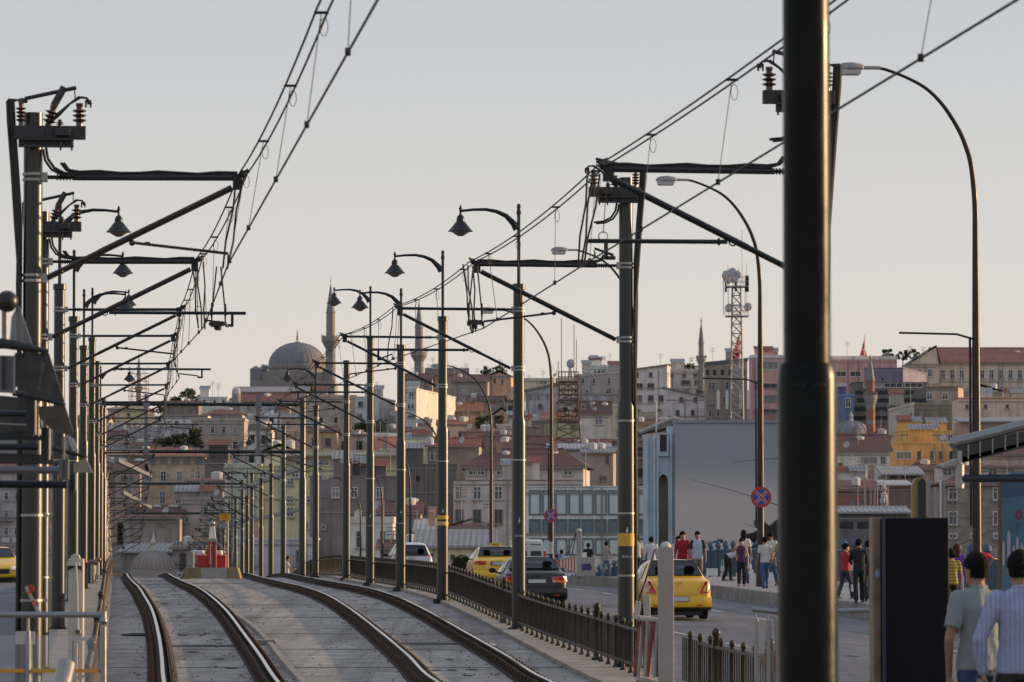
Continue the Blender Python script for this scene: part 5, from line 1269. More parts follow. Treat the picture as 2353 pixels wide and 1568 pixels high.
B_("stone_building", "tan stone building with a red hip roof and tall windows, framed by the gantries", 430, 703, 1564, 1800, 560, (.40, .30, .20), wk='stone', roof='hip', rh=30, rcol=(.38, .14, .09), D=18, x2=712,
   rows=[(1578, 16, [480, 520, 560, 600, 640, 680], 26, 'dark'), (1632, 38, [559, 614, 676], 21, 'tall'), (1705, 44, [556, 610], 22, 'tall'), (1632, 38, [470, 510], 20, 'tall')])
B_("house", "dark brown narrow block between the tan stone building and the green fins", 700, 780, 1575, 1720, 545, (.085, .075, .08), par=3)
B_("house", "old tiled house behind the left poles, dark red roof and shuttered front", 395, 480, 1610, 1720, 540, (.24, .17, .15), roof='ridge', rh=26, rcol=DRED, rows=[(1640, 20, [420, 450], 12, 'dark')])
B_("house", "white balconied house with a red striped awning, left of the pale green fins", 640, 775, 1648, 1720, 520, (.42, .42, .44), rows=[(1688, 26, [690, 725, 757], 26, 'cross')], roof='shed', rh=10, rcol=(.3, .12, .09))
B_("apartment_block", "grey apartment house with bay windows below the white balconied house", 620, 775, 1712, 1880, 505, (.22, .21, .22), rows=[(1740, 26, [705, 735], 22, 'cross'), (1830, 24, [705, 735], 20, 'dark'), (1780, 20, [640, 720], 18, 'cross')], ac=1, dish=1)
B_("house", "low house with a faded red roof above grey corrugated sheets, left of centre", 430, 615, 1776, 1900, 500, (.21, .19, .19), roof='ridge', rh=34, rcol=DRED, D=12, rows=[(1795, 12, [488, 549], 22, 'dark')], dish=2, ac=1)
B_("warehouse", "shed with a ribbed grey roof just behind the small lit dome", 412, 600, 1893, 1960, 470, (.15, .14, .14), roof='shed', rh=30, rcol=(.30, .30, .31), rk='sheet')
B_("house", "cluttered grey rooftops right of the small lit dome", 590, 760, 1880, 1990, 460, (.20, .19, .20), roof='shed', rh=22, rcol=(.14, .10, .10), ac=1, rows=[(1900, 14, [640], 14, 'cross'), (1862, 16, [610], 14, 'cross')])
B_("fin_building", "pale green building with vertical fins, left end of the yellow-green block", 770, 880, 1590, 1900, 475, (.42, .46, .38), rows=[(1740, 290, [781 + 13 * k for k in range(8)], 4, 'fin')], par=3)
B_("apartment_block", "long yellow-green building with a glazed attic and cream gables", 880, 1356, 1597, 1960, 470, (.34, .33, .20), par=2, rows=[(1586 + 40, 22, [900, 1010], 24, 'cross'), (1650, 24, [993], 26, 'cross'), (1711, 26, [993, 1050], 24, 'cross'), (1755, 36, [993], 24, 'tall'), (1800, 26, [1050], 16, 'cross')])
B_("attic_floor", "glazed brown attic storey with cream gables on the yellow-green building", 960, 1357, 1562, 1600, 474, (.20, .165, .14), roof='ridge', rh=14, rcol=(.34, .31, .24), D=8, rows=[(1586, 20, [1020 + 33 * k for k in range(10)], 20, 'cross')])
B_("house", "cream gabled roof house rising left behind the glazed attic", 905, 1010, 1548, 1600, 500, (.45, .42, .30), roof='front', rh=26, rcol=(.4, .38, .28))
B_("apartment_block", "dark brown-grey blank building with three white cross windows behind the tall poles", 1060, 1372, 1634, 1980, 440, (.125, .11, .12), rows=[(1687, 38, [1148, 1212, 1300], 26, 'cross'), (1690, 20, [1110], 9, 'dark'), (1805, 18, [1108], 12, 'cross')], par=4, ac=1)
B_("house", "small white classical pavilion with tall shuttered windows and urns", 1196, 1345, 1792, 1980, 400, (.38, .40, .38), rows=[(1848, 60, [1229, 1262, 1310], 22, 'tall')], par=22, band=(.4, .39, .37), dish=1, ac=1)
B_("house", "low house with a dark red roof behind the classical pavilion", 1255, 1440, 1760, 1850, 420, (.2, .17, .16), roof='ridge', rh=40, rcol=DRED, D=10, dish=2)
B_("apartment_block", "salmon red upper storey over a cream floor, flat white roof edge", 1270, 1462, 1495, 1600, 600, (.36, .13, .11), par=12, band=(.45, .45, .45), rows=[(1526, 12, [1319, 1427], 12, 'cross'), (1570, 18, [1440], 26, 'cross')])
B_("house", "cream lower storey under the salmon red floor", 1300, 1462, 1540, 1620, 590, (.48, .44, .32), par=3, rows=[(1570, 20, [1442], 26, 'cross')])
B_("apartment_block", "narrow sooty block with glazed balconies and air conditioners", 1462, 1512, 1530, 1760, 560, (.22, .215, .235), style='cross', grid=(1, 4, 1560, 48, 36, 36, 2), ac=1, roof='shed', rh=14, rcol=RED)
B_("apartment_block", "sooty dark wall between the salmon house and the grey-lilac building", 1385, 1560, 1592, 1800, 555, (.10, .09, .095), par=3, rows=[(1640, 20, [1430], 16, 'hole')])
B_("house", "concrete house with a brown red roof just right of the glazed balconies", 1505, 1640, 1530, 1700, 570, (.17, .155, .15), roof='ridge', rh=30, rcol=RED, D=10, dish=1, x2=1650)
B_("warehouse", "quayside shed with a blue-grey ribbed roof and cream wall, behind the left taxi", 1425, 1690, 1876, 1980, 360, (.45, .41, .30), roof='shed', rh=62, rcol=(.22, .225, .25), rk='sheet', D=14, rows=[(1910, 22, [1550, 1580], 18, 'dark')])
B_("house", "small house with a red gabled dormer above the blue-grey shed roof", 1540, 1690, 1806, 1880, 400, (.30, .22, .20), roof='front', rh=26, rcol=RED, D=8)
B_("shed", "pale striped canopy roof between the poles, left of the blue-grey shed", 1425, 1505, 1822, 1880, 410, (.22, .2, .2), roof='shed', rh=44, rcol=(.46, .46, .47), rk='sheet', chim=1)
B_("glass_hall", "pale blue panelled waterfront hall with a row of dark blue windows", 1787, 2215, 1668, 2010, 330, (.46, .53, .55), par=3, style='hole',
   rows=[(1722, 86, [1832 + 45.2 * k for k in range(9)], 41, 'pale'), (1805, 56, [1832 + 45.2 * k for k in range(9)], 40, 'blue'), (1873, 60, [1832 + 45.2 * k for k in range(9)], 41, 'pale')])
# left edge behind the poles
B_("apartment_block", "crowded grey apartment fronts glimpsed between the leftmost poles", -40, 190, 1660, 1960, 470, (.27, .25, .27), grid=(6, 4, 1700, 60, 18, 28, 6), ac=1, dish=2)
B_("apartment_block", "red-brown roofed house glimpsed between the left poles, above the apartment fronts", 60, 400, 1600, 1800, 560, (.30, .2, .17), roof='hip', rh=30, rcol=DRED, grid=(8, 2, 1640, 60, 16, 26, 8))
B_("house", "dim house behind the left poles under the scaffolded minaret", 180, 420, 1500, 1650, 700, (.2, .17, .165), roof='ridge', rh=22, rcol=DRED, grid=(6, 2, 1530, 40, 12, 18, 6))
B_("house", "house on the slope left of the rocky bank", 240, 372, 1440, 1540, 800, (.26, .22, .2), roof='ridge', rh=16, rcol=RED, grid=(4, 2, 1458, 30, 9, 13, 5))

# small infill houses between the named ones, stepping up the hill
fill = [
 ("grey house wedged above the tan stone building's roof, left", 430, 545, 1530, 640, GREYV, DRED), ("small brown house right of the rocky bank", 540, 660, 1500, 700, BROWN, RED),
 ("white patched house under the white boxy roof house", 836, 930, 1470, 680, (.4, .39, .38), DRED), ("brown tiled house right of the white boxy house", 940, 1060, 1478, 690, (.24, .2, .18), RED),
 ("orange-lit timber house in the middle of the ruins", 1050, 1150, 1478, 640, (.36, .24, .16), DRED), ("pale ruin fragment with arches above the cream gables", 1150, 1260, 1490, 650, (.33, .31, .30), BROWN),
 ("greenish house at the foot of the left white house", 1215, 1300, 1470, 660, (.22, .23, .2), BROWN), ("stone house at the foot of the right white house", 1400, 1480, 1470, 680, (.25, .22, .2), DRED),
 ("sunlit cream cottage right of the white houses", 1500, 1610, 1455, 670, (.42, .33, .24), ORG_), ("low cottage with an orange-pink terrace wall", 1580, 1720, 1480, 650, (.40, .28, .22), RED),
 ("dark cottage below the vine-covered gable", 1640, 1760, 1500, 640, BROWN, DRED), ("grey cottage left of the dark veranda", 1700, 1800, 1460, 680, GREYV, RED),
 ("brown house below the tan gabled house", 1600, 1720, 1372, 800, BROWN, DRED), ("pale house below the dark grey ridge house", 1730, 1800, 1372, 810, (.34, .31, .3), RED),
 ("grey house in front of the slate grey ridge block", 1913, 2000, 1378, 790, GREYV, DRED), ("cream corner house in front of the slate grey block", 2000, 2110, 1392, 770, (.38, .33, .27), RED),
 ("red roofed house below the pale gabled wall", 2150, 2300, 1455, 700, (.30, .25, .23), RED), ("dark tiled house left of the ferry terminal roof", 2090, 2230, 1510, 620, BROWN, DRED),
 ("brown house at the foot of the dark brown offices", 2400, 2560, 1500, 700, BROWN, DRED), ("pink walled house under the pink building", 2560, 2760, 1480, 700, (.3, .19, .18), DRED),
 ("brown house under the brick minaret", 2960, 3060, 1475, 700, (.19, .15, .14), DRED), ("dark house behind the big column, right side", 2800, 2960, 1490, 660, GREYV, DRED),
 ("house with a brown roof below the large ochre house", 3120, 3240, 1610, 560, (.27, .2, .18), DRED), ("grey house below the white house with the steep roof", 2860, 3030, 1650, 540, GREYV, BROWN),
 ("mansard house at the right edge above the stone building", 3270, 3560, 1560, 570, (.3, .25, .23), DRED), ("brown house right of the mossy green wall", 3280, 3400, 1480, 650, (.25, .15, .13), RED),
 ("low roof behind the left market hall", 700, 830, 1420, 800, GREYV, RED), ("pale house under the barrel roofs", 850, 990, 1425, 790, (.36, .34, .33), DRED),
 ("roof with laundry poles above the salmon red storey", 1280, 1400, 1480, 640, (.30, .27, .25), DRED), ("brown house left of the concrete house with the brown red roof", 1400, 1520, 1500, 630, BROWN, RED),
 ("low quay house behind the far poles", 560, 800, 1930, 440, (.26, .25, .28), BROWN), ("pale lilac quay wall building behind the man on the track", 800, 1080, 1850, 430, (.34, .33, .38), BROWN),
 ("low quay building behind the white hatchback", 1300, 1450, 1880, 380, (.30, .28, .30), DRED),
]
for k, (lab, x0, x1, yt, Y, wc, rc) in enumerate(fill):
    s_ = FP / Y * 1.49; n_ = max(2, int((x1 - x0) / s_ / 2.6)); rt = ('ridge', 'shed', 'hip', None)[k % 4]
    bld("house", lab, x0, x1, yt, yt + 90, Y, wc, roof=rt, rh=(14 if Y > 600 else 22) if rt != 'shed' else 8, rcol=rc, grid=(n_, 2, yt + s_ * 1.6, s_ * 3.0, s_ * .95, s_ * 1.35, 4), style=('cross', 'dark', 'hole')[k % 3], D=8, x2=(x1 + 12 if k % 3 == 0 else None), ac=1, chim=k % 2, dish=(k % 4 == 1) * 1)

# ------------------------------------------------------------------ landmarks
M_LEAD = mat("grey_lead_roof", (.23, .225, .245), .65, var=.4, scale=.35, streak=.3)
M_STONE = mat("mosque_stone", (.34, .30, .28), .9, var=.4, scale=.25, streak=.2, pattern=('brick', 1.6, .55, .4))
M_GOLD = mat("gilded_finial", (.55, .38, .12), .35, .9)
M_BRICKM = wallmat((.21, .10, .07), 'brick')
s13 = lambda Y: FP / Y * 1.4905

def minaret(label, cx_, y_fin, y_tip, y_cone, y_bal0, y_bal1, y_base, w_sh, w_bal, w_low, Y, m=None, mc=None, striped=False):
    b = F(cx_, y_base, Y); s = s13(Y); m = m or M_STONE; mc = mc or M_LEAD
    t = wthing("minaret", label, "minaret", b - Vector((0, 0, 3)))
    z = lambda y: F(cx_, y, Y).z
    c = (b.x, b.y, 0); r = w_sh / 2 / s; rb = w_bal / 2 / s; rl = w_low / 2 / s
    mb = MB(); zl = z(y_bal1)
    if striped:
        n = 14
        for k in range(n):
            z0 = b.z - 3 + (zl - b.z + 3) * k / n; z1 = b.z - 3 + (zl - b.z + 3) * (k + 1) / n
            mb.m(k % 2 if k % 4 == 1 else 0).lathe([(rl, z0), (rl, z1)], c, 12)
        mb.build("lower_shaft", [m, M_STONE], t)
    else:
        mb.lathe([(rl * 1.04, b.z - 3), (rl * 1.02, b.z + (zl - b.z) * .3), (rl, zl)], c, 12).build("lower_shaft", m, t)
    zz = z(y_bal0); h = zz - zl; pf = [(rl, zl)]
    for k in range(1, 5): pf += [(rl + (rb - rl) * (k - .35) / 4.2, zl + h * .62 * (k - .5) / 4), (rl + (rb - rl) * k / 4.2, zl + h * .62 * k / 4)]
    pf += [(rb, zl + h * .66), (rb, zz), (rb * .93, zz), (rb * .93, zl + h * .72), (r, zl + h * .72)]
    mb = MB().lathe(pf, c, 16)
    for k in range(16):
        a = math.pi * 2 * k / 16; mb.box((b.x + rb * math.cos(a) - .09, b.y + rb * math.sin(a) - .09, zz - .02), (b.x + rb * math.cos(a) + .09, b.y + rb * math.sin(a) + .09, zz + .45))
    mb.build("balcony", m if not striped else M_STONE, t)
    MB().lathe([(r, zl + h * .7), (r * .97, z(y_cone)), (r * 1.06, z(y_cone) + .02), (r * 1.06, z(y_cone) + .3)], c, 12).build("upper_shaft", m, t)
    MB().lathe([(r * 1.12, z(y_cone) + .3), (r * .98, z(y_cone) + .6), (r * .45, (z(y_cone) + z(y_tip)) / 2 + 1), (.03, z(y_tip)), (0, z(y_tip))], c, 12).build("spire", mc, t)
    mb = MB().tube([(b.x, b.y, z(y_tip) - .3), (b.x, b.y, z(y_fin))], .05, 5)
    for q, rr in ((.15, .22), (.4, .17), (.65, .12)): mb.ball((b.x, b.y, z(y_tip) + (z(y_fin) - z(y_tip)) * q), rr, 8)
    mb.build("finial", M_GOLD, t); return t
minaret("taller stone minaret standing right beside the great dome", 1132, 944, 969, 1074, 1152, 1195, 1329, 31, 63, 35, 1300)
minaret("stone minaret right of the dome, partly hidden by a green pole", 1435, 1022, 1034, 1126, 1205, 1240, 1300, 28, 58, 32, 1300)
mscaf = minaret("small minaret wrapped in scaffolding behind the left poles", 475, 1212, 1218, 1286, 1330, 1345, 1420, 15, 26, 18, 1150)
minaret("small dark minaret with a balcony, between the curved lamp post and the lattice mast", 2402, 1084, 1104, 1180, 1226, 1248, 1290, 19, 34, 22, 900)
minaret("red brick minaret with pale bands, right of the big column", 2982, 1215, 1228, 1309, 1353, 1388, 1500, 28, 46, 31, 640, m=M_BRICKM, striped=True)
minaret("short grey minaret peeking out beside the lamp pole in front of the black car", 1793, 1320, 1332, 1383, 1428, 1434, 1470, 13, 17, 12, 760, m=wallmat((.5, .48, .46)))
# scaffolding round the small minaret
b = F(475, 1345, 1150); s = s13(1150)
t = wthing("scaffolding", "rusty tube scaffolding cage around the small minaret on the left", "scaffolding", b)
mb = MB(); r0 = 2.6
for k in range(8):
    a = k * math.pi / 4; mb.tube([(b.x + r0 * math.cos(a), b.y + r0 * math.sin(a), b.z - 9), (b.x + r0 * math.cos(a), b.y + r0 * math.sin(a), b.z + 4.5)], .07, 4)
for z in range(-9, 6, 2):
    for k in range(8):
        a = k * math.pi / 4; a2 = a + math.pi / 4
        mb.tube([(b.x + r0 * math.cos(a), b.y + r0 * math.sin(a), b.z + z), (b.x + r0 * math.cos(a2), b.y + r0 * math.sin(a2), b.z + z)], .06, 4)
        if k % 2: mb.tube([(b.x + r0 * math.cos(a), b.y + r0 * math.sin(a), b.z + z), (b.x + r0 * math.cos(a2), b.y + r0 * math.sin(a2), b.z + z + 2)], .05, 4)
mb.build("tube_frame", mat("rusty_scaffold", (.28, .15, .09), .8), t)

# the mosque
Y = 1310; s = s13(Y); c0 = F(1018, 1252, Y); rad = 98 / s
t = wthing("mosque", "great domed mosque with a lead roof on the skyline", "mosque", F(1018, 1330, Y))
zd = c0.z; mb = MB(); pf = [(rad * math.cos(a), zd + rad * .80 * math.sin(a)) for a in [i * math.pi / 2 / 14 for i in range(15)]]
mb.lathe(pf, (c0.x, c0.y, 0), 48)
dm = mb.build("dome", M_LEAD, t, smooth=True)
mb = MB()
for k in range(40):
    a = k * math.pi / 20; mb.tube([(c0.x + r_ * 1.003 * math.cos(a), c0.y + r_ * 1.003 * math.sin(a), z_) for r_, z_ in pf[:-1]], .06, 4)
mb.build("lead_seams", M_LEAD, dm)
zb = F(1018, 1334, Y).z
mb = MB().lathe([(rad * 1.03, zd - 1.2), (rad * 1.05, zd - .2), (rad * 1.0, zd)], (c0.x, c0.y, 0), 48)
mb.lathe([(rad * 1.12, zb + 3), (rad * 1.10, zd - 3.2), (rad * 1.0, zd - 1.2)], (c0.x, c0.y, 0), 24); mb.build("drum", M_STONE, t)
mb = MB()
for k in range(24):
    a = k * math.pi / 12; p = Vector((c0.x + rad * 1.1 * math.cos(a), c0.y + rad * 1.1 * math.sin(a), zd - 3.6))
    mb.box((p.x - .5, p.y - .5, p.z - 1.6), (p.x + .5, p.y + .5, p.z + 1.2))
mb.build("drum_buttresses", M_STONE, t)
mb = MB(); A = F(858, 1334, Y - 12); B = F(1146, 1300, Y - 12)
mb.box((A.x, Y - 12, zb - 6), (B.x, Y + 12, F(0, 1310, Y).z)); mb.box((F(905, 0, Y).x, Y - 10, zb), (F(1128, 0, Y).x, Y + 10, F(0, 1280, Y).z)); mb.build("base_block", M_STONE, t)
for px, in ((876,), (1125,)):
    q = F(px, 1325, Y - 10); mb = MB(); mb.lathe([(1.75, q.z - 1), (1.75, F(0, 1274, Y).z), (1.9, F(0, 1272, Y).z), (1.6, F(0, 1268, Y).z), (.05, F(0, 1258, Y).z)], (q.x, q.y, 0), 12); mb.build("turret", M_LEAD, t)
mb = MB(); q0 = F(890, 1266, Y - 10); q1 = F(915, 1258, Y - 8)
mb.tube([q0 + Vector((0, 0, -.5)), (q0 + q1) / 2 + Vector((0, 0, .6)), q1], .7, 6); mb.tube([q1 - Vector((.6, 0, 0)), F(908, 1300, Y - 8)], .9, 6); mb.build("flying_buttress", M_STONE, t)
mb = MB(); 
for k in range(7): mb.box((F(960 + 18 * k, 0, Y - 12.1).x, Y - 12.15, F(0, 1306, Y).z), (F(968 + 18 * k, 0, Y).x, Y - 12.0, F(0, 1294, Y).z))
mb.build("drum_windows", M_REVEAL, t)
mb = MB().tube([(c0.x, c0.y, zd + rad * .78), (c0.x, c0.y, F(0, 1131, Y).z)], .12, 6); mb.lathe([(1.1, zd + rad * .79), (.8, zd + rad * .83), (.1, zd + rad * .86)], (c0.x, c0.y, 0), 12)
for q, rr in ((.3, .45), (.5, .35), (.68, .28), (.84, .2)): mb.ball((c0.x, c0.y, zd + rad * .8 + (F(0, 1131, Y).z - zd - rad * .8) * q), rr, 8)
mb.build("finial", M_GOLD, t)

def small_dome(label, cx_, y_base, y_top, hw, Y, m, seams=20, name="domed_building", finial=True):
    c = F(cx_, y_base, Y); s = s13(Y); r = hw / s; h = (y_base - y_top) / s
    t = wthing(name, label, "building", c - Vector((0, 0, 4)))
    pf = [(r * math.cos(a), c.z + h * math.sin(a)) for a in [i * math.pi / 2 / 10 for i in range(11)]]
    d = MB().lathe(pf, (c.x, c.y, 0), 32).build("dome", m, t, smooth=True)
    mb = MB()
    for k in range(seams):
        a = k * 2 * math.pi / seams; mb.tube([(c.x + q * 1.004 * math.cos(a), c.y + q * 1.004 * math.sin(a), z) for q, z in pf[:-1]], .07, 4)
    mb.build("seams", m, d)
    MB().lathe([(r * 1.05, c.z - 4), (r * 1.05, c.z - .1), (r * .98, c.z)], (c.x, c.y, 0), 24).build("drum", M_STONE, t)
    if finial: MB().lathe([(.35, c.z + h - .1), (.3, c.z + h + .3), (.12, c.z + h + .4), (.3, c.z + h + .8), (.08, c.z + h + 1.2), (0, c.z + h + 1.9)], (c.x, c.y, 0), 8).build("finial", M_CREAM, t)
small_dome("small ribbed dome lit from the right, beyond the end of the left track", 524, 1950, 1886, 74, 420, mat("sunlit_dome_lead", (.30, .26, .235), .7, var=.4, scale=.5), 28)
small_dome("low grey lead dome just right of the big column", 2915, 1487, 1442, 66, 655, M_LEAD, 16)
small_dome("little round white turret roof beside the ribbed tower block", 809, 1350, 1325, 14, 835, mat("white_turret", (.45, .45, .47), .7), 8, "round_turret", False)
small_dome("tiny domed kiosk with a pale conical cap near the waterfront", 3028, 1722, 1700, 13, 450, mat("white_turret"), 8, "kiosk_dome")

# lattice masts
def lattice(label, name, cx_, y0, y1, w0, w1, Y, m, n, plats, ants, tag_col=None):
    b = F(cx_, y0, Y); tp = F(cx_, y1, Y); s = s13(Y); t = wthing(name, label, "lattice mast", b)
    mb = MB(); h = tp.z - b.z
    def cn(q, i): r = (w0 + (w1 - w0) * q) / 2 / s; return Vector((b.x + (r if i in (1, 2) else -r), b.y + (r if i in (2, 3) else -r), b.z + h * q))
    tk = 1.0 if name == 'telecom_mast' else .62
    for i in range(4): mb.tube([cn(0, i), cn(1, i)], .11 * tk, 4)
    for k in range(n):
        for i in range(4):
            q0, q1 = k / n, (k + 1) / n; j = (i + 1) % 4
            mb.tube([cn(q0, i), cn(q1, j)], .05 * tk, 4); mb.tube([cn(q0, j), cn(q1, i)], .05 * tk, 4); mb.tube([cn(q1, i), cn(q1, j)], .05 * tk, 4)
    mb.build("lattice_frame", m, t)
    for y, w_ in plats:
        p = F(cx_, y, Y); r = w_ / 2 / s; mb = MB(); mb.box((p.x - r, p.y - r, p.z - .12), (p.x + r, p.y + r, p.z))
        for i in range(7):
            for sy in (-r, r): mb.tube([(p.x - r + 2 * r * i / 6, p.y + sy, p.z), (p.x - r + 2 * r * i / 6, p.y + sy, p.z + 1.4)], .04, 4)
        for z in (.7, 1.4):
            for sy in (-r, r): mb.tube([(p.x - r, p.y + sy, p.z + z), (p.x + r, p.y + sy, p.z + z)], .04, 4)
        mb.build("platform", m, t)
    for x, y, kind in ants:
        p = F(x, y, Y); mb = MB()
        if kind == 'd': mb.lathe([(0, .35), (.45, .3), (.62, .12), (.66, 0), (0, 0)], p, 12, (-.5, -1, .1)); mb.build("dish_antenna", mat("dish_white", (.42, .40, .42), .6), t)
        elif kind == 'p': mb.box((p.x - .16, p.y - .1, p.z - 1.2), (p.x + .16, p.y + .1, p.z + 1.2)); mb.build("panel_antenna", M_DARKBOX, t)
        elif kind == 'w': mb.box((p.x - .2, p.y - .1, p.z - 1.4), (p.x + .2, p.y + .1, p.z + 1.4)); mb.build("panel_antenna", M_WHITE, t)
        else: mb.tube([p, p + Vector((0, 0, float(kind)))], .05, 4); mb.build("rod_antenna", m, t)
lattice("tall white lattice mast crowded with dish antennas", "telecom_mast", 2524, 1470, 980, 44, 29, 640, mat("pale_mast_steel", (.40, .37, .36), .6, .2, var=.4), 15, ((982, 78), (1083, 78)),
        [(2493, 958, 'd'), (2486, 945, 'd'), (2504, 944, 'd'), (2508, 932, 'd'), (2488, 941, 'd'), (2502, 950, 'd'), (2524, 942, 'd'), (2516, 956, 'd'), (2486, 973, 'p'), (2520, 970, 'p'), (2556, 972, 'p'), (2561, 972, 'p'),
         (2542, 975, '8.0'), (2529, 960, '2'), (2478, 1078, '6.4'), (2494, 1070, '7.0'), (2558, 1076, '7.5'), (2552, 1080, '5'), (2562, 1052, 'd'), (2497, 1055, 'd'), (2528, 1268, 'd'), (2530, 1286, 'd'), (2460, 1370, 'w'), (2490, 1370, 'w'), (2536, 1368, 'w'), (2563, 1368, 'w'), (2589, 1368, 'w')])
lattice("squat rusty brown lattice tower standing among the red roofs", "lattice_tower", 1947, 1600, 1307, 92, 58, 600, mat("rusty_lattice", (.13, .075, .055), .8, .2, var=.4), 9, ((1309, 66), (1352, 68), (1444, 76)),
        [(1966, 1300, '7.6'), (1923, 1300, '8.4'), (1912, 1300, '2.5'), (1974, 1300, '5.5'), (1955, 1246, 'd'), (1952, 1268, 'w'), (1974, 1450, 'd')])

# flags
def flag(label, px, y_top, y_bot, pts, Y, pole=True):
    p0 = F(px, y_bot, Y); p1 = F(px, y_top, Y); t = wthing("flag", label, "flag", p0)
    MB().tube([p0 - Vector((0, 0, 3)), p1], .09, 6).build("flagpole", M_WHITE, t)
    mb = MB(); n = len(pts) // 2; L_ = pts[:n]; R_ = pts[n:]
    for i in range(n - 1):
        for k in range(4):
            def q(i_, kk):
                a = F(*L_[i_], Y); b_ = F(*R_[i_], Y); p = a.lerp(b_, kk / 4); p.y += .5 * math.sin(kk * 1.6 + i_); return p
            mb.poly([q(i, k), q(i, k + 1), q(i + 1, k + 1), q(i + 1, k)])
    mb.build("flag_cloth", mat("flag_red", (.55, .02, .02), .7), t, smooth=True)
    c = F(*[(L_[n // 2][k] + R_[n // 2][k]) / 2 for k in (0, 1)], Y - .9)
    MB().lathe([(.50, 0), (.62, .0), (.62, .02), (.50, .02)], c, 16, (0, -1, 0), a0=R(40), a1=R(320)).build("crescent_mark", M_WHITE, t)
flag("large red flag hanging behind the white lattice mast", 2533, 1146, 1240, [(2530, 1148), (2522, 1170), (2515, 1195), (2506, 1215), (2494, 1230), (2533, 1148), (2533, 1170), (2533, 1195), (2533, 1215), (2531, 1230)], 700)
flag("smaller red flag on the ridge right of the big column", 2961, 1147, 1235, [(2960, 1164), (2953, 1190), (2948, 1210), (2944, 1226), (2961, 1164), (2961, 1190), (2965, 1208), (2974, 1226)], 800)

# ferry terminal: big blank grey-blue hall with an arched blue facade on its left
Y = 300; s = s13(Y); t = wthing("ferry_terminal", "big waterfront hall with a blank grey-blue front and a light blue arched side", "building", F(2440, 1990, Y))
zt = F(2440, 1449, Y).z; zb = F(2440, 2060, Y).z
A = F(2313, 2000, Y); B = F(2740, 2000, Y)
M_TERM = mat("blue_render_painted_reflection", (.37, .395, .44), .8, var=.2, scale=.12, streak=.1)
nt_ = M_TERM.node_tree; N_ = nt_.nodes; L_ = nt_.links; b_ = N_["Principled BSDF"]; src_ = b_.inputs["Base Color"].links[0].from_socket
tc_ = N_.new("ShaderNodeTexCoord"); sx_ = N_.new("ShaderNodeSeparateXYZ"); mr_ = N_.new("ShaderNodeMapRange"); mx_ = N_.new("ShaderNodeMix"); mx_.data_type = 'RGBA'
mr_.interpolation_type = 'SMOOTHSTEP'; mr_.inputs[1].default_value = 8.6; mr_.inputs[2].default_value = 5.2; mx_.inputs[7].default_value = (.66, .56, .52, 1)      # pinkish light reflected near the foot, painted into the wall colour
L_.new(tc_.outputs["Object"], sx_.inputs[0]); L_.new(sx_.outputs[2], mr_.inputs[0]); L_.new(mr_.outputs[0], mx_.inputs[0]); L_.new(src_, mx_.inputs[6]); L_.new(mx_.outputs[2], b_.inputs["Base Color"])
M_TERMB = mat("light_blue_render", (.50, .60, .68), .85, var=.5, scale=.5, streak=.4)
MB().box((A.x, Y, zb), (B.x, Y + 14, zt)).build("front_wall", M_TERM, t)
Lx = F(2204, 2000, Y + 6).x
q = [(Lx, zb), (A.x, zb), (A.x, zt), (A.x - .2, zt + .1), (Lx, F(2204, 1494, Y).z)]
# side facade with an arched opening (built as strips around the arch)
ax0, ax1 = F(2254, 0, Y).x, F(2286, 0, Y).x; az = F(0, 1650, Y).z; ar = (ax1 - ax0) / 2; acx = (ax0 + ax1) / 2
zf = F(0, 1500, Y).z
mb = MB(); yy = Y + .5
mb.box((Lx, yy, zb), (ax0, yy + 6, zf)); mb.box((ax1, yy, zb), (A.x - .01, yy + 6, F(0, 1460, Y).z))
mb.box((ax0, yy, az + ar * 1.6 + .02), (ax1, yy + 6, zf))
for k in range(10):
    a0, a1 = math.pi * k / 10, math.pi * (k + 1) / 10
    p0 = (acx + ar * math.cos(a0), az + ar * 1.6 * math.sin(a0)); p1 = (acx + ar * math.cos(a1), az + ar * 1.6 * math.sin(a1))
    mb.prism([(p0[0], yy, p0[1]), (p1[0], yy, p1[1]), (p1[0], yy, az + ar * 1.6 + .02), (p0[0], yy, az + ar * 1.6 + .02)], (0, 6, 0))
mb.build("arched_wall", M_TERMB, t)
mb = MB()
for x in (2210, 2236, 2246, 2292): mb.box((F(x, 0, Y).x, yy - .22, zb), (F(x + 7, 0, Y).x, yy - .003, zf + .3))
mb.build("pilasters", M_TERMB, t)
MB().box((ax0 + .01, yy + .9, zb), (ax1 - .01, yy + 1.1, az + ar * 1.6)).build("arch_back", mat("dark_ochre_interior", (.36, .27, .15), .9, var=.5, scale=.6), t)
wx0, wx1 = F(2258, 0, Y).x, F(2282, 0, Y).x
mb = MB().box((wx0, yy - .12, F(0, 1545, Y).z), (wx1, yy - .05, F(0, 1490, Y).z)); mb.build("louvre_opening", M_REVEAL, t)
mb = MB()
for x0, x1, z0, z1 in ((wx0 - .12, wx0, 1550, 1484), (wx1, wx1 + .12, 1550, 1484)): mb.box((x0, yy - .2, F(0, z0, Y).z), (x1, yy - .03, F(0, z1, Y).z))
mb.box((wx0 - .3, yy - .24, F(0, 1487, Y).z), (wx1 + .12, yy - .03, F(0, 1483, Y).z)); mb.box((wx0 - .12, yy - .22, F(0, 1562, Y).z), (wx1 + .12, yy - .03, F(0, 1548, Y).z)); mb.build("opening_frame", M_TERMB, t)
mb = MB(); pk = F(2307, 1432, Y + 4); e0 = F(2188, 1482, Y + 4); e1 = F(2365, 1450, Y + 4)
for dz in (0,):
    mb.add([e0, pk, e1, e0 + Vector((0, 10, 0)), pk + Vector((0, 10, 0)), e1 + Vector((0, 10, 0))], [(0, 1, 4, 3), (1, 2, 5, 4), (0, 2, 1), (3, 4, 5)])
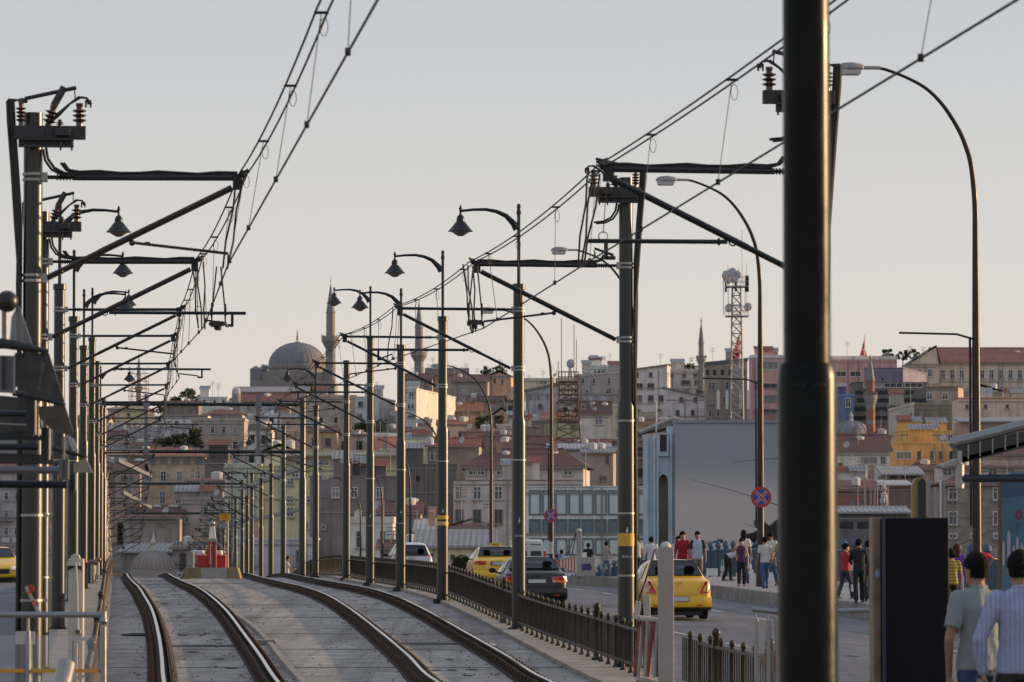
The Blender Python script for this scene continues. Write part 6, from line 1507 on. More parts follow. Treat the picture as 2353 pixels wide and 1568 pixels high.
mb.tube([e0 + Vector((0, -.1, 0)), pk + Vector((0, -.1, 0)), e1 + Vector((0, -.1, 0))], .16, 5); mb.build("roof", mat("pale_roof_edge", (.42, .38, .33), .85, var=.4), t)
MB().box((A.x - .05, Y - .12, zt), (B.x + .1, Y + 14, zt + .22)).build("parapet", mat("terminal_coping", (.30, .31, .34), .8), t)
MB().tube([F(2248, 1480, Y), F(2248, 1375, Y)], .05, 5).build("roof_mast", M_WHITE, t)

# ornate boat roof silhouette beside the quay
p = F(2640, 1850, 235); s = s13(235); t = wthing("boat_canopy", "dark carved boat roof with upturned eaves behind the blue railing", "boat roof", p)
def oc(pts): return [F(x, y, 235) for x, y in pts]
out = oc([(2552, 1830), (2556, 1836), (2583, 1836), (2583, 1846), (2560, 1862), (2560, 1880), (2700, 1880), (2700, 1770), (2660, 1782), (2648, 1795), (2636, 1802), (2622, 1790), (2604, 1779), (2592, 1780), (2588, 1790), (2598, 1806), (2604, 1813), (2590, 1822), (2574, 1827)])
MB().prism(out, (0, 2.5, 0)).build("carved_roof", mat("dark_carved_wood", (.02, .019, .018), .6), t)
mb = MB()
for k in range(8): q = F(2562 + k * 15, 1842, 234.9); mb.lathe([(0, -.3), (.16, -.1), (.16, .2)], q, 6)
mb.build("roof_scallops", mat("dark_carved_wood"), t)

# stone bank and tall chimneys near the quay, right
mb = MB()
for x, y0, y1, w_ in ((2963, 1622, 1740, 8), (2983, 1682, 1745, 8), (2996, 1655, 1745, 9)):
    p0, p1 = F(x, y1, 505), F(x, y0, 505); o = MB().lathe([(w_ / 2 / s13(505), p0.z - 6), (w_ / 2 / s13(505), p1.z), (w_ * .7 / s13(505), p1.z), (w_ * .7 / s13(505), p1.z + .3)], (p0.x, p0.y, 0), 10).build("chimney_pipe", mat("sooty_flue", (.42, .34, .28), .6, .3, var=.5), None, smooth=True)
    tag(o, "%s metal flue rising among the roofs right of the big column" % {2963: "tallest", 2983: "shortest pale", 2996: "thick middle"}[x], "chimney")

# rock bank (left)
t = MB(); rr_ = random.Random(3); nx_, nz_ = 46, 22
for j in range(nz_ + 1):
    for i in range(nx_ + 1):
        px = 360 + 320 * i / nx_; py = 1590 - 140 * j / nz_; Yq = 660 + j * 3.4 + rr_.uniform(-1.8, 1.8)
        t.v.append(F(px + rr_.uniform(-2, 2), py + rr_.uniform(-3, 3), Yq))
for j in range(nz_):
    for i in range(nx_): a = j * (nx_ + 1) + i; t.f.append([a, a + 1, a + nx_ + 2, a + nx_ + 1]); t.mi.append(0)
o = t.build("rocky_bank", mat("rough_rock", (.24, .22, .205), .95, var=.9, scale=.5, bump=1.0, bscale=1.5, col2=(.06, .065, .05))); o["kind"] = "structure"

# ------------------------------------------------------------------ trees
M_LEAF = mat("foliage", (.070, .085, .035), .8, var=.7, scale=.6, col2=(.022, .035, .018))
M_BARK = mat("bark", (.08, .06, .045), .95)
def tree(label, cx_, y_base, y_top, wpx, Y, seed, n=700, name="tree", dense=1.0):
    rg = random.Random(seed); s = s13(Y); b = F(cx_, y_base, Y); H = (y_base - y_top) / s; W = wpx / s / 2
    t = wthing(name, label, "tree" if name == "tree" else "bush", b - Vector((0, 0, 1)))
    mb = MB(); mb.tube([b - Vector((0, 0, 1)), b + Vector((0, 0, H * .35)), b + Vector((.05 * W, 0, H * .75))], [W * .09, W * .06, W * .03], 7)
    cl = []
    for k in range(16):
        a = rg.uniform(0, 6.28); q = rg.uniform(.25, .95); rad_ = W * (1 - abs(q - .55) * .8) * rg.uniform(.45, 1)
        e = b + Vector((rad_ * math.cos(a), rad_ * .8 * math.sin(a), H * q)); cl.append((e, W * rg.uniform(.18, .36)))
        mb.tube([b + Vector((0, 0, H * q * .5)), b + Vector((rad_ * .5 * math.cos(a), rad_ * .4 * math.sin(a), H * q * .85)), e], [W * .03, W * .02, W * .008], 5)
    mb.build("trunk", M_BARK, t)
    lf = MB(); ls = max(.22, min(.5, W * .09))
    for k in range(n):
        c, r = rg.choice(cl); d = Vector((rg.gauss(0, 1), rg.gauss(0, 1), rg.gauss(0, .8))).normalized() * r * rg.uniform(.4, 1.05)
        p = c + d; n1 = Vector((rg.gauss(0, 1), rg.gauss(0, 1), rg.gauss(0, 1))).normalized(); u, v = frame_of(n1); q = ls * rg.uniform(.6, 1.3)
        lf.poly([p + u * q, p + v * q * .7, p - u * q, p - v * q * .7])
    lf.build("crown", M_LEAF, t); return t
tree("dense round tree on the skyline left of the ribbed tower block", 636, 1425, 1330, 100, 900, 1, 1500)
tree("low dark tree at the foot of the skyline tree, over the white wall", 565, 1425, 1395, 60, 860, 2, 500)
tree("wind-bent ridge tree left of the long red roof, first of three", 3040, 1240, 1198, 44, 850, 3, 450, dense=.6)
tree("wind-bent ridge tree, middle one of three by the long red roof", 3092, 1245, 1196, 44, 850, 4, 450)
tree("wind-bent ridge tree nearest the long red roof", 3130, 1245, 1196, 40, 850, 5, 420)
tree("dark cypress clump beside the small dark minaret", 2352, 1282, 1246, 70, 950, 6, 700)
tree("small bushy tree on the ridge right of the second minaret", 1672, 1290, 1256, 52, 930, 7, 500)
tree("second bushy ridge tree just right of it, by the curved lamp arm", 1708, 1292, 1254, 48, 925, 8, 450)
tree("spreading vine over the half-ruined timber gable", 1720, 1480, 1418, 80, 725, 9, 900)
tree("green creeper left of the timber gable", 1655, 1480, 1425, 60, 730, 10, 600)
tree("dark shrubbery at the foot of the white houses", 1270, 1490, 1450, 120, 640, 11, 900, "bush")
tree("dark green scrub on the rocky bank", 640, 1560, 1470, 120, 640, 12, 1300, "bush")
tree("lower scrub on the left of the rocky bank", 560, 1540, 1500, 80, 642, 13, 500, "bush")
tree("sunlit bush behind the left taxi, at the pole with two yellow bands", 1585, 1995, 1905, 70, 235, 14, 900, "bush")
tree("small green tree above the market hall roofs", 1060, 1345, 1312, 60, 1000, 15, 400)

# yellow notice on a post + barrier at the crest
def board(label, x0, x1, y0, y1, Y, m, name, cat, lines=None, post=None, th=.03):
    a, b_ = P(x0, y1, Y), P(x1, y0, Y); t = wthing(name, label, cat, Vector(((a.x + b_.x) / 2, Y, a.z)))
    MB().box((a.x, Y, a.z), (b_.x, Y + th, b_.z)).build("board", m, t)
    if lines:
        n = len(lines)
        for k, l in enumerate(lines):
            z = b_.z - (b_.z - a.z) * (k + .6) / n; w_ = (b_.x - a.x) * l / 2; mb = MB(); x = (a.x + b_.x) / 2 - w_; rg = random.Random(k)
            while x < (a.x + b_.x) / 2 + w_:
                q = rg.uniform(.008, .022); mb.poly([(x, Y - .006, z - .012), (x + q, Y - .006, z - .012), (x + q, Y - .006, z + .012), (x, Y - .006, z + .012)]); x += q + .008
            mb.build("text_line", M_BLACK, t)
    if post: q = P(post[0], post[1], Y); MB().tube([(q.x, Y + th + .03, q.z), (q.x, Y + th + .03, b_.z - .03)], .03, 8).build("post", M_GALV, t)
    return t
board("small yellow notice with four lines of writing on a thin post above the red blocks", 505, 529, 1180, 1197, 139, mat("notice_orange", (.75, .36, .03), .6), "notice_board", "sign", [.8, .35, .75, .5], post=(523, 1310))

# ------------------------------------------------------------------ crest barrier block
Yb = 137; s_ = FP / Yb
t = wthing("barrier_block", "concrete block with yellow and white end paint carrying a raised barrier between the tracks", "barrier", P(488, 1325, Yb))
def pbox(mb, x0, x1, y0, y1, Y, D, taper=1.0):
    a, b_ = P(x0, y1, Y), P(x1, y0, Y); mb.box((a.x, Y, a.z), (b_.x, Y + D, b_.z), taper=taper); return mb
for x0, x1, m_, nm in ((424, 462, M_YEL, "painted_end"), (462.2, 521, M_CREAM, "plinth"), (521.2, 545, M_YEL, "painted_end")):
    mb = MB(); a, b_ = P(x0, 1330, Yb), P(x1, 1305, Yb); sl = .10
    l0 = sl if x0 < 430 else 0; r0 = sl if x1 > 540 else 0
    mb.prism([(a.x - l0, Yb, a.z), (b_.x + r0, Yb, a.z), (b_.x, Yb, b_.z), (a.x, Yb, b_.z)], (0, 1.1, 0))
    mb.build(nm, mat("worn_ochre_paint", (.28, .21, .11), .85, var=.6, scale=4) if m_ is M_YEL else mat("worn_white_concrete", (.36, .34, .32), .9, var=.5, scale=3), t)
mb = MB(); a = P(410, 1330, Yb); 
for k in range(6): mb.tube([(a.x + .05 * k + .05, Yb + .2, a.z), (a.x + .05 * k + .12, Yb + .5, a.z + .26)], .028, 6)
mb.build("hose_coil", M_GALV, t)
for x0, x1, lab in ((453, 479, "left red plastic block with a white cap on the barrier plinth"), (496, 519, "right red plastic block with a white cap on the barrier plinth")):
    q = wthing("barrier_weight", lab, "barrier block", P((x0 + x1) / 2, 1305, Yb + .2), "red blocks on the barrier plinth")
    pbox(MB(), x0, x1, 1276, 1304.5, Yb + .2, .5).build("red_block", M_RED, q, bevel=.02)
    c = P((x0 + x1) / 2 - (4 if x0 < 470 else 3), 1276, Yb + .4); MB().lathe([(.10, 0), (.11, .02), (.11, .13), (.09, .15), (0, .15)], c, 16).build("white_cap", M_WHITE, q, smooth=True)
q = wthing("raised_barrier", "raised red and white barrier arm with its counterweight head, standing upright at the crest", "barrier", P(488, 1304, Yb + .1))
base = P(488, 1304.5, Yb + .05)
for dx, lean in ((-.10, .02), (.10, -.02)):
    p0 = base + Vector((dx, 0, 0)); p1 = P(488, 1242, Yb + .05) + Vector((dx * .9, 0, 0)); p2 = P(488, 1205, Yb + .05) + Vector((dx * .45, 0, 0))
    MB().tube([p0, p1], .035, 8).build("red_leg", M_RED, q, smooth=True); MB().tube([p1, p2], .028, 8).build("white_rod", M_WHITE, q, smooth=True)
mb = MB(); mb.box((base.x - .15, Yb, P(0, 1242, Yb).z - .03), (base.x + .15, Yb + .1, P(0, 1242, Yb).z + .05)); mb.lathe([(.05, -.05), (.05, .05)], base + Vector((-.1, 0, .05)), 8, (0, 1, 0)); mb.build("joint_bracket", M_GALV, q)
mb = MB(); c = P(488, 1203, Yb + .05); mb.ball(c, .085, 12); mb.box((c.x - .15, c.y - .05, c.z - .06), (c.x + .15, c.y + .05, c.z)); mb.build("head", M_GALV, q, smooth=True)
pbox(MB(), 484.5, 491.5, 1210, 1242, Yb + .1, .04).build("white_panel", M_WHITE, q)
mb = MB().tube([base + Vector((.12, 0, .8)), base + Vector((.5, 0, .45))], .012, 5); mb.build("chain", M_GALV, q)
g = wthing("hatch_cabinet", "grey concrete cabinet left of the barrier block", "cabinet", P(434, 1310, 143)); pbox(MB(), 428, 444, 1268, 1312, 143, .6).build("cabinet_body", M_KERB, g, bevel=.01); pbox(MB(), 431, 441, 1280, 1300, 142.98, .02).build("door_panel", M_CONC, g)
g = wthing("green_gate", "low dark green railing panel left of the barrier block", "railing", P(418, 1312, 146)); mb = MB()
for k in range(10): c = P(413 + 2 * k, 1314, 146); mb.tube([c, c + Vector((0, 0, .62))], .01, 4)
pbox(mb, 412, 433, 1275, 1277, 146, .03); pbox(mb, 412, 433, 1308, 1310, 146, .03); mb.build("railing_bars", M_POLEB, g)
# little track-side signals at the foot of the left row
for k, (x, y, Y) in enumerate(((212, 1292, 128), (217, 1294, 136), (225, 1287, 145))):
    p = P(x, y, Y); o = wthing("track_lamp", ("nearest", "middle", "farthest")[k] + " of three small brown track fittings at the feet of the left poles", "track fitting", p)
    MB().lathe([(.05, -.6), (.05, -.05)], p, 8).build("stem", M_GALV, o); MB().lathe([(.02, -.12), (.075, -.08), (.075, .08), (.02, .12)], p, 10, (1, 0, 0)).build("head", mat("reddish_fitting", (.25, .14, .10), .5, .3, var=.4), o, smooth=True)

# ------------------------------------------------------------------ pale barrier cabinet (left) and pale bollard (right) with folded striped gates
Yc = 58.5
M_GATE = mat("warm_cream_enamel", (.55, .47, .38), .55, var=.2, scale=2, streak=.25)
t = wthing("gate_cabinet", "tall cream gate post with a rounded head and a rope, left of the tracks", "gate post", P(173, 1600, Yc))
a, b_ = P(155, 1600, Yc), P(191.5, 1284, Yc)
MB().box((a.x, Yc, a.z), (b_.x, Yc + .18, b_.z)).build("post_body", M_GATE, t, bevel=.012)
c = P(172, 1280, Yc); r = (b_.x - a.x) / 2 * .62
MB().lathe([(0, -.02), (r, -.02), (r, .10), (0, .10)], c + Vector((0, .04, -.02)), 28, (0, 1, 0)).build("round_head", M_GATE, t, smooth=True)
MB().box((c.x - .10, Yc - .05, P(0, 1301, Yc).z), (c.x + .07, Yc - .003, P(0, 1291, Yc).z)).build("latch_plate", M_GATE, t, bevel=.006)
mb = MB(); mb.prism([(c.x - .10, Yc - .012, P(0, 1312, Yc).z), (c.x, Yc - .012, P(0, 1303, Yc).z), (c.x + .10, Yc - .012, P(0, 1312, Yc).z), (c.x + .09, Yc - .012, P(0, 1301.5, Yc).z), (c.x - .09, Yc - .012, P(0, 1301.5, Yc).z)], (0, .01, 0)); mb.build("dark_notch", M_REVEAL, t)
MB().tube([P(175, 1293, Yc - .06), P(178, 1340, Yc - .05), P(180, 1450, Yc - .05)], .011, 6).build("rope", M_WHITE, t)
MB().box((P(170, 0, Yc).x, Yc - .06, P(0, 1600, Yc).z), (P(186, 0, Yc).x, Yc - .004, P(0, 1478, Yc).z)).build("lower_sleeve", M_GATE, t, bevel=.01)
MB().lathe([(.035, -.07), (.035, .0)], P(180, 1452, Yc), 12, (0, 1, 0)).build("hinge", M_GATE, t)
ch = MB()
for k in range(10): ch.lathe([(.012, -.004), (.02, 0), (.012, .004)], P(168 - (k % 2), 1476 + k * 5, Yc - .07), 8, (1, 0, 0) if k % 2 else (0, 1, 0))
ch.build("chain", M_CLIP, t)

Yd = 58.8
t = wthing("gate_bollard", "tall pale concrete bollard with a domed top, partly in front of the yellow taxi", "gate post", P(1531, 1600, Yd))
a, b_ = P(1513, 1610, Yd), P(1548.5, 1258, Yd)
M_BOL = mat("pale_pinkish_concrete", (.40, .345, .315), .85, var=.22, scale=3, bump=.25, bscale=60)
MB().box((a.x, Yd, a.z), (b_.x, Yd + .2, b_.z)).build("post_body", M_BOL, t, bevel=.015)
c = P(1529.5, 1257.5, Yd + .08); rr_ = .075
MB().lathe([(rr_ * math.cos(q), rr_ * math.sin(q)) for q in [i * math.pi / 2 / 8 for i in range(9)]], c, 24).build("domed_top", mat("pale_cap_plastic", (.50, .48, .44), .5), t, smooth=True)
# striped gate folded beside it
q = wthing("striped_gate", "folded red and white striped gate leaning beside the pale bollard", "gate", P(1485, 1590, Yd + .3)); Yg = Yd + .3
MB().tube([P(1468, 1422, Yg), P(1512, 1428, Yg)], .048, 12).build("top_rail", M_CREAM, q, smooth=True)
MB().tube([P(1462, 1560, Yg), P(1512, 1572, Yg)], .048, 12).build("bottom_rail", M_CREAM, q, smooth=True)
for k, (x0, x1, m_) in enumerate(((1470, 1459, M_RED), (1476, 1467, M_WHITE), (1478, 1484, M_RED), (1488, 1483, M_WHITE), (1499, 1489, M_RED), (1503, 1510, M_RED), (1511, 1505, M_CREAM))):
    m_ = mat("faded_red_gate_paint", (.26, .07, .055), .6, var=.6, scale=6) if m_ is M_RED else mat("faded_cream_gate_paint", (.40, .36, .33), .6, var=.5, scale=6)
    MB().tube([P(x0, 1428, Yg - .02 * k), P(x1, 1556, Yg - .02 * k)], .028, 10).build("striped_bar", m_, q, smooth=True)
a, b_ = P(1452, 1424, Yg), P(1466, 1398, Yg)
MB().box((P(1455, 0, Yg).x, Yg - .06, a.z), (P(1468, 0, Yg).x, Yg + .05, b_.z + .1), Matrix.Rotation(R(12), 3, 'Y')).build("counterweight", M_CREAM, q, bevel=.01)
MB().lathe([(.05, -.06), (.05, .06)], P(1463, 1430, Yg), 12, (0, 1, 0)).build("pivot", M_DARKBOX, q)
MB().tube([P(1463, 1392, Yg), P(1488, 1320, Yg - .05), P(1505, 1262, Yg - .02)], .013, 6).build("stay_cable", M_CABLE, q)
p = P(1487, 1600, 66); o = wthing("white_post", "short pale post behind the striped gate", "post", p); MB().box((p.x - .05, 66, p.z), (p.x + .05, 66.08, P(0, 1366, 66).z)).build("post_body", M_CREAM, o, bevel=.01)
# red-white railing, concrete post with stays and graffiti block further up the pavement edge
Ye = 185
t = wthing("concrete_post", "tall concrete post with a rounded top and two stay cables, left of the graffiti block", "post", P(1331, 1330, Ye))
a, b_ = P(1324.5, 1330, Ye), P(1337, 1220, Ye)
MB().box((a.x, Ye, a.z), (b_.x, Ye + .25, b_.z)).build("post_body", mat("grey_post_concrete", (.33, .32, .33), .85, var=.3), t, bevel=.02)
MB().lathe([(.115, 0), (.10, .06), (.05, .11), (0, .12)], P(1331, 1221, Ye + .1), 16).build("rounded_top", M_CREAM, t, smooth=True)
for x in (1303, 1314): MB().tube([P(1324, 1224, Ye), P(x, 1277, Ye + .6)], .02, 5).build("stay_cable", M_CABLE, t)
t = wthing("graffiti_block", "pale concrete block with a purple and blue graffiti scribble and a cup on top", "concrete block", P(1345, 1326, Ye - 1))
a, b_ = P(1325, 1325, Ye - 1), P(1368, 1281, Ye - 1)
MB().box((a.x, Ye - 1, a.z), (b_.x, Ye - .3, b_.z)).build("block", mat("pale_block_concrete", (.42, .39, .36), .9, var=.3, scale=3), t, bevel=.02)
rg = random.Random(9)
for m_, ox, nm in ((mat("graffiti_blue", (.08, .12, .40), .7), 0, "blue_scribble"), (mat("graffiti_purple", (.22, .06, .25), .7), 2, "purple_scribble")):
    mb = MB(); pts = []
    for k in range(34):
        pts.append(P(1337 + ox + k * .58 + 3 * math.sin(k * 1.9), 1303 + 7.5 * math.sin(k * 1.25 + ox) + rg.uniform(-1.5, 1.5), Ye - 1.012))
    mb.tube(pts, .016, 4); mb.build(nm, m_, t)
o = wthing("paper_cup_box", "small white box standing on the graffiti block", "box", P(1343, 1281, Ye - .8)); pbox(MB(), 1338, 1348, 1270, 1280.5, Ye - .8, .2).build("carton", M_WHITE, o, bevel=.01)
t = wthing("striped_railing", "faded red and white railing behind the black car, running back from the concrete post", "railing", P(1300, 1320, Ye))
for k in range(12):
    x = 1323 - k * 3.4; Y = Ye + 1 + k * 2.2; q0 = P(x, 1318 - k * .4, Y); q1 = P(x, 1277 + k * .7, Y)
    MB().tube([q0, q1], .035, 6).build("striped_bar", mat("faded_red_gate_paint") if k % 2 else mat("faded_white_bar", (.45, .42, .4), .7), t)
MB().tube([P(1324, 1279, Ye + 1), P(1285, 1286, Ye + 26)], .035, 6).tube([P(1324, 1312, Ye + 1), P(1285, 1306, Ye + 26)], .035, 6).build("rails", M_GALV, t)

# blue cast railing along the outer edge of the pavement
t = wthing("blue_railing", "blue cast-iron railing with knobbed posts along the outer edge of the pavement", "railing", Vector((BX(26.6, 180), 180, walk(180))))
Y = 64.0
pn = MB(); cap = MB()
post_m = MB()
while Y < 330:
    x = BX(26.6, Y); z = walk(Y)
    post_m.box((x - .09, Y - .09, z), (x + .09, Y + .09, z + 1.32)); post_m.lathe([(.13, 1.32), (.15, 1.36), (.15, 1.42), (.12, 1.50), (.05, 1.58), (0, 1.59)], (x, Y, z), 10)
    x2, z2 = BX(26.6, Y + 2.4), walk(Y + 2.4)
    for h, w_ in ((1.18, .05), (.22, .04), (.62, .03)):
        pn.tube([(x, Y, z + h), (x2, Y + 2.4, z2 + h)], w_, 4)
    for k in range(1, 12):
        q = k / 12; pn.box((x + (x2 - x) * q - .045, Y + 2.4 * q - .045, z + .2), (x + (x2 - x) * q + .045, Y + 2.4 * q + .045, z + 1.17))
    Y += 2.4
post_m.build("posts", M_BLUE, t, kind="stuff"); pn.build("panels", M_BLUE, t, kind="stuff")

# styrofoam boxes etc. on the pavement
for lab, x0, x1, y0, y1, Y in (("long white foam box at the foot of the blue railing behind the taxi", 1624, 1649, 1308, 1323, 178), ("square white foam box right of the woman in the purple top", 1718, 1733, 1318, 1336, 160),
     ("small white foam box beside the square one", 1734, 1745, 1320, 1338, 158), ("white foam box just left of the big column", 1765, 1785, 1317, 1338, 158), ("small white foam box on the square one", 1722, 1731, 1310, 1318, 160.2),
     ("white crate standing upright beside the man in black", 1952, 1962, 1278, 1312, 128), ("white foam box by the feet of the man in black", 1957, 1971, 1345, 1360, 127)):
    c = P((x0 + x1) / 2, y1, Y); o = wthing("foam_box", lab, "box", c, "white foam boxes of the anglers"); pbox(MB(), x0, x1, y0, y1, Y, .3, .96).build("box_body", M_WHITE, o, bevel=.015); pbox(MB(), x0 - .4, x1 + .4, y0 - 1.2, y0 + .8, Y - .01, .32).build("lid", M_WHITE, o, bevel=.01)
# anglers' rods
for lab, a, b_, Y in (("fishing rod held out to the left above the men", (1790, 1162), (1580, 1100), 190), ("shorter fishing rod above the first", (1800, 1054), (1678, 1064), 190), ("fishing rod leaning over the railing behind the carved roof", (1758, 1225), (1706, 1202), 170),
                       ("pale rod crossing in front of the brown stone building", (2010, 1330), (2110, 1235), 150), ("rod rising right of the right-hand lamp post", (2265, 1312), (2330, 1222), 120), ("second rod right of the lamp post", (2180, 1262), (2345, 1200), 120)):
    p, q = P(*a, Y), P(*b_, Y + 2); m1 = p.lerp(q, .5) + Vector((0, 0, .06)); o = MB().tube([p, m1, q], [.022, .014, .006], 5).build("fishing_rod", M_CABLE); tag(o, lab, "fishing rod", "fishing rods over the railing")
o = MB().lathe([(.02, 0), (.10, .04), (.12, .3), (.06, .38), (.03, .75)], P(1663, 1243, 230) + Vector((0, 0, 0)), 10, (-1, 0, -.12)).tube([P(1663, 1242, 230), P(1615, 1250, 230)], .03, 5).build("boat_lamp", M_DARKBOX, smooth=True); tag(o, "small dark lamp head on a bent arm above the blue railing", "lamp")

# ------------------------------------------------------------------ station foreground, left
Yh = 36.0
t = wthing("glass_railing", "stainless steel handrail with a glass panel and an orange stripe, bottom left", "railing", P(120, 1720, Yh))
zt_ = P(0, 1413, Yh).z; xl, xr = P(-60, 0, Yh).x, P(245, 0, Yh).x; zf = P(0, 1740, Yh).z
MB().tube([(xl, Yh, zt_), (xr, Yh, zt_)], .025, 14).build("handrail", M_STEEL, t, smooth=True)
for px in (237.5,): MB().tube([P(px, 1752, Yh), P(px, 1440, Yh)], .026, 14).ball(P(px, 1427, Yh), .034, 12, 1, 1, 1).tube([P(px, 1424, Yh), P(px, 1406, Yh)], .028, 12).build("end_post", M_STEEL, t, smooth=True)
for px in (64.5, -30): MB().tube([P(px, 1752, Yh), P(px, 1450, Yh)], .022, 12).tube([P(px, 1455, Yh), P(px, 1420, Yh)], .012, 8).tube([P(px + 5, 1752, Yh + .1), P(px + 5, 1468, Yh + .1)], .016, 8).build("rail_post", M_STEEL, t, smooth=True)
a, b_ = P(-40, 1740, Yh), P(228, 1460, Yh)
MB().box((a.x, Yh + .02, a.z), (b_.x, Yh + .03, b_.z)).build("glass_panel", mat("faint_glass", (.55, .62, .66), .06, alpha=.16), t)
a, b_ = P(-40, 1546, Yh), P(225, 1537.5, Yh); MB().box((a.x, Yh + .005, a.z), (b_.x, Yh + .015, b_.z)).build("orange_stripe", mat("orange_film", (.62, .30, .03), .6), t)
o = wthing("floodlight", "out-of-focus grey cylinder spotlight poking up at the bottom left", "lamp", P(145, 1600, 30)); MB().tube([P(138, 1590, 30), P(152, 1528, 30.2)], .062, 20).build("lamp_barrel", M_GALV, o, smooth=True); MB().tube([P(134, 1600, 29.96), P(138.6, 1588, 29.98)], .066, 20).build("lamp_front", M_BLACK, o, smooth=True)
# tape hanging from the nearest pole
Yt = 47.0; tp = [(60, 1348), (64, 1358), (68, 1366), (76, 1380), (82, 1394), (88, 1408)]
t = wthing("barrier_tape", "strip of red and white barrier tape tied round the foot of the nearest left pole", "tape", P(70, 1380, Yt))
for k in range(len(tp) - 1):
    a, b_ = P(*tp[k], Yt - .16), P(*tp[k + 1], Yt - .16); w_ = Vector((.018, .01 * (k % 2), .008)); MB().poly([a - w_, b_ - w_, b_ + w_, a + w_]).build("tape_segment", mat("faded_red_tape", (.30, .06, .06), .6) if k % 2 else mat("dull_white_tape", (.40, .38, .38), .6), t)
# canopy brackets of the left stop: a row of curved brackets with glass blades, out of focus
Yk = 31.0
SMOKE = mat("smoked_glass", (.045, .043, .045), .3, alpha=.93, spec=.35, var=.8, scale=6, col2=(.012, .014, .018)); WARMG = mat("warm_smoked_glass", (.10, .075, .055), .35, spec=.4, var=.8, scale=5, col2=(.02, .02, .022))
HOUS = mat("dark_canopy_housing", (.010, .014, .016), .35, var=.3, scale=4); LIL = mat("lilac_grey_panel", (.20, .19, .21), .4, .3, var=.4, scale=4); TUB = mat("blue_black_tube", (.012, .018, .028), .22, .5); MTB = mat("dull_metal_tube", (.16, .16, .18), .28, .8)
def flat(t, name, pts, Y, m_, th=.03): return MB().prism([P(x, y, Y) for x, y in pts], (0, th, 0)).build(name, m_, t)
def bar(t, x0, x1, y0, y1, Y, m_, name="upright"): a, b_ = P(x0, y1, Y), P(x1, y0, Y); return MB().box((a.x, Y, a.z), (b_.x, Y + .05, b_.z)).build(name, m_, t, bevel=.006)
G = "steel and glass canopy brackets of the tram stop"
t = wthing("canopy_bracket", "uppermost glass canopy bracket under the dark ball, top of the left station clutter", "station canopy", P(50, 800, Yk), G)
MB().tube([P(-40, 789, Yk), P(10, 790, Yk), P(50, 797, Yk), P(88, 804, Yk), P(111, 808, Yk)], [.040, .038, .030, .022, .012], 12).build("roof_edge_tube", HOUS, t, smooth=True)
flat(t, "upper_glass", [(39, 704), (44, 704), (73, 790), (22, 786), (26, 730)], Yk + .1, mat("pale_smoked_glass", (.22, .23, .24), .2, alpha=.8, var=.5, scale=6))
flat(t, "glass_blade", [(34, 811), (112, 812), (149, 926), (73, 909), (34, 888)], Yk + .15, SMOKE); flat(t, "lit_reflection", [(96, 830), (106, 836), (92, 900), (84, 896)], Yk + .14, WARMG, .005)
flat(t, "side_panel", [(-40, 816), (34, 818), (34, 904), (-40, 900)], Yk + .2, LIL); bar(t, 3, 12, 818, 895, Yk + .12, HOUS); bar(t, 30, 35, 816, 905, Yk + .12, M_GALV)
t = wthing("canopy_bracket", "second glass canopy bracket, below the first, its blade bronze-tinted", "station canopy", P(110, 930, 33), G)
MB().tube([P(30, 902, 33), P(60, 909, 33), P(110, 920, 33), P(150, 931, 33)], [.026, .024, .020, .012], 12).build("roof_edge_tube", HOUS, t, smooth=True)
flat(t, "glass_blade", [(88, 934), (149, 932), (169, 993), (160, 1003), (113, 984), (90, 960)], 33.1, WARMG)
flat(t, "back_panel", [(-40, 905), (90, 918), (96, 985), (-40, 1000)], 33.5, SMOKE)
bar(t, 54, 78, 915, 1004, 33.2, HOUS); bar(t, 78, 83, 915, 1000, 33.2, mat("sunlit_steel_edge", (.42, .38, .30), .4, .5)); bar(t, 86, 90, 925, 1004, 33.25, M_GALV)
t = wthing("canopy_bracket", "lowest canopy bracket with a small blade catching the sun", "station canopy", P(180, 1050, 35), G)
MB().tube([P(120, 1030, 35), P(160, 1040, 35), P(201, 1051, 35)], [.02, .02, .008], 10).build("roof_edge_tube", HOUS, t, smooth=True)
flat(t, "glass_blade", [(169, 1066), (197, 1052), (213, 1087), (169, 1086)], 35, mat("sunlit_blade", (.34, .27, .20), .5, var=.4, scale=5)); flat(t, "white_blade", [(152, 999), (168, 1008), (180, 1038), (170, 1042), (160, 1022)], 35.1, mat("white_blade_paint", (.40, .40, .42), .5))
t = wthing("canopy_finial", "dark ball on a steel rod at the left edge, above the canopy brackets", "finial", P(14, 800, Yk))
MB().ball(P(16, 693, Yk), .078, 24).build("ball", HOUS, t, smooth=True); MB().tube([P(11, 712, Yk), P(11, 800, Yk)], .022, 10).build("rod", LIL, t, smooth=True)
t = wthing("tram_stop_canopy", "stack of horizontal tubes and uprights under the left canopy brackets", "station canopy", P(60, 1100, 34))
for y, x1, r, m_, Y in ((951, 62, .026, TUB, 32.5), (1027, 88, .026, TUB, 33.0), (1080, 136, .030, MTB, 33.4), (1113, 154, .031, TUB, 33.6), (972, 60, .006, M_GALV, 32.8), (1061, 150, .008, HOUS, 34.2)):
    MB().tube([P(-40, y, Y), P(x1, y + (5 if r < .01 else 1), Y)], r, 14).build("cross_tube", m_, t, smooth=True)
flat(t, "soffit_panel", [(-40, 985), (85, 988), (100, 1012), (-40, 1012)], 34.3, HOUS); flat(t, "soffit_panel", [(-40, 1040), (120, 1046), (125, 1066), (-40, 1066)], 34.5, mat("canopy_brown_panel", (.03, .025, .022), .5))
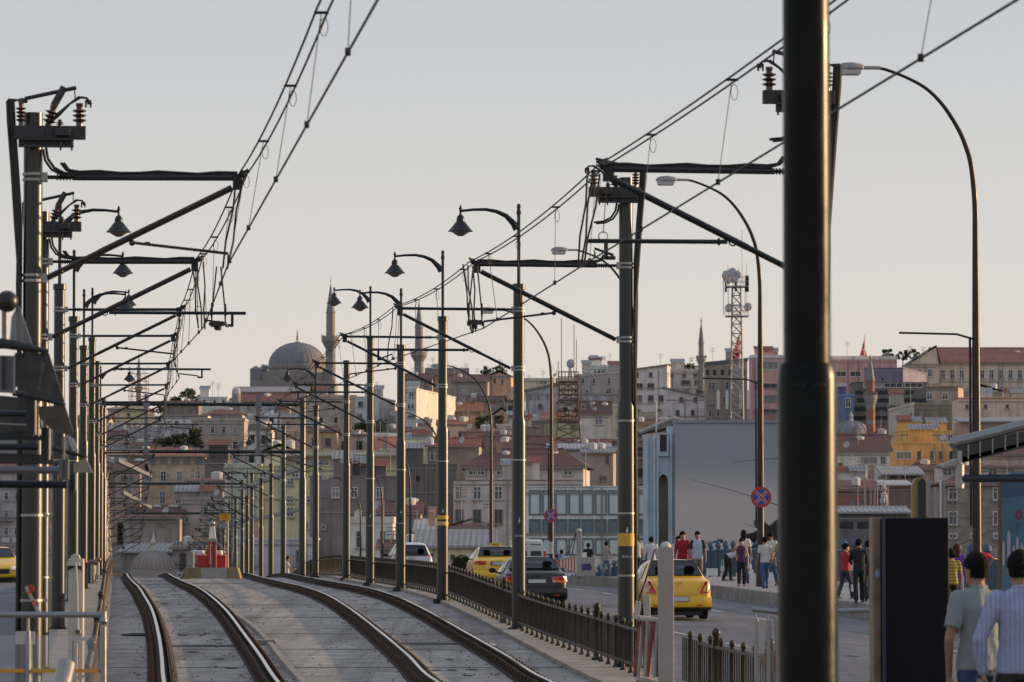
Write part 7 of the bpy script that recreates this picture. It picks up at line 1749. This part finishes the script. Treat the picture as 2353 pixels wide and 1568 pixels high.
bar(t, 93, 110, 982, 1062, 33.9, HOUS); bar(t, 110, 115, 982, 1058, 33.9, M_GALV); bar(t, 144, 149, 1002, 1060, 33.3, MTB); bar(t, 135, 158, 1055, 1104, 33.3, mat("cap_grey", (.13, .125, .13), .45, .5), "end_cap"); bar(t, 145, 148, 1060, 1098, 33.29, HOUS, "end_cap_slot")
bar(t, 158, 171, 1089, 1134, 34.0, HOUS); bar(t, 171, 176, 1089, 1130, 34.0, M_GALV); bar(t, 126, 133, 1066, 1106, 34.2, HOUS)

# ------------------------------------------------------------------ station foreground, right
Yr = 39.0
t = wthing("platform_canopy", "curved silver canopy edge with a dark underside at the right edge", "station canopy", P(2280, 1030, Yr))
MB().tube([P(2192, 1017, Yr), P(2230, 1008, Yr), P(2290, 993, Yr), P(2420, 958, Yr)], .048, 16).ball(P(2192, 1018, Yr), .05, 14).build("silver_edge_tube", M_STEEL, t, smooth=True)
MB().prism([P(2200, 1028, Yr), P(2420, 974, Yr), P(2420, 1012, Yr), P(2205, 1066, Yr)], (0, .5, 0)).build("dark_soffit", mat("black_green_panel", (.012, .022, .02), .3), t)
for x in (2225, 2252, 2281, 2310, 2338): MB().tube([P(x, 1026 - (x - 2200) * .25, Yr - .01), P(x, 1062 - (x - 2200) * .25, Yr - .01)], .006, 5).build("panel_joint", M_GALV, t)
MB().prism([P(2160, 1070, Yr), P(2205, 1052, Yr), P(2330, 1022, Yr), P(2420, 998, Yr), P(2420, 1004, Yr), P(2330, 1030, Yr), P(2166, 1076, Yr)], (0, .4, 0)).build("lower_blade", mat("grey_aluminium", (.30, .31, .32), .4, .6), t)
MB().tube([P(2210, 1100, Yr), P(2420, 1100, Yr)], .037, 14).build("cross_tube", mat("dark_blue_steel", (.02, .03, .05), .3, .3), t, smooth=True)
MB().tube([P(2205, 1122, Yr), P(2205, 1068, Yr)], .040, 16).build("bracket_drum", M_GALV, t, smooth=True)
MB().tube([P(2206, 1066, Yr), P(2206, 1036, Yr)], .022, 10).build("hanger", M_STEEL, t, smooth=True)

t = wthing("ticket_machine", "big black ticket machine seen from behind, with a stickered tan side", "ticket machine", P(2092, 1700, 36))
Ym = 36.0; a, b_ = P(2030, 1712, Ym), P(2180, 1190, Ym)
MB().box((a.x, Ym, a.z), (b_.x, Ym + .5, b_.z)).build("cabinet", mat("matt_black_cabinet", (.003, .003, .006), .6, spec=.2), t, bevel=.012)
MB().box((P(2003, 0, Ym).x, Ym + .12, a.z), (a.x - .003, Ym + .5, b_.z + .004)).build("side_panel", mat("tan_side_panel", (.22, .16, .11), .5, .2, var=.8, scale=5, streak=.5), t, bevel=.008)
MB().box((a.x - .006, Ym - .02, a.z), (a.x + .022, Ym - .001, b_.z)).build("front_edge", mat("blue_black_trim", (.02, .02, .07), .25), t)
for z0, r, m_ in ((1318, .028, mat("sticker_blue", (.25, .33, .50), .6)), (1460, .02, mat("sticker_red", (.35, .10, .08), .6))):
    c = P(2016, z0, Ym + .11); mb = MB(); pts = [c + Vector(((r if k % 2 else r * .7) * math.cos(k * math.pi / 8), 0, 1.4 * (r if k % 2 else r * .7) * math.sin(k * math.pi / 8))) for k in range(16)]; mb.poly(pts).build("sticker", m_, t)
t = wthing("ticket_gate", "steel posts and an arched gilt panel standing behind the black ticket machine", "ticket gate", P(2130, 1500, 42)); Yq = 42
for x, w_, m_ in ((2138, 5, mat("blue_grey_steel", (.20, .22, .27), .3, .6)), (2152, 7, M_STEEL), (2164, 3, M_WHITE), (2171, 5, mat("blue_grey_steel"))):
    a, b_ = P(x, 1640, Yq), P(x, 1104 if w_ < 7 else 1120, Yq); q = w_ / 2 / (FP / Yq); MB().box((a.x - q, Yq, a.z), (a.x + q, Yq + .06, b_.z)).build("gate_post", m_, t, bevel=.004)
def arch(x0, x1, y0, y1, Y):
    n = 10; cx_ = (x0 + x1) / 2; r = (x1 - x0) / 2
    return [P(x0, y1, Y), P(x1, y1, Y)] + [P(cx_ + r * math.cos(math.pi * k / n), y0 + r * 1.4 - r * 1.4 * math.sin(math.pi * k / n), Y) for k in range(n + 1)]
MB().prism(arch(2096, 2128, 1097, 1500, 41.5), (0, .1, 0)).build("arched_panel", mat("gilt_panel", (.34, .24, .10), .35, .5, streak=.6, var=.5, scale=3), t)
MB().prism(arch(2110, 2128, 1100, 1500, 41.4), (0, .02, 0)).build("dark_inset", mat("dark_green_inset", (.012, .02, .015), .4), t)
t = wthing("advert_banner", "tall blue poster with a red flower and pale towers at the right edge", "advertising banner", P(2330, 1290, 46)); Yv = 46
MB().prism([P(2300, 1590, Yv), P(2376, 1590, Yv), P(2376, 1100, Yv), P(2360, 1086, Yv), P(2322, 1086, Yv), P(2300, 1104, Yv)], (0, .12, 0)).build("poster_panel", mat("poster_blue", (.035, .11, .17), .35, var=.8, scale=4, col2=(.08, .22, .30)), t)
MB().prism([P(2298, 1142, Yv - .01), P(2376, 1136, Yv - .01), P(2376, 1100, Yv - .01), P(2298, 1104, Yv - .01)], (0, .01, 0)).build("poster_header", mat("poster_deep_blue", (.02, .07, .14), .3), t)
MB().tube([P(2297, 1590, Yv), P(2297, 1110, Yv)], .018, 8).build("poster_frame", mat("rusty_frame", (.16, .08, .04), .5, .4), t)
mb = MB()
for x, y, w_ in ((2306, 1240, 3), (2318, 1218, 4), (2330, 1250, 3), (2338, 1232, 3), (2348, 1246, 4), (2360, 1226, 4)):
    mb.prism([P(x - w_, 1300, Yv - .012), P(x + w_, 1300, Yv - .012), P(x + w_, y + 10, Yv - .012), P(x, y, Yv - .012), P(x - w_, y + 10, Yv - .012)], (0, .008, 0))
mb.build("printed_towers", mat("print_lilac", (.38, .36, .44), .5, var=.5, scale=6), t)
mb = MB()
for k in range(7): mb.ball(P(2341 + 5 * math.cos(k * .9), 1183 + 8 * math.sin(k * .9), Yv - .003), .016, 8, 1, .08, 1.3)
mb.build("printed_flower", mat("print_red", (.16, .03, .06), .5), t)
MB().ball(P(2339, 1207, Yv - .004), .014, 10, 1, .08, 2.2).build("printed_leaf", mat("print_green", (.02, .09, .07), .5), t)

Yw = 44.0
t = wthing("platform_handrail", "short steel handrail with a glass panel in front of the big column, bottom right", "railing", P(1765, 1640, Yw))
MB().tube([P(1728, 1400, Yw), P(1800, 1408, Yw), P(2003, 1402, Yw)], .027, 14).build("handrail", M_STEEL, t, smooth=True)
for x in (1738, 1766, 1786): MB().tube([P(x, 1640, Yw), P(x, 1424, Yw)], .024, 12).tube([P(x - 2, 1428, Yw), P(x - 2, 1402, Yw)], .01, 8).build("rail_post", M_STEEL, t, smooth=True)
a, b_ = P(1743, 1640, Yw + .03), P(1790, 1440, Yw + .03); MB().box((a.x, Yw + .03, a.z), (b_.x, Yw + .04, b_.z)).build("glass_panel", mat("faint_glass"), t)
mb = MB().prism([P(1749, 1528, Yw + .06), P(1749, 1502, Yw + .06), P(1760, 1500, Yw + .06), P(1772, 1492, Yw + .06), P(1785, 1502, Yw + .06), P(1786, 1540, Yw + .06), P(1770, 1548, Yw + .06), P(1755, 1538, Yw + .06)], (0, .02, 0)); mb.build("orange_sticker", mat("sticker_orange", (.40, .20, .08), .7, var=.6, scale=8), t)
# platform slab under the foreground (out of the bottom of the picture)
a = MB().box((-9.5, 14, EYE - 2.4), (-3.05, 42, EYE - 1.72)).build("platform", M_KERB); a["kind"] = "structure"
a = MB().box((2.2, 12, EYE - 2.4), (9.5, 44.5, EYE - 1.72)).build("platform", M_KERB); a["kind"] = "structure"
# litter
for lab, x, y, Y, m_ in (("scrap of green litter beside the fence foot", 2030 / 1.4905, 2325 / 1.4905, 63, mat("green_litter", (.05, .2, .1), .6)), ("scrap of white paper beside the right track", 1688 / 1.4905, 2175 / 1.4905, 75, M_WHITE)):
    c = P(x, y, Y); c.z = slab(Y) + .01; o = MB().poly([c + Vector((-.10, -.1, 0)), c + Vector((.08, -.12, .02)), c + Vector((.1, .1, .01)), c + Vector((-.06, .12, .04))]).build("litter", m_); tag(o, lab, "litter")
o = MB().add([Vector((BX(.35 + .33 * math.cos(k * .7), 0), 0, 0)) + Vector((-VX * 80, 80 + .5 * math.sin(k * .7), slab(80 + .5 * math.sin(k * .7)) + .015 + .01 * (k % 2))) for k in range(9)], [tuple(range(9))]).build("dirt_patch", M_BED); tag(o, "dark patch of dirt on the slab left of the left track", "dirt")

# ------------------------------------------------------------------ cars (seen from behind)
M_TYRE = mat("tyre_rubber", (.015, .015, .016), .85)
M_RIM = mat("dull_rim", (.25, .25, .26), .4, .7)
M_CARGLASS = mat("car_glass", (.010, .013, .017), .06, spec=.5)
M_TAIL = mat("tail_light_red", (.60, .015, .010), .15, coat=.8)
M_TAILW = mat("tail_light_clear", (.55, .42, .36), .15, coat=.8)
M_TAILO = mat("tail_light_amber", (.75, .20, .02), .15, coat=.8)
M_PLATE = mat("licence_plate_white", (.62, .62, .64), .4)
M_PLATEB = mat("licence_plate_blue", (.02, .06, .30), .4)
M_TRIM = mat("black_trim", (.014, .014, .015), .5)

def car(name, label, cat, X, Y, paint, L=4.2, W=1.68, H=1.42, kind='sedan', sign=False, plate_y=.62, plate_blank=True, two=None, lights='std', heading=HEAD, gclear=.20, z=None, plate_dark=False):
    t = thing(name, label, cat, (X, Y, road(Y, X + VX * Y) if z is None else z), heading)
    hw = W / 2
    if kind == 'sedan':
        st = [(-.02, .55, 0), (.0, .80, 0), (.05, .92, 0), (.16, .985, 0), (.42, 1.01, 0), (.60, 1.10, .5), (.92, H - .07, 1), (1.15, H - .005, 1), (1.7, H, 1), (2.2, H - .015, 1), (2.5, H - .09, 1), (3.0, 1.02, .35), (3.2, .93, 0), (3.9, .80, 0), (L - .1, .66, 0), (L, .5, 0)]
        belt = .95
    else:
        st = [(-.02, .55, 0), (.0, .85, 0), (.03, .98, .2), (.10, 1.12, .6), (.22, H - .10, 1), (.38, H - .02, 1), (1.0, H, 1), (1.8, H, 1), (2.2, H - .10, 1), (2.8, 1.06, .35), (3.05, .96, 0), (3.5, .82, 0), (L - .1, .68, 0), (L, .5, 0)]
        belt = .96
    rings = []
    for y, zt, cab in st:
        e = 0
        endf = 0 if 0.0 < y < L - .12 else .09            # plan rounding at the ends
        w0 = hw - endf - (.04 if y <= .05 else 0)
        bt = min(belt, zt - .045)
        topw = w0 - .06 if cab < .2 else w0 - .13 - .12 * cab
        zs_ = [gclear + .02 + (0 if .05 < y < L - .2 else .04), .36, .58, .78 if zt > .85 else zt - .16, bt, (bt + zt) / 2 if cab else (bt + zt) / 2, zt - .035, zt, zt + .012]
        ws_ = [w0 - .10, w0 - .01, w0 + .012, w0 + .005, w0 - .02, (w0 - .03 + topw) / 2 if cab else w0 - .05, topw, topw - .12, topw * .45]
        rt = [Vector((w_, y, z_)) for w_, z_ in zip(ws_, zs_)]
        rings.append(rt + [Vector((-p.x, p.y, p.z)) for p in reversed(rt)])
    mb = MB(); mb.loft(rings); n = len(rings[0])
    body = mb.build("body", paint, t, smooth=True, flat_angle=50)
    md = body.modifiers.new("smooth", "SUBSURF"); md.levels = 1; md.render_levels = 1
    # glass: bands between belt and roof edge
    def ring_pt(y, side, f):
        for i in range(len(st) - 1):
            if st[i][0] <= y <= st[i + 1][0]:
                q = (y - st[i][0]) / (st[i + 1][0] - st[i][0]); a = rings[i]; b_ = rings[i + 1]
                idx = (4, 5, 6); k = 0 if f < .5 else 1; ff = f * 2 - k
                p = a[idx[k]].lerp(a[idx[k + 1]], ff).lerp(b_[idx[k]].lerp(b_[idx[k + 1]], ff), q)
                return Vector((p.x * side, p.y, p.z))
    if kind == 'sedan': sides = [((.95, .10), (1.62, .06), (1.62, .92), (1.22, .90)), ((1.68, .06), (2.72, .06), (2.38, .86), (1.68, .92))]; rear = (.52, 1.05, .99, 1.0)
    else: sides = [((.45, .1), (1.15, .06), (1.15, .92), (.55, .88)), ((1.22, .06), (2.45, .06), (2.08, .88), (1.22, .92))]; rear = None
    for s_ in (-1, 1):
        mb = MB()
        for quad in sides:
            q = [ring_pt(y, s_, f) + Vector((s_ * .012, 0, .004)) for y, f in quad]
            mids = [q[0], q[0].lerp(q[1], .5), q[1], q[2], q[2].lerp(q[3], .5), q[3]]; mb.add(mids, [(0, 1, 4, 5), (1, 2, 3, 4)])
        mb.build("side_window", M_CARGLASS, t)
    if kind == 'sedan': y0, z0, y1, z1 = .50, 1.045, 1.00, H - .055; wb, wt_ = hw - .17, hw - .30
    else: y0, z0, y1, z1 = .03, .99, .21, H - .13; wb, wt_ = hw - .17, hw - .30
    d = Vector((0, y1 - y0, z1 - z0)); nrm = Vector((0, -(z1 - z0), (y1 - y0))).normalized() * (.045 if kind == 'sedan' else .05)
    rows = []
    for k in range(5):
        f = k / 4; w_ = wb + (wt_ - wb) * f; c = Vector((0, y0, z0)) + d * f + nrm
        rows.append([c + Vector((w_ * q, .05 * q * q, -.012 * q * q)) for q in (-1, -.93, -.5, 0, .5, .93, 1)])
    mb = MB()
    for i in range(4):
        for j in range(6): mb.poly([rows[i][j], rows[i][j + 1], rows[i + 1][j + 1], rows[i + 1][j]])
    rw = mb.build("rear_window", M_CARGLASS, t, smooth=True)
    edge = [rows[0][j] for j in range(7)] + [rows[i][6] for i in range(1, 5)] + [rows[4][j] for j in range(5, -1, -1)] + [rows[i][0] for i in range(3, 0, -1)]
    MB().tube(edge + [edge[0]], .014, 5).build("window_seal", M_TRIM, rw)
    if kind == 'sedan':
        d2 = Vector((0, -.56, H - 1.10)); n2 = Vector((0, (H - 1.10), .56)).normalized() * .05; rw2 = []
        for k in range(4):
            f = k / 3; w_ = hw - .16 - .14 * f; c = Vector((0, 3.02, 1.02)) + d2 * f + n2
            rw2.append([c + Vector((w_ * q, -.05 * q * q, -.012 * q * q)) for q in (-1, -.5, 0, .5, 1)])
        mb = MB()
        for i in range(3):
            for j in range(4): mb.poly([rw2[i][j], rw2[i][j + 1], rw2[i + 1][j + 1], rw2[i + 1][j]])
        mb.build("windscreen", M_CARGLASS, t, smooth=True)
        for s_ in (-1, 1): MB().prism([(s_ * (hw - .12), L - .08, .56), (s_ * (hw - .45), L + .01, .56), (s_ * (hw - .45), L, .68), (s_ * (hw - .08), L - .22, .76)], (0, .05, 0)).build("headlight", M_TAILW if False else M_WHITE, t, bevel=.01)
        MB().box((-.35, L - .02, .42), (.35, L + .03, .60)).build("grille", M_TRIM, t, bevel=.01)
    # seats seen through the glass as darker shapes
    mb = MB()
    for x in (-.38, .38): mb.ball((x, (y0 + y1) / 2 + .02, z0 + (z1 - z0) * .45), .14, 10, 1, .1, .9)
    # wheels
    for s_ in (-1, 1):
        for yy in (.78, L - .82):
            c = Vector((s_ * (hw - .10), yy, .30)); wh = MB().lathe([(.17, -.095), (.27, -.10), (.30, -.075), (.305, 0), (.30, .075), (.27, .10), (.17, .095)], c, 28, (1, 0, 0)).build("tyre", M_TYRE, t, smooth=True)
            MB().lathe([(0, .085), (.05, .09), (.15, .075), (.175, .09)], c, 20, (s_, 0, 0)).build("rim", M_RIM, wh, smooth=True)
            ar = MB(); 
            for k in range(9):
                a0 = math.pi * k / 9; a1 = math.pi * (k + 1) / 9
                ar.poly([(s_ * (hw + .016), yy + .34 * math.cos(a0), .30 + .34 * math.sin(a0)), (s_ * (hw + .016), yy + .34 * math.cos(a1), .30 + .34 * math.sin(a1)), (s_ * (hw + .016), yy + .285 * math.cos(a1), .30 + .285 * math.sin(a1)), (s_ * (hw + .016), yy + .285 * math.cos(a0), .30 + .285 * math.sin(a0))])
            ar.build("wheel_arch", M_TRIM, t)
    mb = MB().box((-hw + .22, .05, .10), (hw - .22, L - .3, gclear + .10)); mb.build("underbody", M_TRIM, t)
    # bumper: rounded lofted bar with a crease
    br = []
    for k in range(13):
        q = -1 + 2 * k / 12; x = q * (hw + .004); y = -.085 + .10 * abs(q) ** 4 + .0; br.append((x, y))
    rg_ = [[Vector((x, y + dy, z_)) for dy, z_ in ((.06, .27), (.0, .31), (-.015, .40), (-.005, .50), (.01, .545), (.07, .56), (.2, .56), (.2, .27))] for x, y in br]
    MB().loft(rg_).build("rear_bumper", paint if not two else paint, t, smooth=True, flat_angle=45)
    MB().loft([[Vector((x * .985, y + dy, z_)) for dy, z_ in ((.03, .225), (-.004, .25), (.03, .272), (.1, .272), (.1, .225))] for x, y in br]).build("lower_valance", M_TRIM, t, smooth=True)
    # boot lid gap lines
    mb = MB(); zl = .60
    bt = .97 if kind == 'sedan' else .95
    for s_ in (-1, 1): mb.tube([(s_ * (hw - .36), -.028, zl), (s_ * (hw - .30), -.018, .78), (s_ * (hw - .20), .06, bt)], .003, 4)
    mb.tube([(-(hw - .36), -.028, zl), (hw - .36, -.028, zl)], .004, 4); mb.build("boot_gap", M_TRIM, t)
    # lights
    for s_ in (-1, 1):
        if lights == 'wedge':       # tall triangular corner lamps
            o1 = [(hw - .30, -.03, .64), (hw - .06, .01, .64), (hw - .02, .14, .80), (hw - .07, .10, .93), (hw - .14, .02, .95)]
            o2 = [(hw - .115, -.006, .66), (hw - .045, .03, .66), (hw - .01, .16, .80), (hw - .055, .13, .92), (hw - .10, .04, .93)]
        elif lights == 'wide':
            o1 = [(hw - .42, -.03, .71), (hw - .10, -.01, .69), (hw + .00, .10, .71), (hw - .01, .12, .86), (hw - .12, .00, .87), (hw - .43, -.015, .86)]
            o2 = [(hw - .30, -.034, .70), (hw - .12, -.018, .69), (hw - .02, .08, .71), (hw - .02, .09, .76), (hw - .13, -.006, .76), (hw - .30, -.026, .76)]
        elif lights == 'slim':
            o1 = [(hw - .42, -.03, .79), (hw - .10, -.01, .765), (hw + .005, .10, .775), (hw - .01, .12, .88), (hw - .14, .00, .905), (hw - .42, -.012, .90)]; o2 = None
        else:
            o1 = [(hw - .20, .0, .72), (hw - .06, .03, .70), (hw + .0, .14, .78), (hw - .05, .16, 1.02), (hw - .12, .06, 1.04), (hw - .17, .02, .90)]
            o2 = [(hw - .18, -.004, .75), (hw - .06, .026, .73), (hw - .01, .13, .80), (hw - .06, .10, .84), (hw - .16, .005, .82)]
        def sx(o_, e): return [Vector((s_ * x, y - e, z_)) for x, y, z_ in o_]
        MB().prism(sx(o1, .022), (0, .09, 0)).build("tail_light", M_TAIL, t, bevel=.006)
        if o2: MB().prism(sx(o2, .030), (0, .05, 0)).build("light_lens", M_TAILO if lights == 'wide' else M_TAILW, t, bevel=.004)
        if lights == 'wide': MB().prism([Vector((s_ * x, -.055, z_)) for x, z_ in ((hw - .41, .70), (hw - .31, .695), (hw - .31, .76), (hw - .41, .765))], (0, .03, 0)).build("reversing_lens", M_TAILW, t)
        m0 = Vector((s_ * (hw + .03), 2.62 if kind == 'sedan' else 2.35, .98)); MB().ball(m0 + Vector((s_ * .09, 0, .04)), .10, 14, 1.0, .55, .72).tube([m0 - Vector((s_ * .08, 0, .03)), m0 + Vector((s_ * .05, 0, .02))], .03, 6).build("wing_mirror", M_TRIM if not two else M_TRIM, t, smooth=True)
    for s_ in (-1, 1): MB().box((s_ * (hw - .30) - .07, -.098, .335), (s_ * (hw - .30) + .07, -.075, .365)).build("reflector", M_TAIL, t)
    MB().box((-.10, -.045, .885), (.10, -.02, .90)).build("boot_handle", M_TRIM, t)
    for s_ in (-1, 1):
        c_ = rows[1][3] + Vector((s_ * .36, .0, .05)); MB().prism([c_ + d.normalized() * b_ + Vector((a_, 0, 0)) + nrm * .06 for a_, b_ in ((-.12, -.10), (.12, -.10), (.13, .06), (.07, .14), (-.07, .14), (-.13, .06))], nrm * .02).build("headrest_seen_through_glass", mat("seat_shadow", (.002, .002, .003), .9, spec=.05), rw)
    c_ = rows[2][3]; MB().prism([c_ + d.normalized() * b_ + Vector((a_, 0, 0)) + nrm * .05 for a_, b_ in ((-.30, -.06), (.30, -.06), (.26, .10), (-.26, .10))], nrm * .015).build("view_through_windscreen", mat("dim_street_view", (.075, .08, .085), .5, var=.9, scale=9, col2=(.01, .01, .012)), rw)
    pz = plate_y; MB().box((-.27, -.115 if pz < .56 else -.055, pz - .062), (.27, -.09 if pz < .56 else -.01, pz + .062)).build("plate_frame", M_TRIM, t, bevel=.006)
    yv = -.118 if pz < .56 else -.058
    pl = MB().box((-.255, yv - .004, pz - .05), (.255, yv + .0, pz + .05)).build("licence_plate", M_PLATE, t)
    MB().box((-.255, yv - .008, pz - .05), (-.215, yv - .0045, pz + .05)).build("plate_band", M_PLATEB, pl)
    if not plate_blank: text_part("plate_text", "34", .075, M_BLACK, pl, (-.16, yv - .012, pz), FACE_CAM, ext=.001)
    MB().lathe([(.025, -.10), (.025, .1), (.02, .1), (.02, -.10)], (hw - .42, 0, .24), 12, (0, 1, 0)).build("exhaust", M_GALV, t)
    if sign:
        MB().box((-.20, 1.25, H + .01), (.20, 1.38, H + .12), taper=.9).build("roof_sign", mat("taxi_sign_yellow", (.70, .48, .05), .4), t, bevel=.01)
        sg = [o for o in t.children if o.name.startswith("roof_sign")][0]
        text_part("sign_text", "TAKSI", .10, M_BLACK, sg, (0, 1.243, H + .065), FACE_CAM, ext=.001)
    if plate_dark: pass
    return t
M_TAXI = mat("taxi_yellow_paint", (.90, .50, .006), .3, coat=.6)
M_TAXI2 = mat("taxi_yellow_paint_two", (.88, .50, .01), .3, coat=.6)
M_DKCAR = mat("dark_plum_paint", (.005, .003, .006), .3, .0, coat=.3)
M_WHCAR = mat("white_car_paint", (.66, .66, .70), .3, coat=1.0)
cc = lambda px, Y: (px - CX) / (FP / Y)
c1 = car("taxi", "yellow taxi nearest the camera, partly hidden by the pale bollard, driving away", "car", cc(1557, 106.5), 106.5, M_TAXI, 4.15, 1.66, 1.46, 'sedan', lights='wedge', plate_y=.50)
c2 = car("car", "dark saloon car behind the fence, cut by a green pole, with a blank white plate", "car", cc(1232, 118), 118, M_DKCAR, 4.4, 1.70, 1.39, 'sedan', lights='wide', plate_y=.735)
c3 = car("taxi", "yellow taxi with a roof sign and a 34 plate, left of the dark saloon", "car", cc(1145, 155), 155, M_TAXI2, 4.4, 1.70, 1.42, 'sedan', lights='slim', plate_y=.82, sign=True, plate_blank=False)
c4 = car("car", "small white hatchback farthest up the road, behind the poles", "car", cc(947, 180), 180, M_WHCAR, 3.8, 1.70, 1.53, 'hatch', lights='std', plate_y=.60)
# pale van between the dark car and the left taxi
Yv_ = 205; xv = cc(1215, Yv_)
t = thing("van", "pale grey van with two rear windows, seen over the roof of the dark saloon", "car", (xv, Yv_, road(Yv_, 12)), HEAD)
rings = []
for y, zt, w_ in ((0, .9, .80), (.02, 1.5, .80), (.08, 1.82, .74), (.25, 1.9, .72), (2.6, 1.9, .72), (3.2, 1.3, .76), (4.2, 1.0, .78), (4.3, .6, .76)):
    q = [(w_, .3), (w_ + .04, .6), (w_ + .03, min(1.1, zt - .1)), (w_ - .04, max(zt - .14, .95 if zt > 1 else zt - .1)), (w_ - .14, zt - .03), (w_ - .3, zt)]
    rings.append([Vector((a, y, b_)) for a, b_ in q] + [Vector((-a, y, b_)) for a, b_ in reversed(q)])
MB().loft(rings).build("body", mat("pale_van_paint", (.52, .50, .50), .3, coat=.8), t, smooth=True, flat_angle=45)
for s_ in (-1, 1):
    x0, x1 = sorted((s_ * .08, s_ * .60)); MB().prism([(x0, -.01, 1.12), (x1, -.01, 1.12), (x1 - (.05 if s_ > 0 else 0), .05, 1.68), (x0 + (.05 if s_ < 0 else 0), .05, 1.68)], (0, .02, 0)).build("rear_window", M_CARGLASS, t, bevel=.01)
    MB().box((min(s_ * .70, s_ * .80), -.03, .85), (max(s_ * .70, s_ * .80), .05, 1.35)).build("tail_light", M_TAIL, t, bevel=.01)
    for yy in (.7, 3.5): MB().lathe([(.18, -.09), (.31, -.08), (.31, .08), (.18, .09)], (s_ * .72, yy, .31), 20, (1, 0, 0)).build("tyre", M_TYRE, t)
# the taxi at the left edge (faces us)
Yl = 170; x_ = P(-22, 1300, Yl).x
c5 = car("taxi", "yellow and white taxi cut off by the left edge of the picture, coming towards us", "car", x_, Yl, M_TAXI2, 4.2, 1.68, 1.44, 'sedan', lights='slim', plate_y=.55, heading=math.pi + HEAD + .12, z=P(0, 1342, Yl).z)
